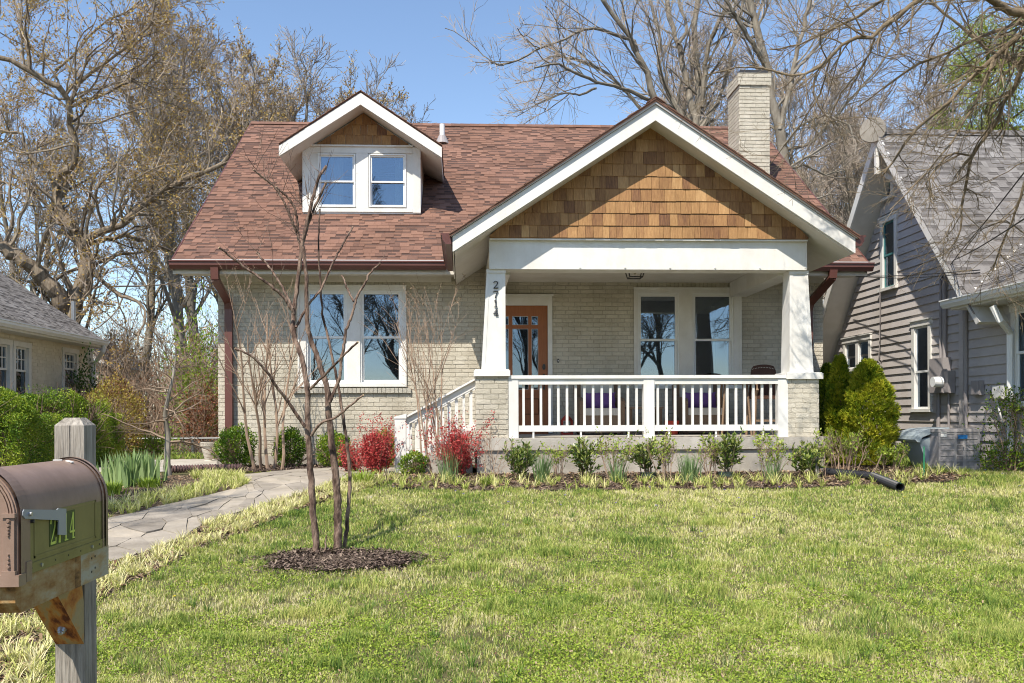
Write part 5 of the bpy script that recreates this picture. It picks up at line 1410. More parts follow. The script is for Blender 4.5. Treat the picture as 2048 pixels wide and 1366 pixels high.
# hanging cable on the wall and the service wires
n = NP(); n.tubes([pxw(1760, 575), pxw(1760, 640), pxw(1759, 690), pxw(1757, 722), pxw(1762, 728), pxw(1764, 722), pxw(1762, 716)], [0.010] * 7, 5); part(n, 'cable', M['cable_grey'], rh)
n = NP()
for (a, b, c) in (((1700, 552, 7.3), (1800, 553, 7.2), (1960, 545, 6.8)), ((1640, 551, 7.2), (1800, 548, 7.1), (1960, 540, 6.7)), ((1880, 560, 7.5), (1905, 520, 7.2), (2060, 430, 4.0)), ((1884, 556, 7.5), (1920, 500, 7.0), (2060, 330, 4.5))):
    P_ = np.array([PX(*a), PX(*b), PX(*c)]); P_ = resample(P_, 8); P_[:, 2] -= 0.03 * np.sin(np.linspace(0, math.pi, 8)); n.tubes(P_, [0.007] * 8, 4)
single(n, 'service_wires', M['cable_black'], 'thin black service wires strung to the side of the grey house', 'wires')

# ---- heat pump, bin, drain pipes, urn
def G2(px, py): return G(px, py)
q0 = G2(1878, 942); q1 = G2(1958, 942); Ya = q0[1]
ax0, ax1 = PY(1878, 900, Ya)[0], PY(1959, 900, Ya)[0]; zt_ = PY(1900, 858, Ya)[2]
ac = thing('heat_pump', 'grey outdoor heat pump unit with blue badge beside the grey house', 'air conditioner', ((ax0 + ax1) / 2, Ya, 0))
dep = 0.62; sx0 = ax0; w_ = ax1 - ax0
n = NP(); n.box(sx0 + 0.01, ax1 - 0.01, Ya + 0.01, Ya + dep - 0.01, 0.03, zt_ - 0.02, 0.3); part(n, 'cabinet', M['ac_metal'], ac)
n = NP(); n.box(sx0 - 0.01, ax1 + 0.01, Ya - 0.01, Ya + dep + 0.01, zt_ - 0.04, zt_, 0.6); n.box(sx0 - 0.005, ax1 + 0.005, Ya - 0.005, Ya + dep + 0.005, -0.02, 0.05, 0.4)
for fx in (0.0, 0.40, 0.63, 1.0): xx = sx0 + w_ * fx; n.box(max(sx0 - .005, xx - 0.02), min(ax1 + .005, xx + 0.02), Ya - 0.004, Ya + 0.01, 0.05, zt_ - 0.04, 0.6)
part(n, 'cabinet_frame', M['ac_metal'], ac)
n = NP(); n.box(sx0 + w_ * 0.02, sx0 + w_ * 0.38, Ya + 0.002, Ya + 0.009, 0.05, zt_ - 0.04, 0.3); n.box(sx0 + w_ * 0.65, ax1 - 0.02, Ya + 0.002, Ya + 0.009, 0.05, zt_ - 0.04, 0.4); part(n, 'front_panel', M['ac_metal'], ac)
n = NP(); n.box(sx0 + w_ * 0.42, sx0 + w_ * 0.62, Ya + 0.004, Ya + 0.0095, 0.05, zt_ - 0.04, 0.3); part(n, 'coil', M['dark_metal'], ac)
n = NP()
for i in range(7): zz = 0.06 + (zt_ - 0.12) * i / 6; n.box(sx0 + w_ * 0.03, ax1 - 0.03, Ya - 0.006, Ya + 0.001, zz - 0.006, zz + 0.006, 0.7)
for i in range(11): xx = sx0 + w_ * (0.425 + 0.019 * i); n.box(xx - 0.002, xx + 0.002, Ya - 0.003, Ya + 0.003, 0.05, zt_ - 0.04, 0.8)
part(n, 'louvers', M['ac_metal'], ac, kind='stuff')
n = NP(); ba = PY(1916, 870, Ya - 0.01); bb = PY(1934, 877.5, Ya - 0.01); n.box(ba[0], bb[0], Ya - 0.022, Ya - 0.008, bb[2], ba[2]); part(n, 'badge', M['blue_badge'], ac)
n = NP(); ba = PY(1880, 864, Ya); bb = PY(1893, 874, Ya); n.box(ba[0], bb[0], Ya - 0.004, Ya + 0.001, bb[2], ba[2], 0.9); part(n, 'label_plate', M['white_paint'], ac)
# bin, leaning back against the house
binp = G2(1862, 940); by = Ya + 0.30; bz = lambda py: PY(1850, py, by)[2]; bxx = lambda px: PY(px, 900, by)[0]
bn = thing('recycling_bin', 'pale blue plastic wheeled bin with closed lid tilted against the grey house', 'bin', (bxx(1865), by, 0))
n = NP()
x0t, x1t, x0b, x1b = bxx(1834), bxx(1890), bxx(1856), bxx(1892)
v = [(x0b, by, 0.02), (x1b, by, 0.02), (x1b, by + 0.42, 0.02), (x0b, by + 0.42, 0.02), (x0t, by - 0.05, bz(880)), (x1t, by - 0.05, bz(866)), (x1t, by + 0.5, bz(866)), (x0t, by + 0.5, bz(880))]
n.add(v, [[0, 1, 5, 4], [1, 2, 6, 5], [2, 3, 7, 6], [3, 0, 4, 7], [3, 2, 1, 0], [4, 5, 6, 7]], 0.5); part(n, 'body', M['bin_plastic'], bn)
n = NP(); lx0, lx1 = bxx(1825), bxx(1893)
pts_ = [(lx0, bz(879)), (lx0 + 0.02, bz(872)), (bxx(1838), bz(863)), (bxx(1855), bz(857.5)), (lx1, bz(855)), (lx1, bz(865)), (bxx(1855), bz(868)), (bxx(1840), bz(874)), (lx0 + 0.06, bz(884)), (lx0 + 0.03, bz(884))]
n.prism(pts_, by - 0.08, by + 0.52, 'y', 0.7); part(n, 'lid', M['bin_plastic'], bn)
n = NP(); n.cyl((x1b - 0.02, by - 0.03, 0.1), (x1b - 0.02, by - 0.08, 0.1), 0.1, k=14); part(n, 'wheel', M['black_plastic'], bn)

def corrugated(pts, r, pitch, amp, k=14, m_=None, open_end=True):
    P_ = resample(np.array(pts), 2 + int(np.sum(np.linalg.norm(np.diff(np.array(pts), axis=0), axis=1)) / (pitch / 4)))
    rad = r + amp * np.sign(np.sin(np.arange(len(P_)) / 4 * 2 * math.pi + 0.4)) * 0.5
    n = NP(); n.tubes(P_, rad, k, 0.5); return n, P_
e1 = G2(1800, 985); e1[2] += 0.06; e2 = G2(1745, 962); e2[2] += 0.06; e3 = G2(1700, 957); e3[2] += 0.055; e4 = G2(1648, 952); e4[2] += 0.055
dp = thing('drain_pipe', 'black corrugated drain pipe with green stripe lying in the bed by the lawn', 'drain pipe', tuple(e2))
n, P_ = corrugated([e4, e3, e2, e1], 0.052, 0.02, 0.006); n.tubes([P_[-1], P_[-1] - (P_[-1] - P_[-2]) * 0.2, P_[-3]], [0.054, 0.044, 0.044], 14, 0.3)
part(n, 'pipe', M['black_plastic'], dp, smooth=False)
n = NP(); n.tubes(P_[int(len(P_) * .55):] + np.array([0.0, -0.030, 0.047]), [0.004] * len(P_[int(len(P_) * .55):]), 4); part(n, 'stripe', M['green_stripe'], dp)
a = G2(343, 946); b = G2(432, 943); a[2] += 0.055; b[2] += 0.055; b2 = b + [0.35, 0.1, 0]
n, _ = corrugated([a, (a + b) / 2, b, b2], 0.05, 0.04, 0.014)
single(n, 'drain_pipe', M['brown_pipe'], 'brown ribbed drain pipe lying on the ground left of the house corner', 'drain pipe')
# urn
uy = 16.2; u0 = PY(417, 924, uy); ur = thing('urn', 'pale stone planter urn with key pattern beside the left corner of the house', 'urn', (u0[0], uy, u0[2]))
n = NP(); c = np.array([u0[0], uy, u0[2]]); hh = PY(417, 884, uy)[2] - u0[2]; wdt = (PY(432, 900, uy)[0] - PY(402, 900, uy)[0]) / 2
prof = [(0.5, 0.0), (0.55, 0.06), (0.45, 0.10), (0.62, 0.3), (0.85, 0.6), (0.9, 0.75), (1.02, 0.78), (1.04, 1.0), (0.92, 1.0), (0.85, 0.8)]
n.tubes([c + [0, 0, p[1] * hh] for p in prof], [p[0] * wdt for p in prof], 22, 0.5); part(n, 'bowl', M['urn'], ur)
n = NP()
for a in np.arange(14) / 14 * 2 * math.pi:
    dr = np.array([math.cos(a), math.sin(a), 0]); tg = np.array([-math.sin(a), math.cos(a), 0]); o = c + dr * (wdt * 1.03) + np.array([0, 0, hh * 0.82])
    for (u_, v_, du, dv) in ((-0.03, 0.0, 0.06, 0.01), (-0.03, 0.0, 0.01, 0.05), (-0.03, 0.04, 0.045, 0.01), (0.006, 0.018, 0.01, 0.03)): n.obox(o + tg * u_ + np.array([0, 0, v_]), tg * du, dr * 0.008, (0, 0, dv), 0.1)
part(n, 'key_pattern', M['urn'], ur, kind='stuff')

# ------------------------------------------------------------------ left neighbour
LX = -8.62
lh = thing('cream_house', 'cream painted brick house with grey shingle roof behind the hedge', 'house', (-11.5, 19.5, 0.0))
fc = PX(186, 700, LX)[1]; zE = 2.55
LW1 = (PX(-15, 740, LX)[1], PX(22, 740, LX)[1]); LW2 = (PX(24, 740, LX)[1], PX(60, 740, LX)[1]); LW3 = (PX(123, 740, LX)[1], PX(155, 740, LX)[1])
z3 = (PX(140, 781, LX)[2], PX(140, 697, LX)[2]); z1 = (PX(30, 800, LX)[2], PX(30, 682, LX)[2])
holes = [(LW1[0], LW2[1], z1[0], z1[1]), (LW3[0], LW3[1], z3[0], z3[1])]
n = NP(); panel = NP()
def panel_x(n, y0, y1, z0, z1, holes, xa, xb):
    ys_ = sorted(set([y0, y1] + [h[0] for h in holes] + [h[1] for h in holes])); ys_ = [y for y in ys_ if y0 <= y <= y1]
    for a, b in zip(ys_[:-1], ys_[1:]):
        z = z0
        for c, d in sorted([(h[2], h[3]) for h in holes if h[0] < (a + b) / 2 < h[1]]):
            if c > z: n.box(xa, xb, a, b, z, c)
            z = d
        if z < z1: n.box(xa, xb, a, b, z, z1)
panel_x(n, 12.0, fc, 0, zE + 0.02, holes, LX - 0.2, LX); n.box(LX - 7, LX - 0.2, fc - 0.2, fc, 0, zE + 0.02)
n.prism([(LX, zE + 0.02), (LX - 7, zE + 0.02), (LX - 3.5, zE + 2.4)], fc - 0.2, fc, 'y')
lw = part(n, 'wall', M['cream_render'], lh)
n = NP(); rb = np.random.default_rng(51)
for (a, b, za, zb, _) in brick_rects(13.0, fc, 0.2, zE, holes): n.box(LX - 0.001, LX + 0.009 + 0.004 * rb.random(), a + 0.002, b, za, zb, 0.2 + 0.6 * rb.random())
part(n, 'brickwork', M['cream_render'], lw, kind='stuff')
def left_window(ya, yb, z0, z1):
    n = NP(); c = 0.10; X1 = LX + 0.03
    n.box(LX - 0.1, X1, ya, ya + c, z0 + 0.06, z1 - 0.1); n.box(LX - 0.1, X1, yb - c, yb, z0 + 0.06, z1 - 0.1); n.box(LX - 0.1, X1 + 0.01, ya - 0.01, yb + 0.01, z1 - 0.1, z1); n.box(LX - 0.1, X1 + 0.03, ya - 0.02, yb + 0.02, z0, z0 + 0.06)
    w = part(n, 'window', M['white_paint'], lh); a, b = ya + c, yb - c; zb, zt = z0 + 0.06, z1 - 0.1; zm = (zb + zt) / 2 + 0.03
    s = NP(); e = 0.04
    for (u, v2, xx) in ((zb, zm + 0.02, LX - 0.06), (zm - 0.02, zt, LX - 0.03)):
        s.box(xx - 0.02, xx + 0.01, a, a + e, u, v2); s.box(xx - 0.02, xx + 0.01, b - e, b, u, v2); s.box(xx - 0.02, xx + 0.01, a + e, b - e, u, u + e); s.box(xx - 0.02, xx + 0.01, a + e, b - e, v2 - e, v2)
        for i in (1, 2): yy = a + e + (b - a - 2 * e) * i / 3; s.box(xx - 0.01, xx + 0.004, yy - 0.01, yy + 0.01, u + e, v2 - e)
        yy = (u + v2) / 2; s.box(xx - 0.011, xx + 0.003, a + e, b - e, yy - 0.01, yy + 0.01)
    part(s, 'sash', M['white_paint'], w)
    g = NP(); g.box(LX - 0.055, LX - 0.05, a, b, zb, zt); part(g, 'pane', M['window_glass'], w)
    d_ = NP(); d_.box(LX - 0.13, LX - 0.12, a, b, zb, zt, 0.3); part(d_, 'blind', M['dark_room'], w)  # dark sheet behind the panes, its colour standing in for the unlit room
left_window(*LW1, *z1); left_window(*LW2, *z1); left_window(*LW3, *z3)
ls = 0.67; lv = np.array([-1, 0, ls]); ll = 4.6; lv = lv / np.linalg.norm(lv); ln_ = np.array([lv[2], 0, -lv[0]]); EX = LX + 0.38; ey1 = PX(209, 680, EX)[1]
n = NP(); n.obox(np.array([EX, 12.0, zE]) - ln_ * 0.1, lv * ll, (0, ey1 - 12.0, 0), ln_ * 0.1, 0.5); lroof = part(n, 'roof', M['grey_shingle'], lh)
st = NP(); shingles(st, (EX, 0, zE), (0, 1, 0), lv, ln_, lambda v: [(13.0, ey1)], ll, rb, e=0.14, matname='grey_shingle'); part(st, 'shingle_rows', M['grey_shingle'], lroof, kind='stuff')
n = NP(); n.box(EX - 0.03, EX, 12, ey1, zE - 0.17, zE - 0.02); n.box(LX, EX - 0.03, 12, ey1, zE - 0.17, zE - 0.15)
n.prism([(EX, zE - 0.02), (EX + lv[0] * ll, zE + lv[2] * ll - 0.02), (EX + lv[0] * ll, zE + lv[2] * ll - 0.2), (EX, zE - 0.17)], ey1 - 0.0, ey1 + 0.03, 'y'); part(n, 'eave_board', M['white_paint'], lh)
gutter((EX + 0.001, 12.0, zE - 0.01), (EX + 0.001, ey1, zE - 0.01), (1, 0, 0), 'gutter', lh, 'white_trim_shiny', 0.12)
n = NP(); a = PX(194, 682, EX + 0.05); n.tubes([(EX + 0.05, ey1 - 0.15, zE - 0.12), (EX + 0.03, ey1 - 0.15, zE - 0.25), (LX + 0.06, fc - 0.12, zE - 0.55), (LX + 0.06, fc - 0.12, 0.2)], [0.05] * 4, 8); part(n, 'downspout', M['white_trim_shiny'], lh)
n = NP(); a = PX(147, 640, EX - 1.2); n.cyl(a + [0, 0, -0.1], a + [0, 0, 0.45], 0.05, k=10); part(n, 'vent_pipe', M['steel'], lh)
# small outbuilding behind it
sh = thing('shed', 'small cream shed with low white trimmed roof behind the cream house', 'shed', (-10.5, 28, 0))
sy = 28.0; n = NP(); xa, xb = PY(150, 700, sy)[0], PY(209, 700, sy)[0]; zt2 = PY(200, 745, sy)[2]; n.box(xa, xb, sy, sy + 3, 0, PY(200, 722, sy)[2]); part(n, 'wall', M['cream_render'], sh)
n = NP(); p1 = PY(140, 672, sy); p2 = PY(219, 722, sy); n.prism([(p1[0], p1[2]), (p2[0], p2[2]), (p2[0], p2[2] - 0.16), (p1[0], p1[2] - 0.16)], sy - 0.4, sy + 3.2, 'y', 0.5); part(n, 'roof', M['white_paint'], sh)
n = NP(); n.prism([(p1[0], p1[2] + 0.04), (p2[0], p2[2] + 0.04), (p2[0], p2[2] + 0.003), (p1[0], p1[2] + 0.003)], sy - 0.42, sy + 3.2, 'y', 0.5); part(n, 'roofing', M['grey_shingle'], sh)

# ---- chain-link fence across the back yard
fy = 19.0; f0, f1 = PY(225, 880, fy)[0], PY(437, 880, fy)[0] + 0.3; ft = PY(330, 877, fy)[2]
fe = thing('chain_link_fence', 'low chain link fence with steel rail across the back yard', 'fence', ((f0 + f1) / 2, fy, 0))
n = NP(); n.tubes([(f0, fy, ft), (f1, fy, ft)], [0.018, 0.018], 8); part(n, 'top_rail', M['wire'], fe)
for q in (0.0, 0.33, 0.66, 0.98):
    n = NP(); xx = f0 + (f1 - f0) * q; n.tubes([(xx, fy + 0.03, 0), (xx, fy + 0.03, ft + 0.05)], [0.026, 0.026], 8); part(n, 'post', M['wire'], fe)
n = NP(); s = 0.07; A = []; xs_ = np.arange(f0 - ft, f1, s)
for x in xs_:
    for sg in (1, -1):
        p = np.array([x if sg > 0 else x + ft, fy, 0.02]); q = p + np.array([sg * (ft - 0.03), 0, ft - 0.03])
        if min(p[0], q[0]) > f0 - 0.01 and max(p[0], q[0]) < f1 + 0.01: A.append([p, q])
n.tubes(np.array(A), np.full((len(A), 2), 0.0035), 3); part(n, 'mesh', M['wire'], fe, kind='stuff')
gp = PY(223, 880, 17.0); n = NP(); n.box(gp[0] - 0.07, gp[0] + 0.07, 16.95, 17.09, 0, PY(223, 857, 17)[2]); n.box(gp[0] - 0.08, gp[0] + 0.08, 16.94, 17.1, PY(223, 857, 17)[2], PY(223, 855, 17)[2])
n.beam((gp[0], 17.02, 0.15), (gp[0], 17.02, 0.5), 0.15, 0.15, (0, 1, 0)); single(n, 'gate_post', M['brown_metal'], 'brown gate post beside the clipped hedge', 'post')
# ------------------------------------------------------------------ mailbox on its timber post
MY0, MY1 = 2.27, 2.80; MXR = -1.09; MXL = MXR - 0.205; MZ0 = 0.405; MH = 0.145; MR = (MXR - MXL) / 2; MC = (MXL + MXR) / 2
mbx = thing('mailbox', 'brown metal mailbox with grey flag and lime house number on a weathered timber post', 'mailbox', (-1.215, 2.88, -0.71))
def arch(r=0.0, k=30):
    """cross-section: straight sides and a rounded top, (x,z)"""
    P_ = [(MXR + r, MZ0 - r * 0.2), (MXR + r, MZ0 + MH)]
    for a in np.linspace(0, math.pi, k)[1:-1]: P_.append((MC + (MR + r) * math.cos(a), MZ0 + MH + (MR + r) * 1.18 * math.sin(a)))
    P_ += [(MXL - r, MZ0 + MH), (MXL - r, MZ0 - r * 0.2)]
    return P_
def extrude_open(n, prof, ya, yb, t=0.5, close=False):
    k = len(prof); v = [(x, ya, z) for x, z in prof] + [(x, yb, z) for x, z in prof]
    rng_ = range(k) if close else range(k - 1)
    n.add(v, [[i, (i + 1) % k, (i + 1) % k + k, i + k] for i in rng_], t)
# lower olive panels on both sides up to where the brown top starts, then the rounded brown top
n = NP(); pr = arch(); top_from = 1
extrude_open(n, [(MXR, MZ0 + MH * 0.97)] + pr[1:-1] + [(MXL, MZ0 + MH * 0.97)], MY0, MY1); part(n, 'top', M['mailbox_brown'], mbx, smooth=True)
n = NP(); n.box(MXR - 0.002, MXR, MY0, MY1, MZ0, MZ0 + MH * 0.97); n.box(MXL, MXL + 0.002, MY0, MY1, MZ0, MZ0 + MH * 0.97); n.box(MXL + 0.002, MXR - 0.002, MY0, MY1, MZ0, MZ0 + 0.004)
sp = part(n, 'side_panel', M['mailbox_olive'], mbx)
# pressed ridge rectangle on the visible side, and a rolled seam near the back
n = NP(); e = 0.0014; ya, yb, za, zb = MY0 + 0.07, MY1 - 0.075, MZ0 + 0.035, MZ0 + MH * 1.02
for (a, b, c, d) in ((ya, yb, za, za + 0.006), (ya, yb, zb - 0.006, zb), (ya, ya + 0.006, za, zb), (yb - 0.006, yb, za, zb)): n.box(MXR - 0.001, MXR + e, a, b, c, d, 0.6)
n.box(MXR - 0.001, MXR + 0.0025, MY0 + 0.05, MY1, MZ0, MZ0 + 0.026, 0.45)
part(n, 'ridge', M['mailbox_olive'], mbx)
n = NP(); extrude_open(n, arch(0.003), MY1 - 0.030, MY1 - 0.018); extrude_open(n, arch(0.006), MY1 - 0.012, MY1 + 0.004); 
k = len(pr); n.v.append(np.array([(x, MY1 + 0.004, z) for x, z in arch(0.006)])); n.f.append(np.array([list(range(k))[::-1]]) + n.n); n.t.append(np.array([0.5])); n.n += k
part(n, 'back', M['mailbox_brown'], mbx, smooth=False)
n = NP(); extrude_open(n, arch(0.010), MY0 - 0.018, MY0 + 0.030, 0.2)
v0 = arch(0.010); v1 = arch(0.0)
vv = [(x, MY0 + 0.030, z) for x, z in v0] + [(x, MY0 + 0.030, z) for x, z in v1]; n.add(vv, [[i, i + 1, k + i + 1, k + i] for i in range(k - 1)], 0.2)
part(n, 'collar', M['mailbox_brown'], mbx, smooth=False)
# door: slab with stepped arches, fluted pilasters and rosettes
n = NP(); k = len(pr)
def face(prof, ya, yb, t):
    pts = prof; m_ = len(pts); v = [(x, ya, z) for x, z in pts] + [(x, yb, z) for x, z in pts]
    n.add(v, [[i, i + m_, (i + 1) % m_ + m_, (i + 1) % m_] for i in range(m_)], t); n.v.append(np.array(v[:m_])); n.f.append(np.array([list(range(m_))]) + n.n); n.t.append(np.array([t])); n.n += m_
face(arch(0.004), MY0 - 0.022, MY0 - 0.001, 0.5)
for r, y in ((-0.012, 0.027), (-0.028, 0.031), (-0.034, 0.027)): pass
part(n, 'door', M['mailbox_brown'], mbx)
n = NP()
def scaled(s_): return [(MC + (x - MC) * s_, MZ0 + 0.16 + (z - MZ0 - 0.16) * s_) for x, z in arch(0.004, 18)]
for s0, s1, dp in ((0.97, 0.93, 0.006), (0.90, 0.86, 0.006), (0.83, 0.80, 0.006)):
    a, b = scaled(s0), scaled(s1); m_ = len(a); y = MY0 - 0.022 - dp
    v = [(x, y, z) for x, z in a] + [(x, y, z) for x, z in b] + [(x, MY0 - 0.022, z) for x, z in a] + [(x, MY0 - 0.022, z) for x, z in b]
    f = []
    for i in range(1, m_ - 2): f += [[i, i + 1, m_ + i + 1, m_ + i], [i, 2 * m_ + i, 2 * m_ + i + 1, i + 1], [m_ + i, m_ + i + 1, 3 * m_ + i + 1, 3 * m_ + i]]
    n = NP(); n.add(v, f, 0.6); part(n, 'door_arch', M['mailbox_brown'], mbx)
for sx in (-1, 1):
    n = NP(); xc = MC + sx * (MR - 0.014); y = MY0 - 0.022
    n.box(xc - 0.013, xc + 0.013, y - 0.008, y - 0.0005, MZ0 + 0.02, MZ0 + 0.150, 0.5); n.box(xc - 0.016, xc + 0.017, y - 0.013, y - 0.0005, MZ0 + 0.150, MZ0 + 0.160, 0.6); n.box(xc - 0.016, xc + 0.017, y - 0.012, y - 0.0005, MZ0 + 0.010, MZ0 + 0.020, 0.6)
    for zz, r in ((0.142, 0.0065), (0.131, 0.0055), (0.122, 0.0048), (0.114, 0.0042), (0.107, 0.0036), (0.030, 0.0055), (0.040, 0.0045), (0.05, 0.004), (0.06, 0.003)):
        n.cyl((xc, y - 0.008, MZ0 + zz), (xc, y - 0.013, MZ0 + zz), r, r * 0.6, 8, 0.4)
    part(n, 'pilaster', M['mailbox_brown'], mbx)
n = NP(); n.box(MXL - 0.012, MXR + 0.012, MY0 - 0.034, MY0 + 0.004, MZ0 - 0.018, MZ0 + 0.010, 0.6); part(n, 'door_base', M['mailbox_brown'], mbx)
n = NP(); n.box(MXR - 0.001, MXR + 0.012, MY0 + 0.006, MY0 + 0.035, MZ0 - 0.014, MZ0 + 0.036, 0.3); part(n, 'hinge_tab', M['mailbox_brown'], mbx)
# flag
n = NP(); xf = MXR + 0.010
fa = PX(44, 1025, xf); fb = PX(131, 1020, xf)
def fy(px, py): p = PX(px, py, xf); return p[1], p[2]
poly = [fy(46, 1019), fy(112, 1019.5), fy(115, 1016.5), fy(130.5, 1017.5), fy(131, 1070), fy(115, 1069.5), fy(115.5, 1040.5), fy(48, 1037.5), fy(43.5, 1031), fy(43.5, 1024)]
n.prism(poly, xf, xf + 0.003, 'x', 0.5); fl = part(n, 'flag', M['flag_grey'], mbx)
n = NP(); q = PX(56, 1028, xf); n.cyl((xf - 0.01, q[1], q[2]), (xf + 0.010, q[1], q[2]), 0.0065, 0.005, 12); part(n, 'pivot_screw', M['steel'], fl)
n = NP(); q = PX(64, 1043, xf); n.cyl((MXR, q[1], q[2]), (xf + 0.006, q[1], q[2]), 0.0045, k=10); part(n, 'flag_stop', M['dark_metal'], mbx)
# lime digits on dark green backing
qa = PX(98.5, 1094, MXR); qb = PX(149, 1017, MXR); qc = PX(149, 1076.5, MXR); qd = PX(98.5, 1041, MXR)
n = NP(); zlo, zhi = qa[2], (qa[2] + 0.083); n.box(MXR + 0.0003, MXR + 0.0012, qa[1], qc[1], zlo, zhi); bk = part(n, 'number_backing', M['dark_green_backing'], mbx)
W_ = (qc[1] - qa[1]) / 4
for i, ch in enumerate('2714'):
    n = NP(); digit(n, ch, lambda u, v, d, i=i: (MXR + 0.0013 + d, qa[1] + W_ * (i + 0.08) + u, zlo + 0.004 + v), W_ * 0.84, zhi - zlo - 0.008, 0.0006); part(n, 'digit', M['lime_digit'], bk)
# screws and empty screw holes along the skirt
for i, fx in enumerate((0.10, 0.20, 0.35, 0.50, 0.65, 0.80, 0.90)):
    n = NP(); yy = MY0 + (MY1 - MY0) * fx; s_ = i in (1, 5)
    n.cyl((MXR + 0.0026, yy, MZ0 + 0.013), (MXR + (0.0055 if s_ else 0.0030), yy, MZ0 + 0.013), 0.005 if s_ else 0.003, k=10); part(n, 'screw' if s_ else 'screw_hole', M['steel' if s_ else 'black_plastic'], mbx)
n = NP(); n.obox((MC - 0.01, MY1 - 0.10, MZ0 + MH + MR * 1.18), (0.022, 0.01, 0), (-0.004, 0.012, 0), (0, 0, 0.003), 0.6); n.obox((MC + 0.02, MY1 - 0.085, MZ0 + MH + MR * 1.155), (0.02, -0.006, -0.004), (0.003, 0.01, 0), (0, 0, 0.003), 0.6); part(n, 'chipped_paint', M['white_paint'], mbx, kind='stuff')
# timber: arm with a chamfered nose, post with a pyramid cap, brace
AX0, AX1 = MXL + 0.04, MXR - 0.008; AZ1 = MZ0 - 0.004; AZ0 = AZ1 - 0.088
pY0 = 2.845; PXL, PXR = -1.262, -1.172
n = NP(); ays = [MY0 - 0.01, MY0 + 0.02, 2.36, 2.42, 2.48, 2.54, 2.60, 2.64, 2.70, pY0 - 0.002]; azb_ = [AZ0 + 0.03] + [AZ0] * 9
tn_ = [0.40, 0.55, 0.66, 0.62, 0.55, 0.42, 0.25, 0.85, 0.95]
for xx, sg in ((AX0 - 0.05, 1), (AX1, -1)):
    v = [(xx, y_, AZ1) for y_ in ays] + [(xx, y_, z_) for y_, z_ in zip(ays, azb_)]; n.add(v, [[i, i + 1, i + 11, i + 10][::sg] for i in range(9)], np.array(tn_))
v = [(x_q, y_, z_) for x_q in (AX0 - 0.05, AX1) for y_, z_ in zip(ays, azb_)] + [(x_q, y_, AZ1) for x_q in (AX0 - 0.05, AX1) for y_ in ays]
n.add(v, [[i, i + 1, i + 11, i + 10][::-1] for i in range(9)] + [[20 + i, 21 + i, 31 + i, 30 + i] for i in range(9)], np.array(tn_ * 2))
n.add([(AX0 - 0.05, ays[0], azb_[0]), (AX1, ays[0], azb_[0]), (AX1, ays[0], AZ1), (AX0 - 0.05, ays[0], AZ1), (AX0 - 0.05, ays[-1], AZ0), (AX1, ays[-1], AZ0), (AX1, ays[-1], AZ1), (AX0 - 0.05, ays[-1], AZ1)], [[0, 1, 2, 3], [7, 6, 5, 4]], np.array([0.35, 0.9])); part(n, 'arm', M['stained_beam'], mbx)
for (yy, zz) in ((MY1 - 0.085, AZ1 - 0.02), (MY1 - 0.06, AZ1 - 0.018), (MY1 - 0.085, AZ1 - 0.06), (MY1 - 0.06, AZ1 - 0.052)):
    n = NP(); n.cyl((AX1, yy, zz), (AX1 + 0.0012, yy, zz), 0.0035, k=8); part(n, 'screw_hole', M['black_plastic'], mbx)
ptz = PY(137, 851, pY0)[2]; ptop = ptz + 0.024
n = NP(); gb = -0.95
v = [(PXL, pY0, gb), (PXR, pY0, gb), (PXR, pY0 + 0.09, gb), (PXL, pY0 + 0.09, gb), (PXL, pY0, ptz), (PXR, pY0, ptz), (PXR, pY0 + 0.09, ptz), (PXL, pY0 + 0.09, ptz)]
e = 0.022; v += [(PXL + e, pY0 + e, ptop), (PXR - e, pY0 + e, ptop), (PXR - e, pY0 + 0.09 - e, ptop), (PXL + e, pY0 + 0.09 - e, ptop)]
n.add(v, [[0, 1, 5, 4], [1, 2, 6, 5], [2, 3, 7, 6], [3, 0, 4, 7], [4, 5, 9, 8], [5, 6, 10, 9], [6, 7, 11, 10], [7, 4, 8, 11], [8, 9, 10, 11]], 0.5)
part(n, 'post', M['weathered_post'], mbx)
n = NP(); n.box((PXL + PXR) / 2 + 0.001, (PXL + PXR) / 2 + 0.003, pY0 - 0.0006, pY0 + 0.001, MZ0 + 0.2, ptz, 0.0); part(n, 'post_crack', M['black_plastic'], mbx)
ya_ = PX(66, 1204, PXL)[1] - 0.07; yb_ = ya_ + 0.19; zlo_ = PY(140, 1288, pY0)[2]
n = NP(); vv = [(PXL + 0.002, ya_, AZ0), (PXR - 0.002, ya_, AZ0), (PXR - 0.002, yb_, AZ0), (PXL + 0.002, yb_, AZ0), (PXL + 0.002, pY0 - 0.001, zlo_), (PXR - 0.002, pY0 - 0.001, zlo_), (PXR - 0.002, pY0 - 0.001, zlo_ + 0.13), (PXL + 0.002, pY0 - 0.001, zlo_ + 0.13)]
n.add(vv, [[0, 1, 5, 4], [1, 2, 6, 5], [2, 3, 7, 6], [3, 0, 4, 7], [3, 2, 1, 0]], np.array([0.42, 0.95, 0.5, 0.9, 0.5]))
part(n, 'brace', M['stained_brace'], mbx)
n = NP(); q = (np.array([-1.215, ya_, AZ0]) * 0.28 + np.array([-1.215, pY0, zlo_]) * 0.72); dn_ = np.array([0, zlo_ - AZ0, -(pY0 - ya_)]); dn_ /= np.linalg.norm(dn_); n.cyl(q, q + dn_ * 0.012, 0.014, 0.011, 12); n.cyl(q + dn_ * 0.012, q + dn_ * 0.018, 0.008, 0.007, 8); part(n, 'bolt', M['steel'], mbx)

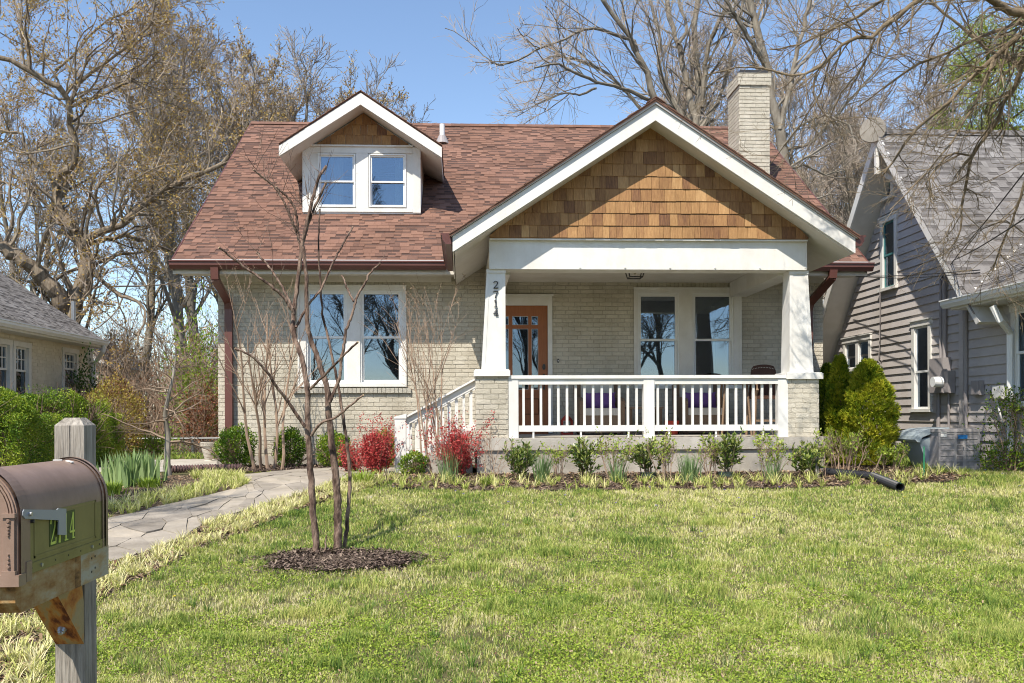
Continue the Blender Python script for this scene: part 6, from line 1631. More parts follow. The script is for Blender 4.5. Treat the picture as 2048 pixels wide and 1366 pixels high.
# ------------------------------------------------------------------ porch furniture
def wicker_chair(cx, y, w, h_back, label):
    """box armchair facing the street"""
    c = thing('wicker_chair', label, 'armchair', (cx, y, zs_t), 'brown wicker armchairs with cream cushions on the porch')
    z = zs_t; n = NP(); d = 0.60
    n.box(cx - w / 2 + 0.07, cx + w / 2 - 0.07, y, y + d - 0.05, z + 0.03, z + 0.30, 0.6); part(n, 'seat_base', M['wicker'], c)
    for sx in (-1, 1):
        n = NP(); xo = cx + sx * w / 2; xi = cx + sx * (w / 2 - 0.075); a, b = min(xo, xi), max(xo, xi)
        n.prism([(y + 0.02, z + 0.03), (y - 0.03, z + 0.52), (y + 0.02, z + 0.56), (y + d, z + 0.60), (y + d, z + 0.03)], a, b, 'x', 0.45); part(n, 'arm', M['wicker'], c)
    n = NP(); n.prism([(cx - w / 2, z + 0.2), (cx + w / 2, z + 0.2), (cx + w / 2 + 0.02, z + h_back - 0.08), (cx + w / 2 - 0.1, z + h_back), (cx - w / 2 + 0.1, z + h_back), (cx - w / 2 - 0.02, z + h_back - 0.08)], y + d, y + d + 0.06, 'y', 0.4); part(n, 'backrest', M['wicker'], c)
    for sx in (-1, 1):
        for yy in (y + 0.03, y + d - 0.03):
            n = NP(); n.box(cx + sx * (w / 2 - 0.05) - 0.022, cx + sx * (w / 2 - 0.05) + 0.022, yy - 0.02, yy + 0.02, z, z + 0.035, 0.2); part(n, 'leg', M['dark_wicker'], c)
    n = NP(); n.box(cx - w / 2 + 0.08, cx + w / 2 - 0.08, y - 0.03, y + d - 0.06, z + 0.30, z + 0.41, 0.6); part(n, 'seat_cushion', M['cream_cloth'], c)
    n = NP(); n.obox((cx - w / 2 + 0.09, y + d - 0.12, z + 0.41), (w - 0.18, 0, 0), (0, 0.10, 0.0), (0, 0.04, 0.46), 0.6); part(n, 'back_cushion', M['cream_cloth'], c)
    return c
def cushion(cx, y, z, w, h, mt_, label):
    n = NP(); k = 9; u = np.linspace(-1, 1, k); g_ = []
    for sgn in (-1, 1):
        v = []
        for b in u:
            for a in u:
                puff = (1 - a ** 4) * (1 - b ** 4); pin = 1 - 0.10 * (abs(a) * abs(b)) ** 0.5 * (1 if abs(a) < 1 or abs(b) < 1 else -0.3)
                v.append((cx + a * w / 2 * pin, y + sgn * 0.06 * puff + 0.08 * (b + 1) / 2, z + h / 2 + b * h / 2 * pin))
        n.add(v, [[j * k + i, j * k + i + 1, (j + 1) * k + i + 1, (j + 1) * k + i][::-sgn] for j in range(k - 1) for i in range(k - 1)], 0.5)
    return single(n, 'cushion', M[mt_], label, 'cushion', smooth=True)
fy_ = 13.75
fpx = lambda px: PY(px, 810, fy_)[0]
wicker_chair((fpx(1160) + fpx(1250)) / 2, fy_, fpx(1250) - fpx(1160), 0.86, 'brown wicker armchair with cream seat, the one nearer the front door')
wicker_chair((fpx(1366) + fpx(1456)) / 2, fy_, fpx(1456) - fpx(1366), 0.86, 'brown wicker armchair with cream seat, in front of the right porch window')
cushion(fpx(1206), fy_ + 0.26, zs_t + 0.41, 0.50, 0.25, 'purple_cloth', 'purple cushion on the wicker armchair nearer the front door')
cushion(fpx(1412), fy_ + 0.26, zs_t + 0.41, 0.50, 0.25, 'purple_cloth', 'purple cushion on the wicker armchair below the porch window')
# low side table between them
tb = thing('side_table', 'low brown side table between the two wicker armchairs', 'table', (fpx(1292), fy_ + 0.2, zs_t))
n = NP(); n.box(fpx(1258), fpx(1330), fy_ + 0.05, fy_ + 0.45, zs_t + 0.40, zs_t + 0.43, 0.6); part(n, 'table_top', M['wicker'], tb)
for a in (1264, 1324):
    for yy in (fy_ + 0.09, fy_ + 0.41): n = NP(); n.box(fpx(a) - 0.018, fpx(a) + 0.018, yy - 0.018, yy + 0.018, zs_t, zs_t + 0.40, 0.3); part(n, 'leg', M['wicker'], tb)
bk_ = thing('bucket', 'red bucket with wire handle on the porch floor beside the side table', 'bucket', (fpx(1340), fy_ - 0.1, zs_t))
n = NP(); c = np.array([fpx(1339), fy_ - 0.15, zs_t]); n.tubes([c, c + [0, 0, 0.002], c + [0, 0, 0.21], c + [0, 0, 0.215], c + [0, 0, 0.20]], [0.001, 0.085, 0.115, 0.12, 0.105], 18); part(n, 'body', M['red_plastic'], bk_)
n = NP(); n.tubes([c + [0.115 * math.cos(a), 0, 0.20 + 0.13 * math.sin(a)] for a in np.linspace(0, math.pi, 9)], [0.004] * 9, 5); part(n, 'handle', M['dark_metal'], bk_)
# small red lantern near the door
ln2 = thing('candle_lantern', 'small red and silver candle lantern on the porch floor by the door', 'lantern', (fpx(1137), fy_ + 0.3, zs_t))
c = np.array([fpx(1138), fy_ + 0.3, zs_t])
n = NP(); n.box(c[0] - 0.09, c[0] + 0.09, c[1] - 0.09, c[1] + 0.09, c[2], c[2] + 0.03); n.tubes([c + [0, 0, 0.22], c + [0, 0, 0.28], c + [0, 0, 0.31]], [0.10, 0.05, 0.02], 4)
for sx in (-1, 1):
    for sy in (-1, 1): n.box(c[0] + sx * 0.075 - 0.01, c[0] + sx * 0.075 + 0.01, c[1] + sy * 0.075 - 0.01, c[1] + sy * 0.075 + 0.01, c[2] + 0.03, c[2] + 0.22)
part(n, 'frame', M['red_plastic'], ln2)
n = NP(); n.cyl(c + [0, 0, 0.03], c + [0, 0, 0.16], 0.045, k=14); part(n, 'candle', M['steel'], ln2)
# tall dark wicker bar chair and bar table at the right end
by_ = 13.0; bpx = lambda px: PY(px, 760, by_)[0]
bc = thing('bar_chair', 'dark brown woven bar chair with studded back at the right end of the porch', 'bar chair', (bpx(1545), by_, zs_t))
x0, x1 = bpx(1512), bpx(1566); zt_c = PY(1540, 727, by_)[2]; zsb = zs_t + 0.58
n = NP(); kk = 12; aa = np.linspace(0, 1, kk)
top = [(x0 + 0.02 + (x1 - x0 - 0.04) * a, zt_c - 0.035 * (2 * a - 1) ** 2 - (0.04 if a in (0, 1) else 0)) for a in aa]
n.prism([(x0 - 0.02, zsb)] + top + [(x1 + 0.02, zsb)], by_ + 0.25, by_ + 0.29, 'y'); part(n, 'backrest', M['dark_wicker'], bc)
n = NP()
for a in np.linspace(0.06, 0.94, 16): n.cyl((x0 + (x1 - x0) * a, by_ + 0.25, zt_c - 0.045 - 0.035 * (2 * a - 1) ** 2), (x0 + (x1 - x0) * a, by_ + 0.243, zt_c - 0.045 - 0.035 * (2 * a - 1) ** 2), 0.006, k=6)
part(n, 'studs', M['cream_cloth'], bc, kind='stuff')
n = NP(); n.box(x0 - 0.03, x1 + 0.03, by_ - 0.15, by_ + 0.25, zsb - 0.05, zsb); part(n, 'seat', M['dark_wicker'], bc)
for sx, xx in ((-1, x0 - 0.04), (1, x1 + 0.04)):
    n = NP(); n.tubes([(xx, by_ + 0.25, zsb + 0.18), (xx, by_ + 0.05, zsb + 0.22), (xx, by_ - 0.15, zsb + 0.18), (xx, by_ - 0.18, zsb + 0.08), (xx, by_ - 0.12, zsb)], [0.02, 0.026, 0.026, 0.024, 0.02], 8); part(n, 'armrest', M['wicker'], bc)
    for yy in (by_ - 0.12, by_ + 0.24): n = NP(); n.tubes([(xx + sx * 0.03, yy, zs_t), (xx, yy, zsb)], [0.018, 0.02], 6); part(n, 'leg', M['wicker'], bc)
n = NP(); n.box(x0 - 0.04, x1 + 0.04, by_ - 0.13, by_ - 0.11, zs_t + 0.2, zs_t + 0.23); part(n, 'footrest', M['wicker'], bc)
bt = thing('bar_table', 'tall round wicker table beside the dark bar chair on the porch', 'table', (bpx(1468), by_ + 0.2, zs_t))
c = np.array([bpx(1478), by_ + 0.25, zs_t]); n = NP(); n.cyl(c + [0, 0, 0.76], c + [0, 0, 0.80], 0.33, k=24); part(n, 'table_top', M['wicker'], bt)
for a in (0.6, 2.2, 3.8, 5.4): n = NP(); d_ = np.array([math.cos(a), math.sin(a), 0]); n.tubes([c + d_ * 0.30, c + d_ * 0.22 + [0, 0, 0.76]], [0.016, 0.016], 6); part(n, 'leg', M['wicker'], bt)
# ------------------------------------------------------------------ growing things near the house
def rot_about(t, ang, az, rng):
    """directions at an angle to t, azimuth az"""
    r = np.where(np.abs(t[:, 2:3]) > 0.9, np.array([[1.0, 0, 0]]), np.array([[0, 0, 1.0]])); a = np.cross(t, r); a /= np.linalg.norm(a, axis=1, keepdims=True) + 1e-9; b = np.cross(t, a)
    return t * np.cos(ang)[:, None] + (a * np.cos(az)[:, None] + b * np.sin(az)[:, None]) * np.sin(ang)[:, None]

def grow(p, d, L, r, S, wander, up, taper, rng, droop=0.0):
    """a set of wandering branches: p,d (N,3) L,r (N)"""
    N = len(p); P_ = [p]; d = d / (np.linalg.norm(d, axis=1, keepdims=True) + 1e-9)
    for s in range(S):
        d = d + rng.normal(size=(N, 3)) * wander + np.array([0, 0, 1.0]) * (up - droop * s / S); d /= np.linalg.norm(d, axis=1, keepdims=True) + 1e-9
        P_.append(P_[-1] + d * (L / S)[:, None])
    pts = np.stack(P_, 1); t = np.linspace(0, 1, S + 1)[None]
    rad = r[:, None] * (1 - t * (1 - taper)); return pts, rad

def sprout(pts, rad, K, rng, t0=0.25, t1=1.0, ang=(0.7, 0.25), lr=(0.35, 0.7), rr=0.55, L=None):
    """starting points, directions, lengths and radii of side branches"""
    N, S, _ = pts.shape
    if L is None: L = np.linalg.norm(np.diff(pts, axis=1), axis=2).sum(1)
    if np.ndim(K) == 0: K = np.full(N, K)
    idx = np.repeat(np.arange(N), K); M_ = len(idx)
    t = t0 + (t1 - t0) * rng.random(M_) ; f = t * (S - 1); i = np.minimum(f.astype(int), S - 2); w = (f - i)[:, None]
    p = pts[idx, i] * (1 - w) + pts[idx, i + 1] * w; tan = pts[idx, i + 1] - pts[idx, i]; tan /= np.linalg.norm(tan, axis=1, keepdims=True) + 1e-9
    rr_ = rad[idx, i] * (1 - w[:, 0]) + rad[idx, i + 1] * w[:, 0]
    d = rot_about(tan, np.clip(rng.normal(ang[0], ang[1], M_), 0.15, 1.7), rng.random(M_) * 2 * math.pi, rng)
    l = L[idx] * rng.uniform(lr[0], lr[1], M_) * (1.15 - 0.5 * t)
    return p, d, l, rr_ * rr

def lumpy(rng, N, c, rx, ry, rz, inner=0.55, amp=0.13, seed=0, zmin=-1.0):
    """points through the outer part of an uneven ellipsoid"""
    u = rng.normal(size=(N, 3)); u /= np.linalg.norm(u, axis=1, keepdims=True); u = u[u[:, 2] > zmin]
    ph = np.random.default_rng(seed).random(8) * 6.28
    l = 1 + amp * (np.sin(u[:, 0] * 5 + ph[0]) * np.sin(u[:, 2] * 6 + ph[1]) + np.sin(u[:, 1] * 7 + ph[2] + u[:, 2] * 3) * 0.6 + np.sin(u[:, 0] * 13 + ph[3]) * np.sin(u[:, 2] * 12 + ph[4]) * 0.4)
    r = (inner + (1 - inner) * rng.random(len(u)) ** 0.6) * l
    return np.array(c) + u * r[:, None] * np.array([rx, ry, rz]), u

def bush(name, label, cat, c, rx, ry, rz, N, leaf, mt_, seed, group=None, t=(0.45, 0.22), stems=True, zmin=-0.85, asp=0.6, up=0.6, amp=0.13, inner=0.5, smat='shrub_stem'):
    rng = np.random.default_rng(seed); o = thing(name, label, cat, (c[0], c[1], float(gz(c[0], c[1]))), group)
    P_, u = lumpy(rng, N, c, rx, ry, rz, inner, amp, seed, zmin)
    k = P_[:, 2] > gz(0, P_[:, 1]) + 0.01; P_, u = P_[k], u[k]
    n = NP(); d = u + rng.normal(size=u.shape) * 0.6 + [0, 0, up]
    cl = vnoise(P_[:, [0, 2]], 0.09, seed % 50) 
    n.leaves(P_, d, leaf * rng.uniform(0.7, 1.3, len(P_)), leaf * asp, rng, np.clip(rng.normal(t[0], t[1], len(P_)) + (cl - 0.5) * 0.5, 0, 1))
    part(n, 'foliage', M[mt_], o, kind='stuff')
    if stems:
        S_ = 14; b = np.array([c[0], c[1], float(gz(0, c[1]))]) + rng.normal(size=(S_, 3)) * [rx * 0.15, ry * 0.15, 0]
        d = rng.normal(size=(S_, 3)) * 0.5; d[:, 2] = 1; p, r = grow(b, d, np.full(S_, rz * 1.5), np.full(S_, 0.012), 5, 0.12, 0.05, 0.4, rng); n = NP(); n.tubes(p, r, 4, 0.4)
        q = sprout(p, r, 6, rng, 0.3); p2, r2 = grow(*q, 4, 0.15, 0.05, 0.4, rng); n.tubes(p2, r2, 3, 0.4); part(n, 'stems', M[smat], o)
    return o

def C(px, pyb, pyt, Y, w):
    """centre and radii from a base row, top row and width in photo pixels at depth Y"""
    b = PY(px, pyb, Y); t_ = PY(px, pyt, Y); zb = float(gz(0, Y)); h = t_[2] - zb
    wx = (PY(px + w / 2, pyb, Y)[0] - PY(px - w / 2, pyb, Y)[0]) / 2; return (b[0], Y, zb + h / 2), wx, h / 2
def pbush(name, label, cat, px, pyb, pyt, Y, w, N, leaf, mt_, seed, **k):
    c, wx, hz_ = C(px, pyb, pyt, Y, w); return bush(name, label, cat, c, wx, wx * k.pop('dy', 0.95), hz_ * 1.06, N, leaf, mt_, seed, **k)

BX = 'clipped boxwood balls along the front wall'
pbush('boxwood', 'round green boxwood at the left corner below the downspout', 'shrub', 471, 940, 855, 13.9, 80, 5200, 0.034, 'boxwood_leaf', 101, group=BX)
pbush('boxwood', 'round boxwood behind the clump of slim bare stems', 'shrub', 580, 940, 858, 14.0, 64, 4200, 0.034, 'boxwood_leaf', 102, group=BX)
pbush('boxwood', 'lighter green boxwood under the right half of the left window', 'shrub', 668, 940, 866, 13.9, 70, 4600, 0.032, 'boxwood_leaf', 103, group=BX, t=(0.66, 0.2))
pbush('golden_shrub', 'yellow green shrub showing behind the red barberry by the stair post', 'shrub', 770, 940, 862, 13.6, 44, 2600, 0.035, 'yellow_leaf', 104)
pbush('small_boxwood', 'small green shrub at the foot of the stair railing', 'shrub', 826, 955, 905, 12.0, 56, 1500, 0.032, 'boxwood_leaf', 105, t=(0.6, 0.2))
pbush('yellow_green_shrub', 'bright clipped shrub in the corner by the brown downspout base', 'shrub', 498, 945, 900, 14.2, 22, 500, 0.03, 'yellow_leaf', 106, stems=False)

def barberry(label, px, pyb, pyt, Y, w, seed, N=3000, pale=0.3):
    """red arching shrub: wands clothed in small leaves"""
    rng = np.random.default_rng(seed); c, wx, hz_ = C(px, pyb, pyt, Y, w); zb = c[2] - hz_
    o = thing('barberry', label, 'shrub', (c[0], c[1], zb), 'red barberries at the foot of the porch')
    S_ = 30; b = np.array([c[0], c[1], zb]) + rng.normal(size=(S_, 3)) * [wx * 0.2, wx * 0.2, 0]; d = rng.normal(size=(S_, 3)) * 0.38; d[:, 2] = 1
    p, r = grow(b, d, rng.uniform(1.0, 2.1, S_) * hz_, np.full(S_, 0.006), 6, 0.10, 0.02, 0.3, rng, 0.1); n = NP(); n.tubes(p, r, 3, 0.4)
    q = sprout(p, r, 7, rng, 0.15, 0.95, (0.7, 0.3), (0.25, 0.5)); p2, r2 = grow(*q, 4, 0.15, 0.04, 0.3, rng); n.tubes(p2, r2, 3, 0.4); part(n, 'stems', M['brush'], o)
    allp = np.concatenate([p.reshape(-1, 3), p2.reshape(-1, 3)]); L_ = allp[rng.integers(len(allp), size=N)] + rng.normal(size=(N, 3)) * 0.022
    L2, u = lumpy(rng, N, (c[0], c[1], zb + hz_ * 0.75), wx * 0.72, wx * 0.6, hz_ * 0.72, 0.3, 0.2, seed)
    Q = np.concatenate([L_, L2]); Q = Q[Q[:, 2] > zb + 0.02]
    n = NP(); n.leaves(Q, rng.normal(size=Q.shape) + [0, 0, 0.5], 0.026, 0.018, rng, np.clip(rng.normal(0.5, 0.22, len(Q)) + pale * np.clip((Q[:, 2] - c[2] - hz_ * 0.3) / hz_, 0, 1), 0, 1)); part(n, 'foliage', M['red_leaf'], o, kind='stuff')
barberry('tall red barberry beside the bottom stair post', 752, 962, 835, 12.1, 84, 111, 3800)
barberry('small red barberry left of the tall one, below the window', 702, 938, 882, 12.6, 52, 112, 1600)
barberry('red barberry growing against the steps and porch corner', 916, 948, 822, 11.75, 76, 113, 3200)

def twig_shrub(label, px, pyb, pyt, Y, w, seed, nstem=6, N1=8, N2=5, r0=0.014, mt_='shrub_stem', spread=0.3, leaf=None, nleaf=0, lmt='spring_leaf', heads=0, name='bare_shrub', cat='shrub', group=None, base_w=None, wander=0.07):
    rng = np.random.default_rng(seed); c, wx, hz_ = C(px, pyb, pyt, Y, w); zb = c[2] - hz_; H = hz_ * 2
    o = thing(name, label, cat, (c[0], c[1], zb), group)
    bw = base_w if base_w is not None else wx * 0.3
    bx = np.linspace(-1, 1, nstem) * bw; b = np.stack([c[0] + bx + rng.normal(size=nstem) * 0.02, c[1] + rng.normal(size=nstem) * 0.06, np.full(nstem, zb)], 1)
    tx = np.linspace(-1, 1, nstem) * wx * 0.55; d = np.stack([tx - bx + rng.normal(size=nstem) * 0.1 * wx, rng.normal(size=nstem) * wx * 0.5, np.full(nstem, H)], 1)
    p, r = grow(b, d, H * rng.uniform(0.72, 0.98, nstem), np.full(nstem, r0), 9, wander, 0.03, 0.3, rng); n = NP(); n.tubes(p, r, 6, 0.6); part(n, 'stems', M[mt_], o)
    n = NP(); q = sprout(p, r, N1, rng, 0.25, 0.95, (spread, 0.15), (0.3, 0.6), 0.6); p2, r2 = grow(*q, 6, 0.07, 0.07, 0.35, rng); n.tubes(p2, r2, 4, 0.6)
    q = sprout(p2, r2, N2, rng, 0.15, 1.0, (spread * 1.3, 0.25), (0.3, 0.7), 0.6); p3, r3 = grow(*q, 4, 0.08, 0.05, 0.4, rng); r3 = np.maximum(r3, 0.0016); n.tubes(p3, r3, 3, 0.6); part(n, 'twigs', M[mt_], o, kind='stuff')
    tips = np.concatenate([p2[:, -1], p3[:, -1], p3[:, 2]])
    if nleaf:
        Q = tips[rng.integers(len(tips), size=nleaf)] + rng.normal(size=(nleaf, 3)) * 0.014; n = NP(); n.leaves(Q, rng.normal(size=Q.shape) + [0, 0, 0.8], leaf, leaf * 0.5, rng, rng.random(nleaf)); part(n, 'foliage', M[lmt], o, kind='stuff')
    if heads:
        hi = tips[np.argsort(-tips[:, 2])[:heads * 3]]; hi = hi[rng.integers(len(hi), size=heads)]; Q = np.repeat(hi, 10, 0) + rng.normal(size=(heads * 10, 3)) * 0.016
        n = NP(); n.leaves(Q, rng.normal(size=Q.shape), 0.014, 0.011, rng, rng.random(len(Q))); part(n, 'seed_heads', M['leaf_litter'], o, kind='stuff')
    return o
twig_shrub('clump of slim bare stems left of the window, in front of the boxwoods', 535, 946, 592, 13.35, 250, 121, 5, 8, 5, 0.026, heads=22, base_w=0.19, spread=0.45)
twig_shrub('bare twiggy shrub with dry seed heads right of the window, beside the stairs', 868, 946, 612, 12.1, 150, 122, 6, 7, 5, 0.014, heads=34, base_w=0.12, spread=0.36)

# row in front of the porch slab
LR = 'young laurels planted in front of the porch'; AZ = 'sparse azaleas planted in front of the porch'; DF = 'clumps of daffodil leaves in front of the porch'
def laurel(label, px, pyb, pyt, Y, w, seed, pot=False, N=900, light=0.8):
    rng = np.random.default_rng(seed); c, wx, hz_ = C(px, pyb, pyt, Y, w); zb = c[2] - hz_; H = hz_ * 2
    o = thing('laurel', label, 'shrub', (c[0], c[1], zb), LR); S_ = 9
    if pot:
        n = NP(); n.tubes([(c[0], c[1], zb - 0.02), (c[0], c[1], zb - 0.018), (c[0], c[1], zb + 0.06), (c[0], c[1], zb + 0.075), (c[0], c[1], zb + 0.075)], [0.01, 0.085, 0.10, 0.108, 0.02], 18); part(n, 'nursery_pot', M['laurel_pot'], o)
        zb += 0.05; H -= 0.05
    b = np.array([c[0], c[1], zb]) + rng.normal(size=(S_, 3)) * [0.03, 0.03, 0]; d = rng.normal(size=(S_, 3)) * 0.42; d[:, 2] = 1
    p, r = grow(b, d, H * rng.uniform(0.65, 1.0, S_), np.full(S_, 0.007), 6, 0.10, 0.08, 0.4, rng); n = NP(); n.tubes(p, r, 4, 0.3)
    q = sprout(p, r, 4, rng, 0.15, 0.8, (0.7, 0.2), (0.3, 0.5)); p2, r2 = grow(*q, 4, 0.1, 0.12, 0.4, rng); n.tubes(p2, r2, 3, 0.3); part(n, 'stems', M['brush'], o)
    n = NP()
    for PP, K in ((p, 0.45), (p2, 0.55)):
        m_ = int(N * K); i = rng.integers(len(PP), size=m_); f = rng.uniform(0.15, 1.0, m_) * (PP.shape[1] - 1); j = np.minimum(f.astype(int), PP.shape[1] - 2); w_ = (f - j)[:, None]
        Q = PP[i, j] * (1 - w_) + PP[i, j + 1] * w_; tn = PP[i, j + 1] - PP[i, j]; tn /= np.linalg.norm(tn, axis=1, keepdims=True)
        dd = rot_about(tn, rng.uniform(0.4, 1.1, m_), rng.random(m_) * 6.28, rng); tip = f / (PP.shape[1] - 1)
        n.leaves(Q, dd, rng.uniform(0.045, 0.085, m_), 0.021, rng, np.clip(0.25 + light * 0.6 * (rng.random(m_) < 0.25 + 0.45 * (tip > 0.8)) + rng.normal(size=m_) * 0.1, 0, 1))
    part(n, 'foliage', M['laurel_leaf'], o, kind='stuff')
mat('laurel_pot', [(0.045, 0.07, 0.065), (0.07, 0.10, 0.095)], rough=0.5, amp=0.2)
laurel('young laurel nearest the steps, in front of the left pier', 1034, 955, 872, 11.25, 78, 131)
laurel('upright young laurel second along the porch front', 1168, 955, 868, 11.3, 56, 132)
laurel('leggy laurel with pale shoots in the middle of the porch front', 1297, 950, 872, 11.3, 70, 133, True, 850)
laurel('tallest laurel, standing in its nursery pot near the right railing post', 1452, 950, 850, 11.3, 66, 134, True, 1000)
laurel('laurel in front of the right brick pier', 1606, 955, 880, 11.3, 76, 135, False, 900, 0.9)
def azalea(label, px, pyb, pyt, Y, w, seed, N=240): return twig_shrub(label, px, pyb, pyt, Y, w, seed, 10, 5, 4, 0.006, 'shrub_stem', 0.5, 0.038, int(N * 2.0), 'spring_leaf', name='azalea', cat='shrub', group=AZ, wander=0.10)
azalea('thin azalea between the first daffodil clump and second laurel', 1116, 955, 888, 11.2, 62, 141, 130)
azalea('pale azalea between the second laurel and the middle of the porch', 1231, 955, 872, 11.1, 78, 142, 230)
azalea('pale azalea mixed with the leggy middle laurel', 1330, 950, 874, 11.15, 66, 143, 170)
azalea('pale azalea left of the tall potted laurel', 1420, 955, 884, 11.35, 50, 144, 90)
azalea('bushy pale azalea right of the tall potted laurel', 1541, 955, 862, 11.2, 82, 145, 260)
azalea('small azalea right of the right pier laurel', 1640, 955, 884, 11.35, 50, 146, 130)
azalea('leafy sprawling shrub at the right end of the bed beside the drain pipe', 1690, 965, 860, 11.8, 110, 147, 330)
azalea('low leafy shrub between the drain pipe and the recycling bin', 1775, 968, 890, 12.2, 110, 149, 420)
twig_shrub('leafless brown shrub between the red barberry and the first laurel', 985, 962, 862, 11.0, 90, 148, 7, 4, 3, 0.006, 'shrub_stem', 0.6)
def leafclump(name, label, cat, px, pyb, pyt, Y, w, seed, N, mt_, wd=0.012, lean=(0.05, 0.85), group=None, t=(0.0, 1.0), segs=4):
    rng = np.random.default_rng(seed); c, wx, hz_ = C(px, pyb, pyt, Y, w); zb = c[2] - hz_
    o_ = np.array([c[0], c[1], zb]); b = o_ + rng.normal(size=(N, 3)) * [wx * 0.28, wx * 0.28, 0]; b[:, 2] = gz(0, b[:, 1]); az = np.arctan2(b[:, 1] - o_[1], b[:, 0] - o_[0]) + rng.normal(size=N) * 0.5
    n = NP(); blades(n, b, az, rng.uniform(*lean, N), rng.uniform(0.65, 1.08, N) * hz_ * 2, wd, rng, rng.uniform(*t, N), segs=segs, curl=0.8); return single(n, name, M[mt_], label, cat, group)
leafclump('daffodil_clump', 'blue green daffodil leaves right of the first laurel', 'plant', 1085, 962, 896, 11.0, 46, 151, 110, 'blue_green_blade', group=DF)
leafclump('daffodil_clump', 'deep green daffodil clump in front of the middle railing post', 'plant', 1380, 962, 900, 10.95, 62, 152, 130, 'blue_green_blade', group=DF)
leafclump('daffodil_clump', 'thin daffodil leaves under the pale azalea near the second laurel', 'plant', 1236, 962, 902, 10.95, 52, 153, 50, 'blue_green_blade', group=DF)
leafclump('daffodil_clump', 'daffodil leaves beneath the azalea next to the tall potted laurel', 'plant', 1545, 960, 905, 11.0, 50, 154, 50, 'blue_green_blade', group=DF)
leafclump('daffodil_clump', 'daffodil leaves at the feet of the red barberry by the steps', 'plant', 898, 960, 890, 11.1, 60, 155, 60, 'blue_green_blade', group=DF)
leafclump('iris_clump', 'broad bluish iris leaves beside the flagstone path behind the mailbox', 'plant', 262, 985, 900, 11.2, 165, 156, 300, 'iris_leaf', 0.048, (0.02, 0.6))
leafclump('daylily_clump', 'arching daylily leaves in front of the small red barberry', 'plant', 726, 985, 935, 11.0, 90, 157, 130, 'spring_leaf', 0.016, (0.4, 1.3), t=(0.2, 0.9))
leafclump('tulip_clump', 'low green tuft at the foot of the iris leaves, nearest the mailbox', 'plant', 224, 1004, 958, 10.4, 70, 158, 190, 'spring_leaf', 0.018, (0.4, 1.3), t=(0.0, 0.7))
leafclump('tulip_clump', 'low green tuft at the foot of the iris leaves, toward the redbud', 'plant', 296, 992, 952, 10.9, 70, 159, 170, 'spring_leaf', 0.018, (0.4, 1.3), t=(0.0, 0.7))
YL = ['yellow tuft in front of the corner boxwood, its left one', 'yellow tuft in front of the corner boxwood, its right one', 'yellow tuft left of the slim bare stems', 'small yellow tuft directly before the leftmost slim stem', 'wide yellow tuft in front of the middle slim stems', 'yellow tuft right of the slim bare stems', 'yellow tuft in front of the second boxwood', 'yellow tuft between the crape myrtle trunks, before the third boxwood']
for i, px in enumerate((446, 463, 500, 518, 540, 565, 588, 640)):
    leafclump('yellow_sprout', YL[i], 'plant', px, 956 + (i % 3) * 2, 941 + (i % 2) * 2, 12.9, 18, 170 + i, 26, 'yellow_leaf', 0.022, (0.3, 1.2), 'yellow tufts along the bed edge', (0.3, 1.0), 3)
for i, (px, h) in enumerate(((972, 948), (1398, 955), (1484, 962))):
    leafclump('green_tuft', ['bushy green tuft left of the leafless shrub', 'green tuft at the bed edge by the daffodils', 'low green tuft at the bed edge below the tall laurel'][i], 'plant', px, 978, h, 10.75, 34, 190 + i, 60, 'spring_leaf', 0.012, (0.3, 1.2), t=(0, 0.5))

def arborvitae(label, px, pyb, pyt, Y, w, seed, N, t=0.5):
    rng = np.random.default_rng(seed); c, wx, hz_ = C(px, pyb, pyt, Y, w); zb = c[2] - hz_; H = hz_ * 2
    o = thing('arborvitae', label, 'shrub', (c[0], c[1], zb), 'arborvitae beside the right corner of the porch')
    h = rng.random(N) ** 0.9; az = rng.random(N) * 6.283
    prof = np.where(h < 0.45, 0.86 + 0.31 * h, 1.0 - ((np.maximum(h, 0.45) - 0.45) / 0.55) ** 1.9 * 0.90)
    lob = 1 + 0.10 * np.sin(az * 3 + h * 5 + seed) + 0.10 * np.sin(az * 7 + h * 13) + 0.09 * np.sin(h * 30 + az * 2)
    r = wx * prof * lob * (0.62 + 0.40 * rng.random(N) ** 0.5)
    Q = np.stack([c[0] + r * np.cos(az), c[1] + r * np.sin(az), zb + 0.05 + h * H * (0.93 + 0.07 * lob)], 1)
    # each spray: a little fan of slim flakes
    K = 5; Q5 = np.repeat(Q, K, 0); out = np.stack([np.cos(az), np.sin(az), np.full(N, 1.2)], 1); d = np.repeat(out, K, 0) + rng.normal(size=(N * K, 3)) * 0.65
    tt = np.repeat(np.clip(rng.normal(t, 0.18, N) + 0.3 * (vnoise(np.c_[az * wx, h * H], 0.16, seed % 40) - 0.5) * 2, 0, 1), K)
    n = NP(); n.leaves(Q5, d, rng.uniform(0.04, 0.085, N * K), 0.015, rng, tt); part(n, 'foliage', M['arborvitae_leaf'], o, kind='stuff')
    n = NP(); n.tubes(resample([(c[0], c[1], zb), (c[0] + 0.02, c[1], zb + H * 0.9)], 6), np.linspace(0.03, 0.008, 6), 6); 
    b = np.array([[c[0], c[1], zb + H * q] for q in rng.uniform(0.03, 0.85, 70)]); a2 = rng.random(70) * 6.28; d = np.stack([np.cos(a2), np.sin(a2), np.full(70, 0.9)], 1)
    p, r2 = grow(b, d, wx * 1.0 * (1 - (b[:, 2] - zb) / H * 0.7), np.full(70, 0.008), 4, 0.1, 0.1, 0.3, rng); n.tubes(p, r2, 3, 0.3); part(n, 'trunk', M['brush'], o)
arborvitae('broad golden green arborvitae nearest the grey house siding', 1736, 925, 732, 13.0, 94, 201, 6500, 0.66)
arborvitae('narrow pointed arborvitae between the porch pier and the broad one', 1681, 925, 722, 13.3, 50, 202, 3800, 0.55)
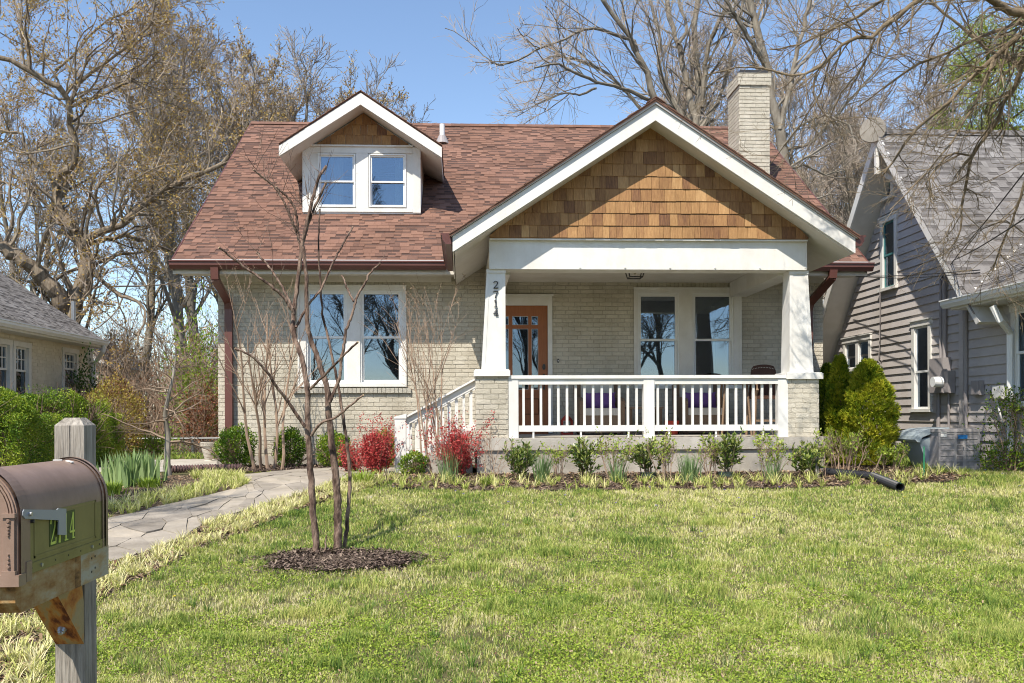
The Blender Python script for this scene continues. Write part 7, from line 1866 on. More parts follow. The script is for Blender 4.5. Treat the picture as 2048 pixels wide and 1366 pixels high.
arborvitae('dark arborvitae partly hidden behind the right brick pier', 1655, 915, 738, 14.2, 46, 203, 2400, 0.3)
twig_shrub('bare branching shrub with pale stems in front of the arborvitae', 1690, 960, 868, 11.7, 130, 211, 8, 4, 3, 0.010, 'shrub_stem', 0.55, 0.03, 60)
twig_shrub('loose green shrub at the right edge in front of the heat pump', 2030, 962, 780, 11.9, 130, 212, 8, 8, 6, 0.010, 'shrub_stem', 0.55, 0.04, 1700, 'boxwood_leaf', name='green_shrub', wander=0.12)
pbush('low_green_shrub', 'dense low part of the green shrubbery right of the heat pump', 'shrub', 2015, 955, 885, 11.9, 100, 1600, 0.034, 'boxwood_leaf', 213, t=(0.6, 0.2), amp=0.3)
# stakes in the bed
for (px, pyb, pyt, lean, mt_, lb) in ((1634, 957, 905, 0, 'weathered_post', 'short grey wooden stake by the drain pipe end'), (1742, 960, 908, 22, 'brush', 'leaning brown stick in front of the arborvitae'), (1848, 955, 893, 0, 'green_stripe', 'thin green garden stake before the recycling bin')):
    a = G(px, pyb); b = PY(px + lean, pyt, a[1]); r_ = 0.022 if mt_ == 'weathered_post' else 0.009; n = NP(); n.tubes([a, b], [r_, r_ * 0.9], 6, 0.5); single(n, 'stake', M[mt_], lb, 'stake')

# ---- left side: hedge, clipped shrubs, redbud
def hedge(label, x0, x1, y0, y1, H, seed, N, mt_='boxwood_leaf', t=0.42, leaf=0.04, round_=0.35, name='hedge', patch=0.35):
    rng = np.random.default_rng(seed); zb = 0.0; o = thing(name, label, 'hedge', ((x0 + x1) / 2, (y0 + y1) / 2, 0))
    cx, cy, hx, hy = (x0 + x1) / 2, (y0 + y1) / 2, (x1 - x0) / 2, (y1 - y0) / 2
    u = rng.normal(size=(N, 3)); u /= np.linalg.norm(u, axis=1, keepdims=True); u[:, 2] = np.abs(u[:, 2])
    e = round_; q = np.sign(u) * np.abs(u) ** e; q /= np.maximum(1.0, np.max(np.abs(q), axis=1, keepdims=True))
    lob = 1 + 0.06 * np.sin(q[:, 0] * 5 + seed) + 0.09 * np.sin(q[:, 1] * 7 + seed) + 0.06 * np.sin(q[:, 2] * 8 + q[:, 1] * 6)
    s = (1 - 0.12 * rng.random(N) ** 1.5) * lob
    P_ = np.stack([cx + q[:, 0] * hx * s, cy + q[:, 1] * hy * s, zb + H * (q[:, 2] * s)], 1)
    # lower sides
    M2 = N // 2; side = rng.random(M2); zz = rng.random(M2) * H * 0.75; per = rng.random(M2) * 2 * (hx + hy) * 2
    ex = np.where(per < 4 * hy, hx, -hx)
    P2 = np.stack([np.where(side < 0.75, cx + hx * (1 + 0.06 * np.sin(zz * 6 + per)) * (0.93 + 0.09 * rng.random(M2)), cx + rng.uniform(-1, 1, M2) * hx), np.where(side < 0.75, cy + rng.uniform(-1, 1, M2) * hy, cy - hy * (0.94 + 0.08 * rng.random(M2))), zz], 1)
    P_ = np.concatenate([P_, P2]); tt = np.clip(rng.normal(t, 0.18, len(P_)) + patch * (vnoise(P_[:, [1, 2]] + P_[:, [0, 0]] * 0.5, 0.35, seed % 30) - 0.45) * 2, 0, 1)
    n = NP(); n.leaves(P_, rng.normal(size=P_.shape) + [0.4, -0.4, 0.7], leaf * rng.uniform(0.7, 1.3, len(P_)), leaf * 0.6, rng, tt); part(n, 'foliage', M[mt_], o, kind='stuff')
    n = NP(); K = 60; b = np.stack([rng.uniform(x0 + 0.15, x1 - 0.15, K), rng.uniform(y0 + 0.15, y1 - 0.15, K), np.zeros(K)], 1); d = rng.normal(size=(K, 3)) * 0.3; d[:, 2] = 1
    p, r = grow(b, d, np.full(K, H * 0.9), np.full(K, 0.02), 6, 0.1, 0.02, 0.4, rng); n.tubes(p, r, 4, 0.2); qd = sprout(p, r, 8, rng, 0.2); p, r = grow(*qd, 4, 0.12, 0.04, 0.4, rng); n.tubes(p, r, 3, 0.2); part(n, 'stems', M['brush'], o)
    return o
hzt = PX(110, 785, -6.3)[2]
hy1 = PX(213, 850, -5.9)[1]
hedge('clipped green hedge in front of the cream house', -8.0, -6.0, 12.3, 15.2, PX(60, 785, -6.3)[2] * 0.98, 301, 46000, t=0.66, leaf=0.028)
hedge('end of the clipped hedge with bright yellow green tips', -6.75, -5.75, 14.0, 15.6, PX(180, 790, -6.0)[2] * 0.98, 302, 24000, leaf=0.028, t=0.86, patch=0.5, name='hedge_end')
pbush('burning_bush', 'rounded shrub with yellow top and rust brown sides beyond the hedge', 'shrub', 228, 890, 760, 17.6, 128, 7000, 0.045, 'burnt_leaf', 303, t=(0.55, 0.25), amp=0.08, dy=0.8)
pbush('dark_holly', 'dark evergreen shrub against the corner of the cream house', 'shrub', 168, 850, 728, 19.6, 56, 1800, 0.06, 'boxwood_leaf', 304, t=(0.15, 0.12), amp=0.35)
pbush('nandina', 'loose green nandina left of the house corner', 'shrub', 395, 880, 640, 19.8, 110, 2300, 0.09, 'spring_leaf', 305, t=(0.2, 0.2), amp=0.4, dy=0.7, asp=0.35, inner=0.25)
pbush('red_leaf_shrub', 'rust red leafy shrub low beside the house corner', 'shrub', 402, 905, 770, 19.4, 86, 1500, 0.07, 'rust_leaf', 306, t=(0.4, 0.3), amp=0.4, dy=0.7, asp=0.5, inner=0.25)
pbush('low_green_shrub', 'low green growth in front of the fence beside the redbud', 'shrub', 300, 925, 870, 18.2, 90, 900, 0.06, 'spring_leaf', 307, t=(0.1, 0.2), amp=0.4, inner=0.25)
# young redbud: grey trunk with level branches
rbk = np.random.default_rng(321); ry = 12.3
rbt = thing('redbud_tree', 'young bare redbud with level grey branches left of the house', 'tree', tuple(PY(338, 962, ry)))
tr_ = np.array([PY(a, b, ry + c) for a, b, c in ((339, 965, 0), (334, 925, 0), (336, 870, 0.05), (330, 830, 0), (335, 800, -0.05), (345, 760, 0), (352, 715, 0.1))]); tr_ = resample(tr_, 14)
n = NP(); n.tubes(tr_, np.linspace(0.052, 0.012, 14), 8, 0.6); part(n, 'trunk', M['grey_bark'], rbt, smooth=True)
tr3 = tr_[None]; rd3 = np.linspace(0.052, 0.012, 14)[None]; q = sprout(tr3, rd3, 20, rbk, 0.18, 1.0, (1.2, 0.25), (0.35, 0.62), 0.5); q = (q[0], q[1] * [1, 0.7, 0.6], q[2], q[3])
n = NP(); p2, r2 = grow(*q, 7, 0.13, 0.02, 0.3, rbk); n.tubes(p2, r2, 4, 0.6); q = sprout(p2, r2, 9, rbk, 0.2, 1, (0.7, 0.3), (0.2, 0.5), 0.5); p3, r3 = grow(*q, 4, 0.12, 0.03, 0.4, rbk); n.tubes(p3, np.maximum(r3, 0.003), 3, 0.5); part(n, 'branches', M['brush'], rbt)

# ---- pruned crape myrtle in the lawn
my = 7.38
cm = thing('crape_myrtle', 'pruned multi-trunk crape myrtle with cut branch ends in the mulch ring', 'tree', tuple(G(672, 1115)))
rm = np.random.default_rng(61)
def limb(name, P_, w0, w1, dy=(0, 0), cut=True, mt_='myrtle_bark', k=9, bumps=True):
    Y = np.linspace(my + dy[0], my + dy[1], len(P_)); W = np.array([PY(a, b, y) for (a, b), y in zip(P_, Y)])
    W = resample(W, max(8, len(P_) * 4)); m_ = len(W); r = np.linspace(w0, w1, m_) / 2 / F_PX * my
    W[1:-1] += rm.normal(size=(m_ - 2, 3)) * 0.0025
    if bumps: r = r * (1 + 0.10 * np.sin(np.arange(m_) * 1.7 + w0) * rm.random(m_))
    n = NP(); n.tubes(W, r, k, 0.45 + 0.1 * rm.random()); o = part(n, name, M[mt_], cm, smooth=True)
    if cut:
        n = NP(); d_ = W[-1] - W[-2]; d_ /= np.linalg.norm(d_); n.tubes([W[-1], W[-1] + d_ * 0.001, W[-1] + d_ * 0.0012], [r[-1] * 0.98, r[-1] * 0.9, 1e-5], k, 0.6); part(n, 'cut_end', M['cut_wood'], o)
    return W, r
TA = [(636, 1122), (634, 1108), (630, 1060), (626, 1026), (619, 916), (615, 850), (616, 781), (609, 740), (602, 712), (591, 680), (585, 656), (587, 640), (591, 598), (598, 543), (605, 485), (613, 447), (626, 395), (636, 357), (653, 332)]
limb('trunk', [(637, 1124), (636, 1117)], 24, 15.5, cut=False)
w1_, r1_ = limb('trunk', TA[1:], 14.5, 6, (0, 0.25))
limb('trunk', [(676, 1116), (674, 1106), (676, 1060), (675, 1008), (672, 949), (663, 887), (658, 836), (656, 781), (645, 744), (635, 715), (626, 693), (617, 660), (614, 640), (613, 598), (613, 550), (608, 518), (606, 492)], 18, 6.5, (0.12, 0.1), False)
limb('trunk', [(688, 1107), (691, 1080), (694, 1056), (699, 990), (700, 935), (694, 887), (685, 825), (676, 770), (661, 697), (652, 660), (645, 630), (641, 566), (637, 518), (637, 453), (640, 418)], 8.5, 3, (0.2, 0.35), True, 'myrtle_bark')
limb('branch', [(605, 487), (614, 455), (626, 421), (640, 392), (652, 366)], 6, 5, (0.25, 0.2))
limb('branch', [(603, 500), (596, 469), (594, 434), (588, 412), (578, 398), (565, 384), (552, 374)], 6, 4.5, (0.2, 0.1))
limb('branch', [(595, 469), (587, 450), (575, 420), (562, 392), (548, 372), (533, 360), (520, 350), (507, 340)], 5, 3.6, (0.2, 0.0))
limb('branch', [(587, 628), (572, 600), (549, 576), (515, 552), (478, 526), (455, 508), (438, 495)], 6.5, 4, (0.05, -0.2))
limb('branch', [(586, 618), (578, 600), (565, 575), (552, 553), (541, 537), (527, 520), (513, 506)], 5.5, 4, (0.1, 0.3))
limb('branch', [(610, 853), (592, 828), (573, 799), (560, 782), (548, 766), (536, 746), (522, 730), (500, 709), (470, 697)], 7, 4.5, (0, -0.35))
limb('branch', [(621, 778), (634, 764), (646, 753), (662, 737), (676, 722), (696, 703), (716, 684)], 5.5, 4, (0, -0.3))
limb('branch', [(623, 872), (634, 855), (646, 843), (668, 837), (690, 820), (710, 804), (727, 790)], 6, 3.6, (0.0, -0.25))
limb('branch', [(659, 805), (668, 783), (679, 755), (683, 715), (692, 662), (700, 640), (707, 622), (709, 605), (718, 586), (729, 569), (737, 550), (748, 537), (760, 527)], 7.5, 4, (0.1, 0.2))
limb('branch', [(707, 603), (700, 588), (694, 576), (689, 562), (684, 551)], 4.5, 3, (0.2, 0.3))
limb('branch', [(592, 655), (605, 630), (620, 604), (642, 579), (654, 552), (665, 527), (675, 508), (684, 492), (696, 470), (706, 453)], 5.5, 3.6, (0.1, 0.4))
limb('branch', [(648, 1108), (652, 1095), (651, 1082), (654, 1070)], 5, 2.5, (0, 0))
# thin whips off the cut limbs
n = NP(); St = []
for (P_, kk) in (([(507, 340)], 3), ([(533, 358)], 4), ([(562, 392)], 4), ([(585, 445)], 3), ([(622, 400)], 5), ([(632, 430)], 4), ([(648, 345)], 2), ([(600, 470)], 3), ([(513, 506)], 2), ([(478, 526)], 1), ([(760, 527)], 1), ([(545, 570)], 2), ([(600, 410)], 3)):
    for _ in range(kk): St.append(PY(P_[0][0] + rm.normal() * 3, P_[0][1] + rm.normal() * 3, my + 0.15))
St = np.array(St); N_ = len(St); d = rm.normal(size=(N_, 3)) * [0.7, 0.5, 0.3] + [-0.15, 0, 1]; p, r = grow(St, d, rm.uniform(0.18, 0.5, N_), np.full(N_, 0.0030), 6, 0.10, 0.06, 0.35, rm); n.tubes(p, r, 4, 0.5)
q = sprout(p, r, 3, rm, 0.2, 0.9, (0.7, 0.2), (0.3, 0.6), 0.7); p, r = grow(*q, 4, 0.1, 0.08, 0.5, rm); n.tubes(p, r, 3, 0.5); part(n, 'whips', M['myrtle_bark'], cm, kind='stuff')
# ------------------------------------------------------------------ big trees
def skeleton_tree(name, label, limbs, seed, bark, depth, levels, buds=0, budsize=0.05, budmat='bud', group=None, ymix=1.0, base=None, twigmat='twig', kids=None, ground=True):
    """limbs: (pixel polyline, width px start, width px end, depth offset end); side branches grow from them"""
    rng = np.random.default_rng(seed)
    b = PY(*limbs[0][0][0], depth); o = thing(name, label, 'tree', (b[0], depth, float(gz(0, depth))), group)
    NPT = 16; PTS, RAD = [], []
    n = NP()
    for i, (P_, w0, w1, dz) in enumerate(limbs):
        d0 = dz[0] if isinstance(dz, tuple) else 0.0; d1 = dz[1] if isinstance(dz, tuple) else dz
        Y = depth + np.linspace(d0, d1, len(P_)); W = np.array([PY(a, c, y) for (a, c), y in zip(P_, Y)])
        if ground and i == 0: W = np.vstack([[W[0][0], W[0][1], -0.1], W])
        W = resample(W, NPT); ww = np.linspace(w0, w1, NPT) / 2 / F_PX * depth
        nz = rng.normal(size=(NPT, 3)) * min(ww.mean() * 0.3, 0.03); nz[0] = 0; W = W + nz
        n.tubes(W, ww * (1 + 0.08 * rng.normal(size=NPT)), 10 if w0 > 12 else 6, 0.5); PTS.append(W); RAD.append(ww)
        if i == 0: part(n, 'trunk', M[bark], o, smooth=True); n = NP()
    PTS, RAD = np.array(PTS), np.array(RAD)
    crown = NP(); p, r = PTS, RAD; tips = []
    k0 = kids if kids is not None else levels[0]['K']
    for li, lv in enumerate(levels):
        K = k0 if li == 0 else lv['K']
        if li == 0 and np.ndim(K) == 0:
            Ls = np.linalg.norm(np.diff(p, axis=1), axis=2).sum(1); K = np.maximum(3, (K * Ls / Ls.mean()).astype(int))
        if li == 0:
            q = sprout(p, r, K, rng, lv.get('t0', 0.2), 1.0, lv['ang'], lv['lr'], lv['rr'], L=np.full(len(p), lv['L']))
        else: q = sprout(p, r, K, rng, lv.get('t0', 0.2), 1.0, lv['ang'], lv['lr'], lv['rr'])
        pp, dd, ll, rr_ = q; rr_ = np.clip(rr_, lv['rmin'], lv.get('rmax', 9)); dd = dd * [1, ymix, 1]
        p, r = grow(pp, dd, ll, rr_, lv['S'], lv['w'], lv['up'], lv.get('taper', 0.35), rng, lv.get('droop', 0.0)); r = np.maximum(r, lv['rmin'] * 0.6)
        (n if li == 0 else crown).tubes(p, r, 5 if li == 0 else 3, 0.3 + 0.5 * rng.random(len(p)))
        if li >= 1: tips.append(p)
    part(n, 'limbs', M[bark], o)
    part(crown, 'crown', M[twigmat], o, kind='stuff')
    if buds:
        T = np.concatenate([t[:, 1:].reshape(-1, 3) for t in tips[-2:]]); Q = T[rng.integers(len(T), size=buds)] + rng.normal(size=(buds, 3)) * 0.05
        b_ = NP(); b_.leaves(Q, rng.normal(size=Q.shape), budsize * rng.uniform(0.6, 1.4, buds), budsize * 0.6, rng, rng.random(buds)); part(b_, 'buds', M[budmat], o, kind='stuff')
    return o

LV = lambda K, L, ang, lr, rr, rmin, S, w, up, **k: dict(K=K, L=L, ang=ang, lr=lr, rr=rr, rmin=rmin, S=S, w=w, up=up, **k)
oak = [
 ([(142, 640), (150, 600), (160, 565), (180, 535), (172, 500), (160, 470), (147, 450), (119, 420), (111, 369), (116, 348)], 40, 15, 0.5),
 ([(116, 348), (150, 325), (154, 287), (143, 246), (139, 209), (123, 180), (98, 164), (61, 143), (16, 119), (-60, 95)], 15, 8, -1.5),
 ([(125, 620), (113, 585), (80, 549), (40, 512), (-20, 486), (-90, 470)], 34, 20, -1.0),
 ([(165, 500), (176, 480), (210, 462), (246, 447), (311, 393), (369, 357), (430, 336), (463, 311)], 15, 9, -0.5),
 ([(165, 490), (210, 478), (254, 471), (311, 488), (352, 504)], 11, 6, 1.0),
 ([(180, 540), (206, 565), (245, 594), (280, 604), (292, 625), (285, 655), (270, 671)], 10, 4, -1.5),
 ([(115, 346), (78, 332), (53, 303), (45, 266), (0, 262), (-50, 250)], 8, 5, 1.0),
 ([(143, 213), (170, 200), (197, 193), (240, 172), (279, 152), (320, 120)], 8, 4, 0.8),
 ([(135, 178), (164, 162), (197, 135), (254, 94), (303, 49), (311, 0)], 7, 4, -0.8),
 ([(164, 160), (150, 140), (135, 131), (100, 118), (74, 111)], 5, 3, 1.0),
 ([(110, 140), (139, 119), (180, 70), (221, 37), (262, 20), (300, -20)], 5, 3, 0.5),
 ([(61, 141), (55, 100), (49, 74), (37, 25), (20, -20)], 6, 4, 0.4),
 ([(152, 463), (120, 440), (90, 405), (30, 370), (-30, 350)], 9, 5, 1.0),
 ([(240, 449), (262, 420), (290, 395), (330, 385)], 6, 3, 1.2),
 ([(210, 462), (196, 420), (190, 380), (230, 330), (270, 300)], 6, 3, -1.2),
]
skeleton_tree('oak_tree', 'huge old oak with crooked mossy limbs and golden buds behind the cream house', oak, 401, 'oak_bark', 25.0,
    [LV(15, 2.8, (0.9, 0.3), (0.5, 1.1), 0.42, 0.018, 7, 0.20, 0.05, rmax=0.06), LV(6, 0, (0.8, 0.3), (0.3, 0.6), 0.5, 0.010, 5, 0.20, 0.06), LV(4, 0, (0.75, 0.3), (0.3, 0.65), 0.6, 0.007, 3, 0.18, 0.05)],
    buds=19000, budsize=0.075, ymix=0.7)
# fan-shaped trees behind the bungalow, right of centre
fan = [
 ([(1400, 330), (1398, 249), (1400, 176), (1386, 88), (1395, 0), (1400, -60)], 22, 10, 1.0),
 ([(1392, 300), (1375, 250), (1310, 202), (1292, 146), (1272, 100), (1240, 47), (1210, 6), (1180, -50)], 17, 6, -1.0),
 ([(1320, 240), (1281, 215), (1246, 176), (1208, 141), (1160, 120), (1100, 112)], 9, 4, 1.0),
 ([(1306, 203), (1252, 179), (1193, 164), (1152, 146), (1111, 126), (1070, 135)], 8, 3.5, -2.0),
 ([(1276, 105), (1269, 82), (1193, 56), (1164, 59), (1128, 79), (1076, 97), (1032, 123), (997, 129)], 7, 3, -1.0),
 ([(1392, 260), (1375, 176), (1357, 88), (1339, 29), (1330, -40)], 13, 8, 1.5),
 ([(1404, 215), (1416, 88), (1435, 50), (1451, 18), (1470, -40)], 11, 6, -1.0),
 ([(1390, 290), (1380, 258), (1334, 182), (1316, 132), (1320, 80), (1300, 0)], 12, 5, 0.5),
 ([(1357, 88), (1375, 60), (1357, 0), (1350, -50)], 7, 4, 0.5),
 ([(1400, 260), (1440, 200), (1460, 120), (1480, 40), (1490, -30)], 10, 5, 1.5),
 ([(1193, 176), (1160, 190), (1130, 185), (1090, 200)], 5, 2.5, 0.6),
]
skeleton_tree('bare_tree', 'tall bare tree fanning out directly above the porch gable peak', fan, 402, 'grey_bark', 28.0,
    [LV(13, 2.8, (0.7, 0.25), (0.5, 1.1), 0.42, 0.02, 7, 0.12, 0.05, rmax=0.06), LV(7, 0, (0.65, 0.25), (0.35, 0.7), 0.5, 0.010, 5, 0.13, 0.08), LV(4, 0, (0.6, 0.25), (0.35, 0.7), 0.6, 0.007, 3, 0.15, 0.05)], ymix=0.8)
g2 = [
 ([(1575, 430), (1566, 330), (1558, 250), (1540, 170), (1525, 117), (1516, 61), (1500, 0), (1490, -40)], 30, 14, 0.5),
 ([(1528, 125), (1500, 80), (1470, 30), (1440, -20)], 11, 7, -1.0),
 ([(1560, 260), (1583, 150), (1600, 80), (1620, 0), (1630, -40)], 12, 8, 1.0),
 ([(1583, 150), (1620, 110), (1660, 60), (1700, 0)], 7, 4, 1.0),
 ([(1562, 300), (1600, 250), (1650, 230), (1700, 250)], 6, 3, -1.0),
 ([(1565, 340), (1610, 330), (1650, 350), (1690, 340)], 5, 3, 1.0),
 ([(1562, 300), (1620, 290), (1700, 200), (1760, 130), (1800, 60)], 8, 4, 2.0),
]
skeleton_tree('bare_tree', 'bare tree with thick pale trunk directly right of the chimney', g2, 403, 'grey_bark', 26.0,
    [LV(15, 2.6, (0.8, 0.25), (0.5, 1.1), 0.42, 0.02, 7, 0.15, 0.03, rmax=0.05), LV(7, 0, (0.65, 0.25), (0.35, 0.7), 0.5, 0.010, 5, 0.15, 0.06), LV(4, 0, (0.6, 0.25), (0.35, 0.7), 0.6, 0.007, 3, 0.15, 0.05)], ymix=0.8)
# overhanging tree on the right, its trunk just outside the picture
nd = 9.2
near = [
 ([(2330, 900), (2330, 400), (2300, 150), (2200, 60), (2063, 30), (2002, 21), (1971, 9), (1950, -20)], 70, 14, -0.5),
 ([(2250, 90), (2063, 52), (2017, 89), (1971, 132), (1925, 172), (1891, 212), (1848, 243), (1817, 277), (1786, 326), (1762, 354)], 16, 3.5, 0.6),
 ([(1990, -60), (1900, -40), (1836, 0), (1811, 25), (1777, 46), (1750, 75), (1709, 77), (1676, 95), (1651, 123), (1626, 145), (1580, 151)], 14, 5, 0.3),
 ([(1580, 151), (1525, 137), (1479, 134), (1442, 143), (1410, 150)], 4.5, 2, 0.2),
 ([(2240, 110), (2048, 98), (2039, 169), (2008, 200), (1996, 240), (1977, 268), (1943, 308), (1937, 338), (1931, 381)], 14, 6, 0.9),
 ([(1931, 381), (1925, 400), (1922, 463), (1900, 498), (1887, 510), (1861, 516)], 5.5, 2, (0.9, 1.0)),
 ([(1942, 311), (1910, 306), (1891, 314), (1863, 348), (1851, 372), (1868, 400)], 5, 2.5, (0.9, 0.5)),
 ([(2150, 20), (2048, 43), (1971, 68), (1928, 89), (1885, 111), (1833, 129), (1756, 185), (1716, 215)], 10, 3, 1.2),
 ([(1750, 77), (1737, 111), (1716, 148), (1682, 185), (1663, 228), (1650, 260)], 6, 2, (0.2, 0.8)),
 ([(1632, 146), (1626, 185), (1639, 215), (1663, 243), (1668, 250)], 5, 2.5, (0.3, 0.3)),
 ([(2200, 200), (2060, 330), (2040, 400), (2020, 450), (2000, 490), (1985, 540)], 8, 3, 0.8),
 ([(1840, -40), (1780, -10), (1720, 30), (1660, 60), (1600, 90), (1540, 100)], 8, 3, 0.9),
 ([(1900, 0), (1880, 60), (1860, 100), (1850, 170), (1835, 200)], 5, 2, (0.5, 1.2)),
 ([(2000, 100), (1960, 190), (1900, 290), (1830, 370), (1780, 420)], 6, 2.5, (1.0, 0.2)),
 ([(1660, 120), (1640, 190), (1600, 250), (1570, 290), (1540, 330)], 4, 1.5, (0.3, 1.5)),
 ([(2060, 130), (1990, 110), (1930, 60), (1880, 20), (1840, -20)], 9, 4, (0.4, 0.8)),
 ([(2300, -260), (2050, -230), (1850, -210), (1700, -180), (1560, -120)], 10, 3, (0.2, 0.6)),
 ([(1900, -215), (1800, -120), (1700, -70), (1600, -40)], 6, 2, (0.3, 0.5)),
 ([(2070, 480), (2010, 440), (1960, 460), (1930, 500)], 4, 2, (1.0, 1.3)),
]
skeleton_tree('overhanging_tree', 'bare gnarled tree reaching over the yard from the right edge', near, 404, 'near_bark', nd,
    [LV(19, 0.85, (0.75, 0.3), (0.4, 1.15), 0.5, 0.004, 7, 0.16, -0.015, rmax=0.012, t0=0.12), LV(6, 0, (0.7, 0.3), (0.3, 0.65), 0.6, 0.003, 5, 0.16, 0.0), LV(3, 0, (0.7, 0.3), (0.3, 0.7), 0.7, 0.0022, 3, 0.16, 0.0)],
    ymix=0.8, twigmat='near_bark', ground=False)

# generic bare trees: a few are grown once, then copied with their parts
def generic_tree(seed, H, r0, label, bark='grey_bark', spread=0.55, multi=False, buds=0):
    rng = np.random.default_rng(seed); o = thing('bare_tree', label, 'tree', (0, 0, 0), 'bare trees standing behind the houses')
    nt = 3 if multi else 1
    b = np.zeros((nt, 3)); b[:, 0] = np.linspace(-0.2, 0.2, nt) if nt > 1 else 0; d = rng.normal(size=(nt, 3)) * 0.10; d[:, 2] = 1
    p, r = grow(b, d, np.full(nt, H * 0.82), np.full(nt, r0), 14, 0.07, 0.04, 0.18, rng); n = NP(); n.tubes(p, r, 8, 0.5); part(n, 'trunk', M[bark], o, smooth=True)
    n = NP(); q = sprout(p, r, 22 // nt + 4, rng, 0.28, 0.98, (spread, 0.2), (0.26, 0.46), 0.45); p1, r1 = grow(*q, 10, 0.10, 0.06, 0.25, rng); n.tubes(p1, r1, 5, 0.5)
    q = sprout(p1, r1, 9, rng, 0.2, 0.98, (0.6, 0.25), (0.25, 0.5), 0.5); p2, r2 = grow(*q, 6, 0.13, 0.05, 0.3, rng); r2 = np.maximum(r2, 0.009); n.tubes(p2, r2, 3, 0.5); part(n, 'limbs', M[bark], o)
    n = NP(); q = sprout(p2, r2, 9, rng, 0.15, 1.0, (0.6, 0.3), (0.3, 0.65), 0.6); p3, r3 = grow(*q, 3, 0.16, 0.04, 0.4, rng); r3 = np.maximum(r3, 0.007); n.tubes(p3, r3, 3, rng.random(len(p3)))
    q = sprout(p3, r3, 2, rng, 0.2, 1.0, (0.6, 0.3), (0.4, 0.8), 0.8); p4, r4 = grow(*q, 2, 0.16, 0.04, 0.4, rng); n.tubes(p4, np.maximum(r4, 0.006), 3, rng.random(len(p4))); part(n, 'crown', M['twig'], o, kind='stuff')
    if buds:
        T = p3[:, 1:].reshape(-1, 3); Q = T[rng.integers(len(T), size=buds)] + rng.normal(size=(buds, 3)) * 0.06; n = NP(); n.leaves(Q, rng.normal(size=Q.shape), 0.085, 0.06, rng, rng.random(buds)); part(n, 'buds', M['bud'], o, kind='stuff')
    return o
protos = [generic_tree(501, 13.5, 0.24, '', buds=4500), generic_tree(502, 14.5, 0.20, '', spread=0.42), generic_tree(503, 12.0, 0.17, '', multi=True), generic_tree(504, 15.0, 0.27, '', 'oak_bark', 0.7, buds=5000)]
def copy_thing(o):
    r = o.copy(); COL.objects.link(r)
    for ch in list(o.children):
        c = ch.copy(); COL.objects.link(c); c.parent = r
    return r
# (proto, pixel x, distance, scale, turn, label)
TREES = [
 (0, 372, 30, 1.02, 0.3, 'bare tree with dark straight trunk just left of the bungalow corner'),
 (1, 262, 39, 1.15, 2.2, 'slender tree seen through the left side of the oak'),
 (2, 60, 38, 1.25, 0.9, 'multi-stemmed tree behind the cream house roof'),
 (1, 425, 35, 1.18, 5.1, 'tall bare tree rising behind the left end of the red roof'),
 (0, 485, 36, 1.14, 1.9, 'budding tree behind the left roof corner of the bungalow'),
 (2, 545, 40, 1.55, 3.3, 'multi-stemmed tree behind the roof left of the dormer'),
 (3, 610, 40, 1.18, 0.6, 'shorter budding tree directly behind the dormer'),
 (0, 668, 42, 1.24, 2.6, 'budding tree behind the left slope of the dormer roof'),
 (2, 722, 41, 1.36, 1.1, 'multi-stemmed tree behind the dormer peak, reaching right of it'),
 (2, 1030, 38, 0.66, 1.2, 'low bare tree whose top shows above the middle of the ridge'),
 (1, 1120, 42, 0.80, 4.4, 'bare tree between the ridge middle and the porch gable'),
 (2, 1215, 36, 0.95, 2.0, 'multi-stemmed tree left of the porch gable peak'),
 (1, 1340, 38, 1.15, 0.2, 'tall tree behind the fan-shaped tree'),
 (2, 1460, 34, 1.20, 5.5, 'multi-stemmed tree left of the chimney'),
 (1, 1500, 42, 1.30, 3.0, 'tall slim tree rising behind the chimney'),
 (2, 1620, 40, 1.25, 0.5, 'multi-stemmed tree right of the chimney'),
 (1, 1680, 33, 1.00, 2.5, 'bare tree in the gap between the two roofs'),
 (2, 1720, 44, 1.35, 4.1, 'multi-stemmed tree behind the grey house gable'),
 (1, 1810, 38, 1.20, 1.7, 'tall bare tree behind the grey house ridge'),
 (2, 1655, 28, 0.62, 3.9, 'short bushy bare tree low in the gap between the roofs'),
]
used = set()
for (k, px, Y, s, turn, lb) in TREES:
    o = protos[k] if k not in used else copy_thing(protos[k]); used.add(k)
    q = PY(px, 830, Y); o.location = (q[0], Y, 0); o.rotation_euler = (0, 0, turn); o.scale = (s, s, s); o['label'] = lb; o['group'] = 'bare trees standing behind the houses'
o = copy_thing(protos[1]); o.location = (-6.9, 4.4, -0.6); o.rotation_euler = (0, 0, 2.4); o.scale = (0.62, 0.62, 0.62); o['label'] = 'small bare street tree left of the mailbox, throwing branch shadows over the flagstone path'; o['group'] = 'trees near the street'
# trees and hedge across the street, mirrored in the window panes
for i, (k, x, Y, s, turn, lb) in enumerate([(1, -5.5, -15, 0.95, 0.4, 'bare tree across the street, mirrored in the left window'), (2, 0.5, -17, 1.0, 2.0, 'multi-stemmed tree across the street, mirrored in the panes'), (3, 6.0, -16, 0.9, 3.0, 'budding tree across the street, mirrored in the porch window'), (1, 11.0, -18, 1.0, 5.0, 'far bare tree across the street on the right'), (2, -12, -18, 1.0, 1.0, 'far bare tree across the street on the left'), (0, -2.6, -13.5, 0.85, 1.5, 'budding tree across the street, mirrored between the left window panes'), (2, 3.4, -14, 0.9, 4.2, 'multi-stemmed tree across the street, mirrored in the door glass'), (0, 8.5, -14.5, 0.9, 0.2, 'budding tree across the street, opposite the grey house')]):
    o = copy_thing(protos[k]); o.location = (x, Y, -0.7); o.rotation_euler = (0, 0, turn); o.scale = (s, s, s); o['label'] = lb; o['group'] = 'trees across the street'
rng = np.random.default_rng(88); n = NP(); N_ = 9000
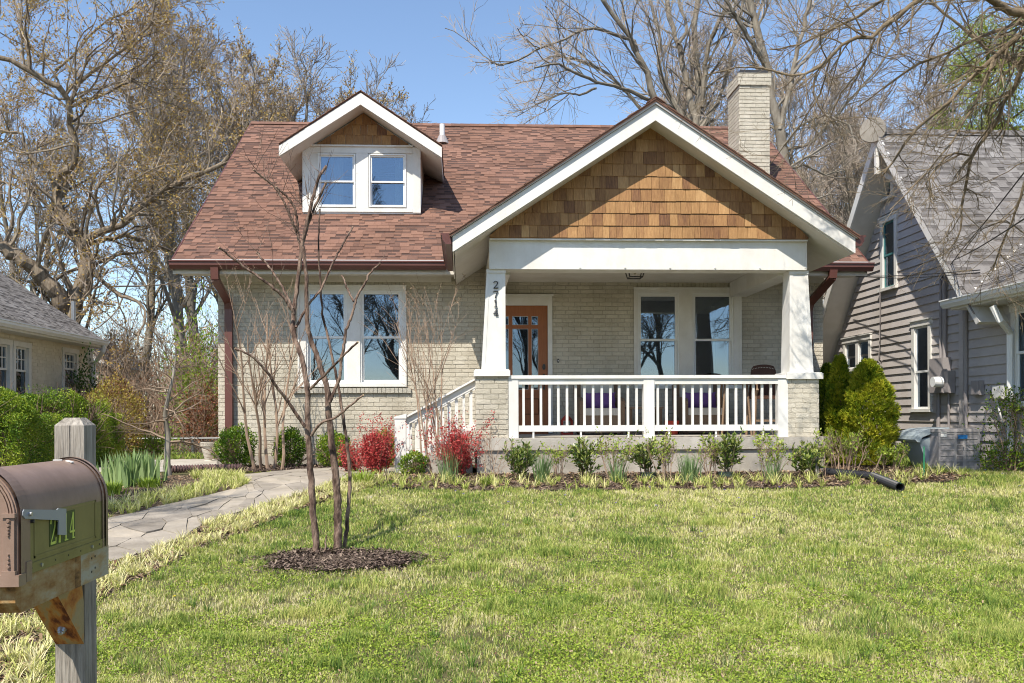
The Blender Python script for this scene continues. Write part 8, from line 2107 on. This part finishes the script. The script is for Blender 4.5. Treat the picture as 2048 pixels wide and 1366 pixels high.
P_ = np.stack([rng.uniform(-26, 28, N_), rng.uniform(-14, -12.5, N_), -0.7 + 2.0 * rng.random(N_) ** 0.8], 1); P_[:, 2] *= 1 + 0.25 * np.sin(P_[:, 0] * 1.3)
n.leaves(P_, rng.normal(size=P_.shape), 0.28, 0.2, rng, rng.random(N_)); single(n, 'street_hedge', M['boxwood_leaf'], 'long dark hedge across the street, mirrored low in the door glass', 'hedge')

# evergreen behind the grey house
pr = np.random.default_rng(91); py_ = 30.0; pc = PY(1975, 160, py_); pn_ = thing('pine_tree', 'yellow green pine crown showing above the grey house ridge', 'tree', (pc[0], py_, 0))
n = NP(); n.tubes([(pc[0] + 0.5, py_, 0), (pc[0] + 0.4, py_, 6), (pc[0], py_, pc[2] + 0.3)], [0.3, 0.24, 0.06], 8); 
S_ = 46; b = np.stack([np.full(S_, pc[0]), np.full(S_, py_), pr.uniform(7.0, pc[2] + 1.0, S_)], 1); a = pr.random(S_) * 6.28; d = np.stack([np.cos(a), np.sin(a), np.full(S_, 0.25)], 1)
p, r = grow(b, d, pr.uniform(1.0, 2.6, S_) , np.full(S_, 0.05), 6, 0.12, 0.05, 0.3, pr); n.tubes(p, r, 4, 0.3); part(n, 'trunk', M['oak_bark'], pn_)
q = sprout(p, r, 9, pr, 0.3, 1, (0.8, 0.3), (0.2, 0.45)); p2, r2 = grow(*q, 3, 0.1, 0.1, 0.4, pr); Q = p2[:, -1]; K = 46
Qr = np.repeat(Q, K, 0) + pr.normal(size=(len(Q) * K, 3)) * 0.13; n = NP(); n.leaves(Qr, pr.normal(size=Qr.shape) + [0, 0, 0.6], 0.16, 0.03, pr, np.repeat(np.clip(pr.normal(0.55, 0.25, len(Q)), 0, 1), K)); part(n, 'crown', M['pine_leaf'], pn_, kind='stuff')

# far woods and underbrush that read as one mass
def thicket(name, label_kind, X0, X1, Y0, Y1, H, N, seed, mt_, r0=0.03, leaves_=0, lmt='leaf_litter', lsz=0.1):
    rng = np.random.default_rng(seed); b = np.stack([rng.uniform(X0, X1, N), rng.uniform(Y0, Y1, N), np.full(N, -0.05)], 1); d = rng.normal(size=(N, 3)) * 0.16; d[:, 2] = 1
    p, r = grow(b, d, H * rng.uniform(0.55, 1.0, N), r0 * rng.uniform(0.5, 1.5, N), 6, 0.08, 0.02, 0.25, rng); n = NP(); n.tubes(p, r, 3, rng.random(N))
    q = sprout(p, r, 7, rng, 0.1, 1.0, (0.6, 0.25), (0.25, 0.5), 0.5); p2, r2 = grow(*q, 4, 0.14, 0.05, 0.4, rng); r2 = np.maximum(r2, r0 * 0.22); n.tubes(p2, r2, 3, rng.random(len(p2)))
    q = sprout(p2, r2, 4, rng, 0.1, 1.0, (0.6, 0.3), (0.3, 0.6), 0.6); p3, r3 = grow(*q, 2, 0.14, 0.05, 0.5, rng); r3 = np.maximum(r3, r0 * 0.16); n.tubes(p3, r3, 3, rng.random(len(p3)))
    o = struct(n, name, M[mt_], kind='stuff')
    if leaves_:
        T = p3[:, -1]; Q = T[rng.integers(len(T), size=leaves_)] + rng.normal(size=(leaves_, 3)) * 0.1; n = NP(); n.leaves(Q, rng.normal(size=Q.shape), lsz, lsz * 0.6, rng, rng.random(leaves_)); struct(n, name + '_leaves', M[lmt], kind='stuff')
    return o
thicket('far_woods', '', -34, 6, 48, 62, 7, 420, 601, 'twig', 0.05)
thicket('far_woods', '', 5, 34, 46, 60, 8, 250, 602, 'twig', 0.05)
thicket('underbrush', '', -13, -3.6, 23, 30, 3.4, 330, 603, 'brush', 0.022, 2600, 'leaf_litter', 0.09)
thicket('underbrush', '', -9.5, -4.2, 19.5, 22, 1.9, 220, 604, 'shrub_stem', 0.012, 1000, 'rust_leaf', 0.06)
thicket('underbrush', '', 6.4, 8.5, 22, 30, 3.0, 90, 605, 'brush', 0.022)
drop_o()
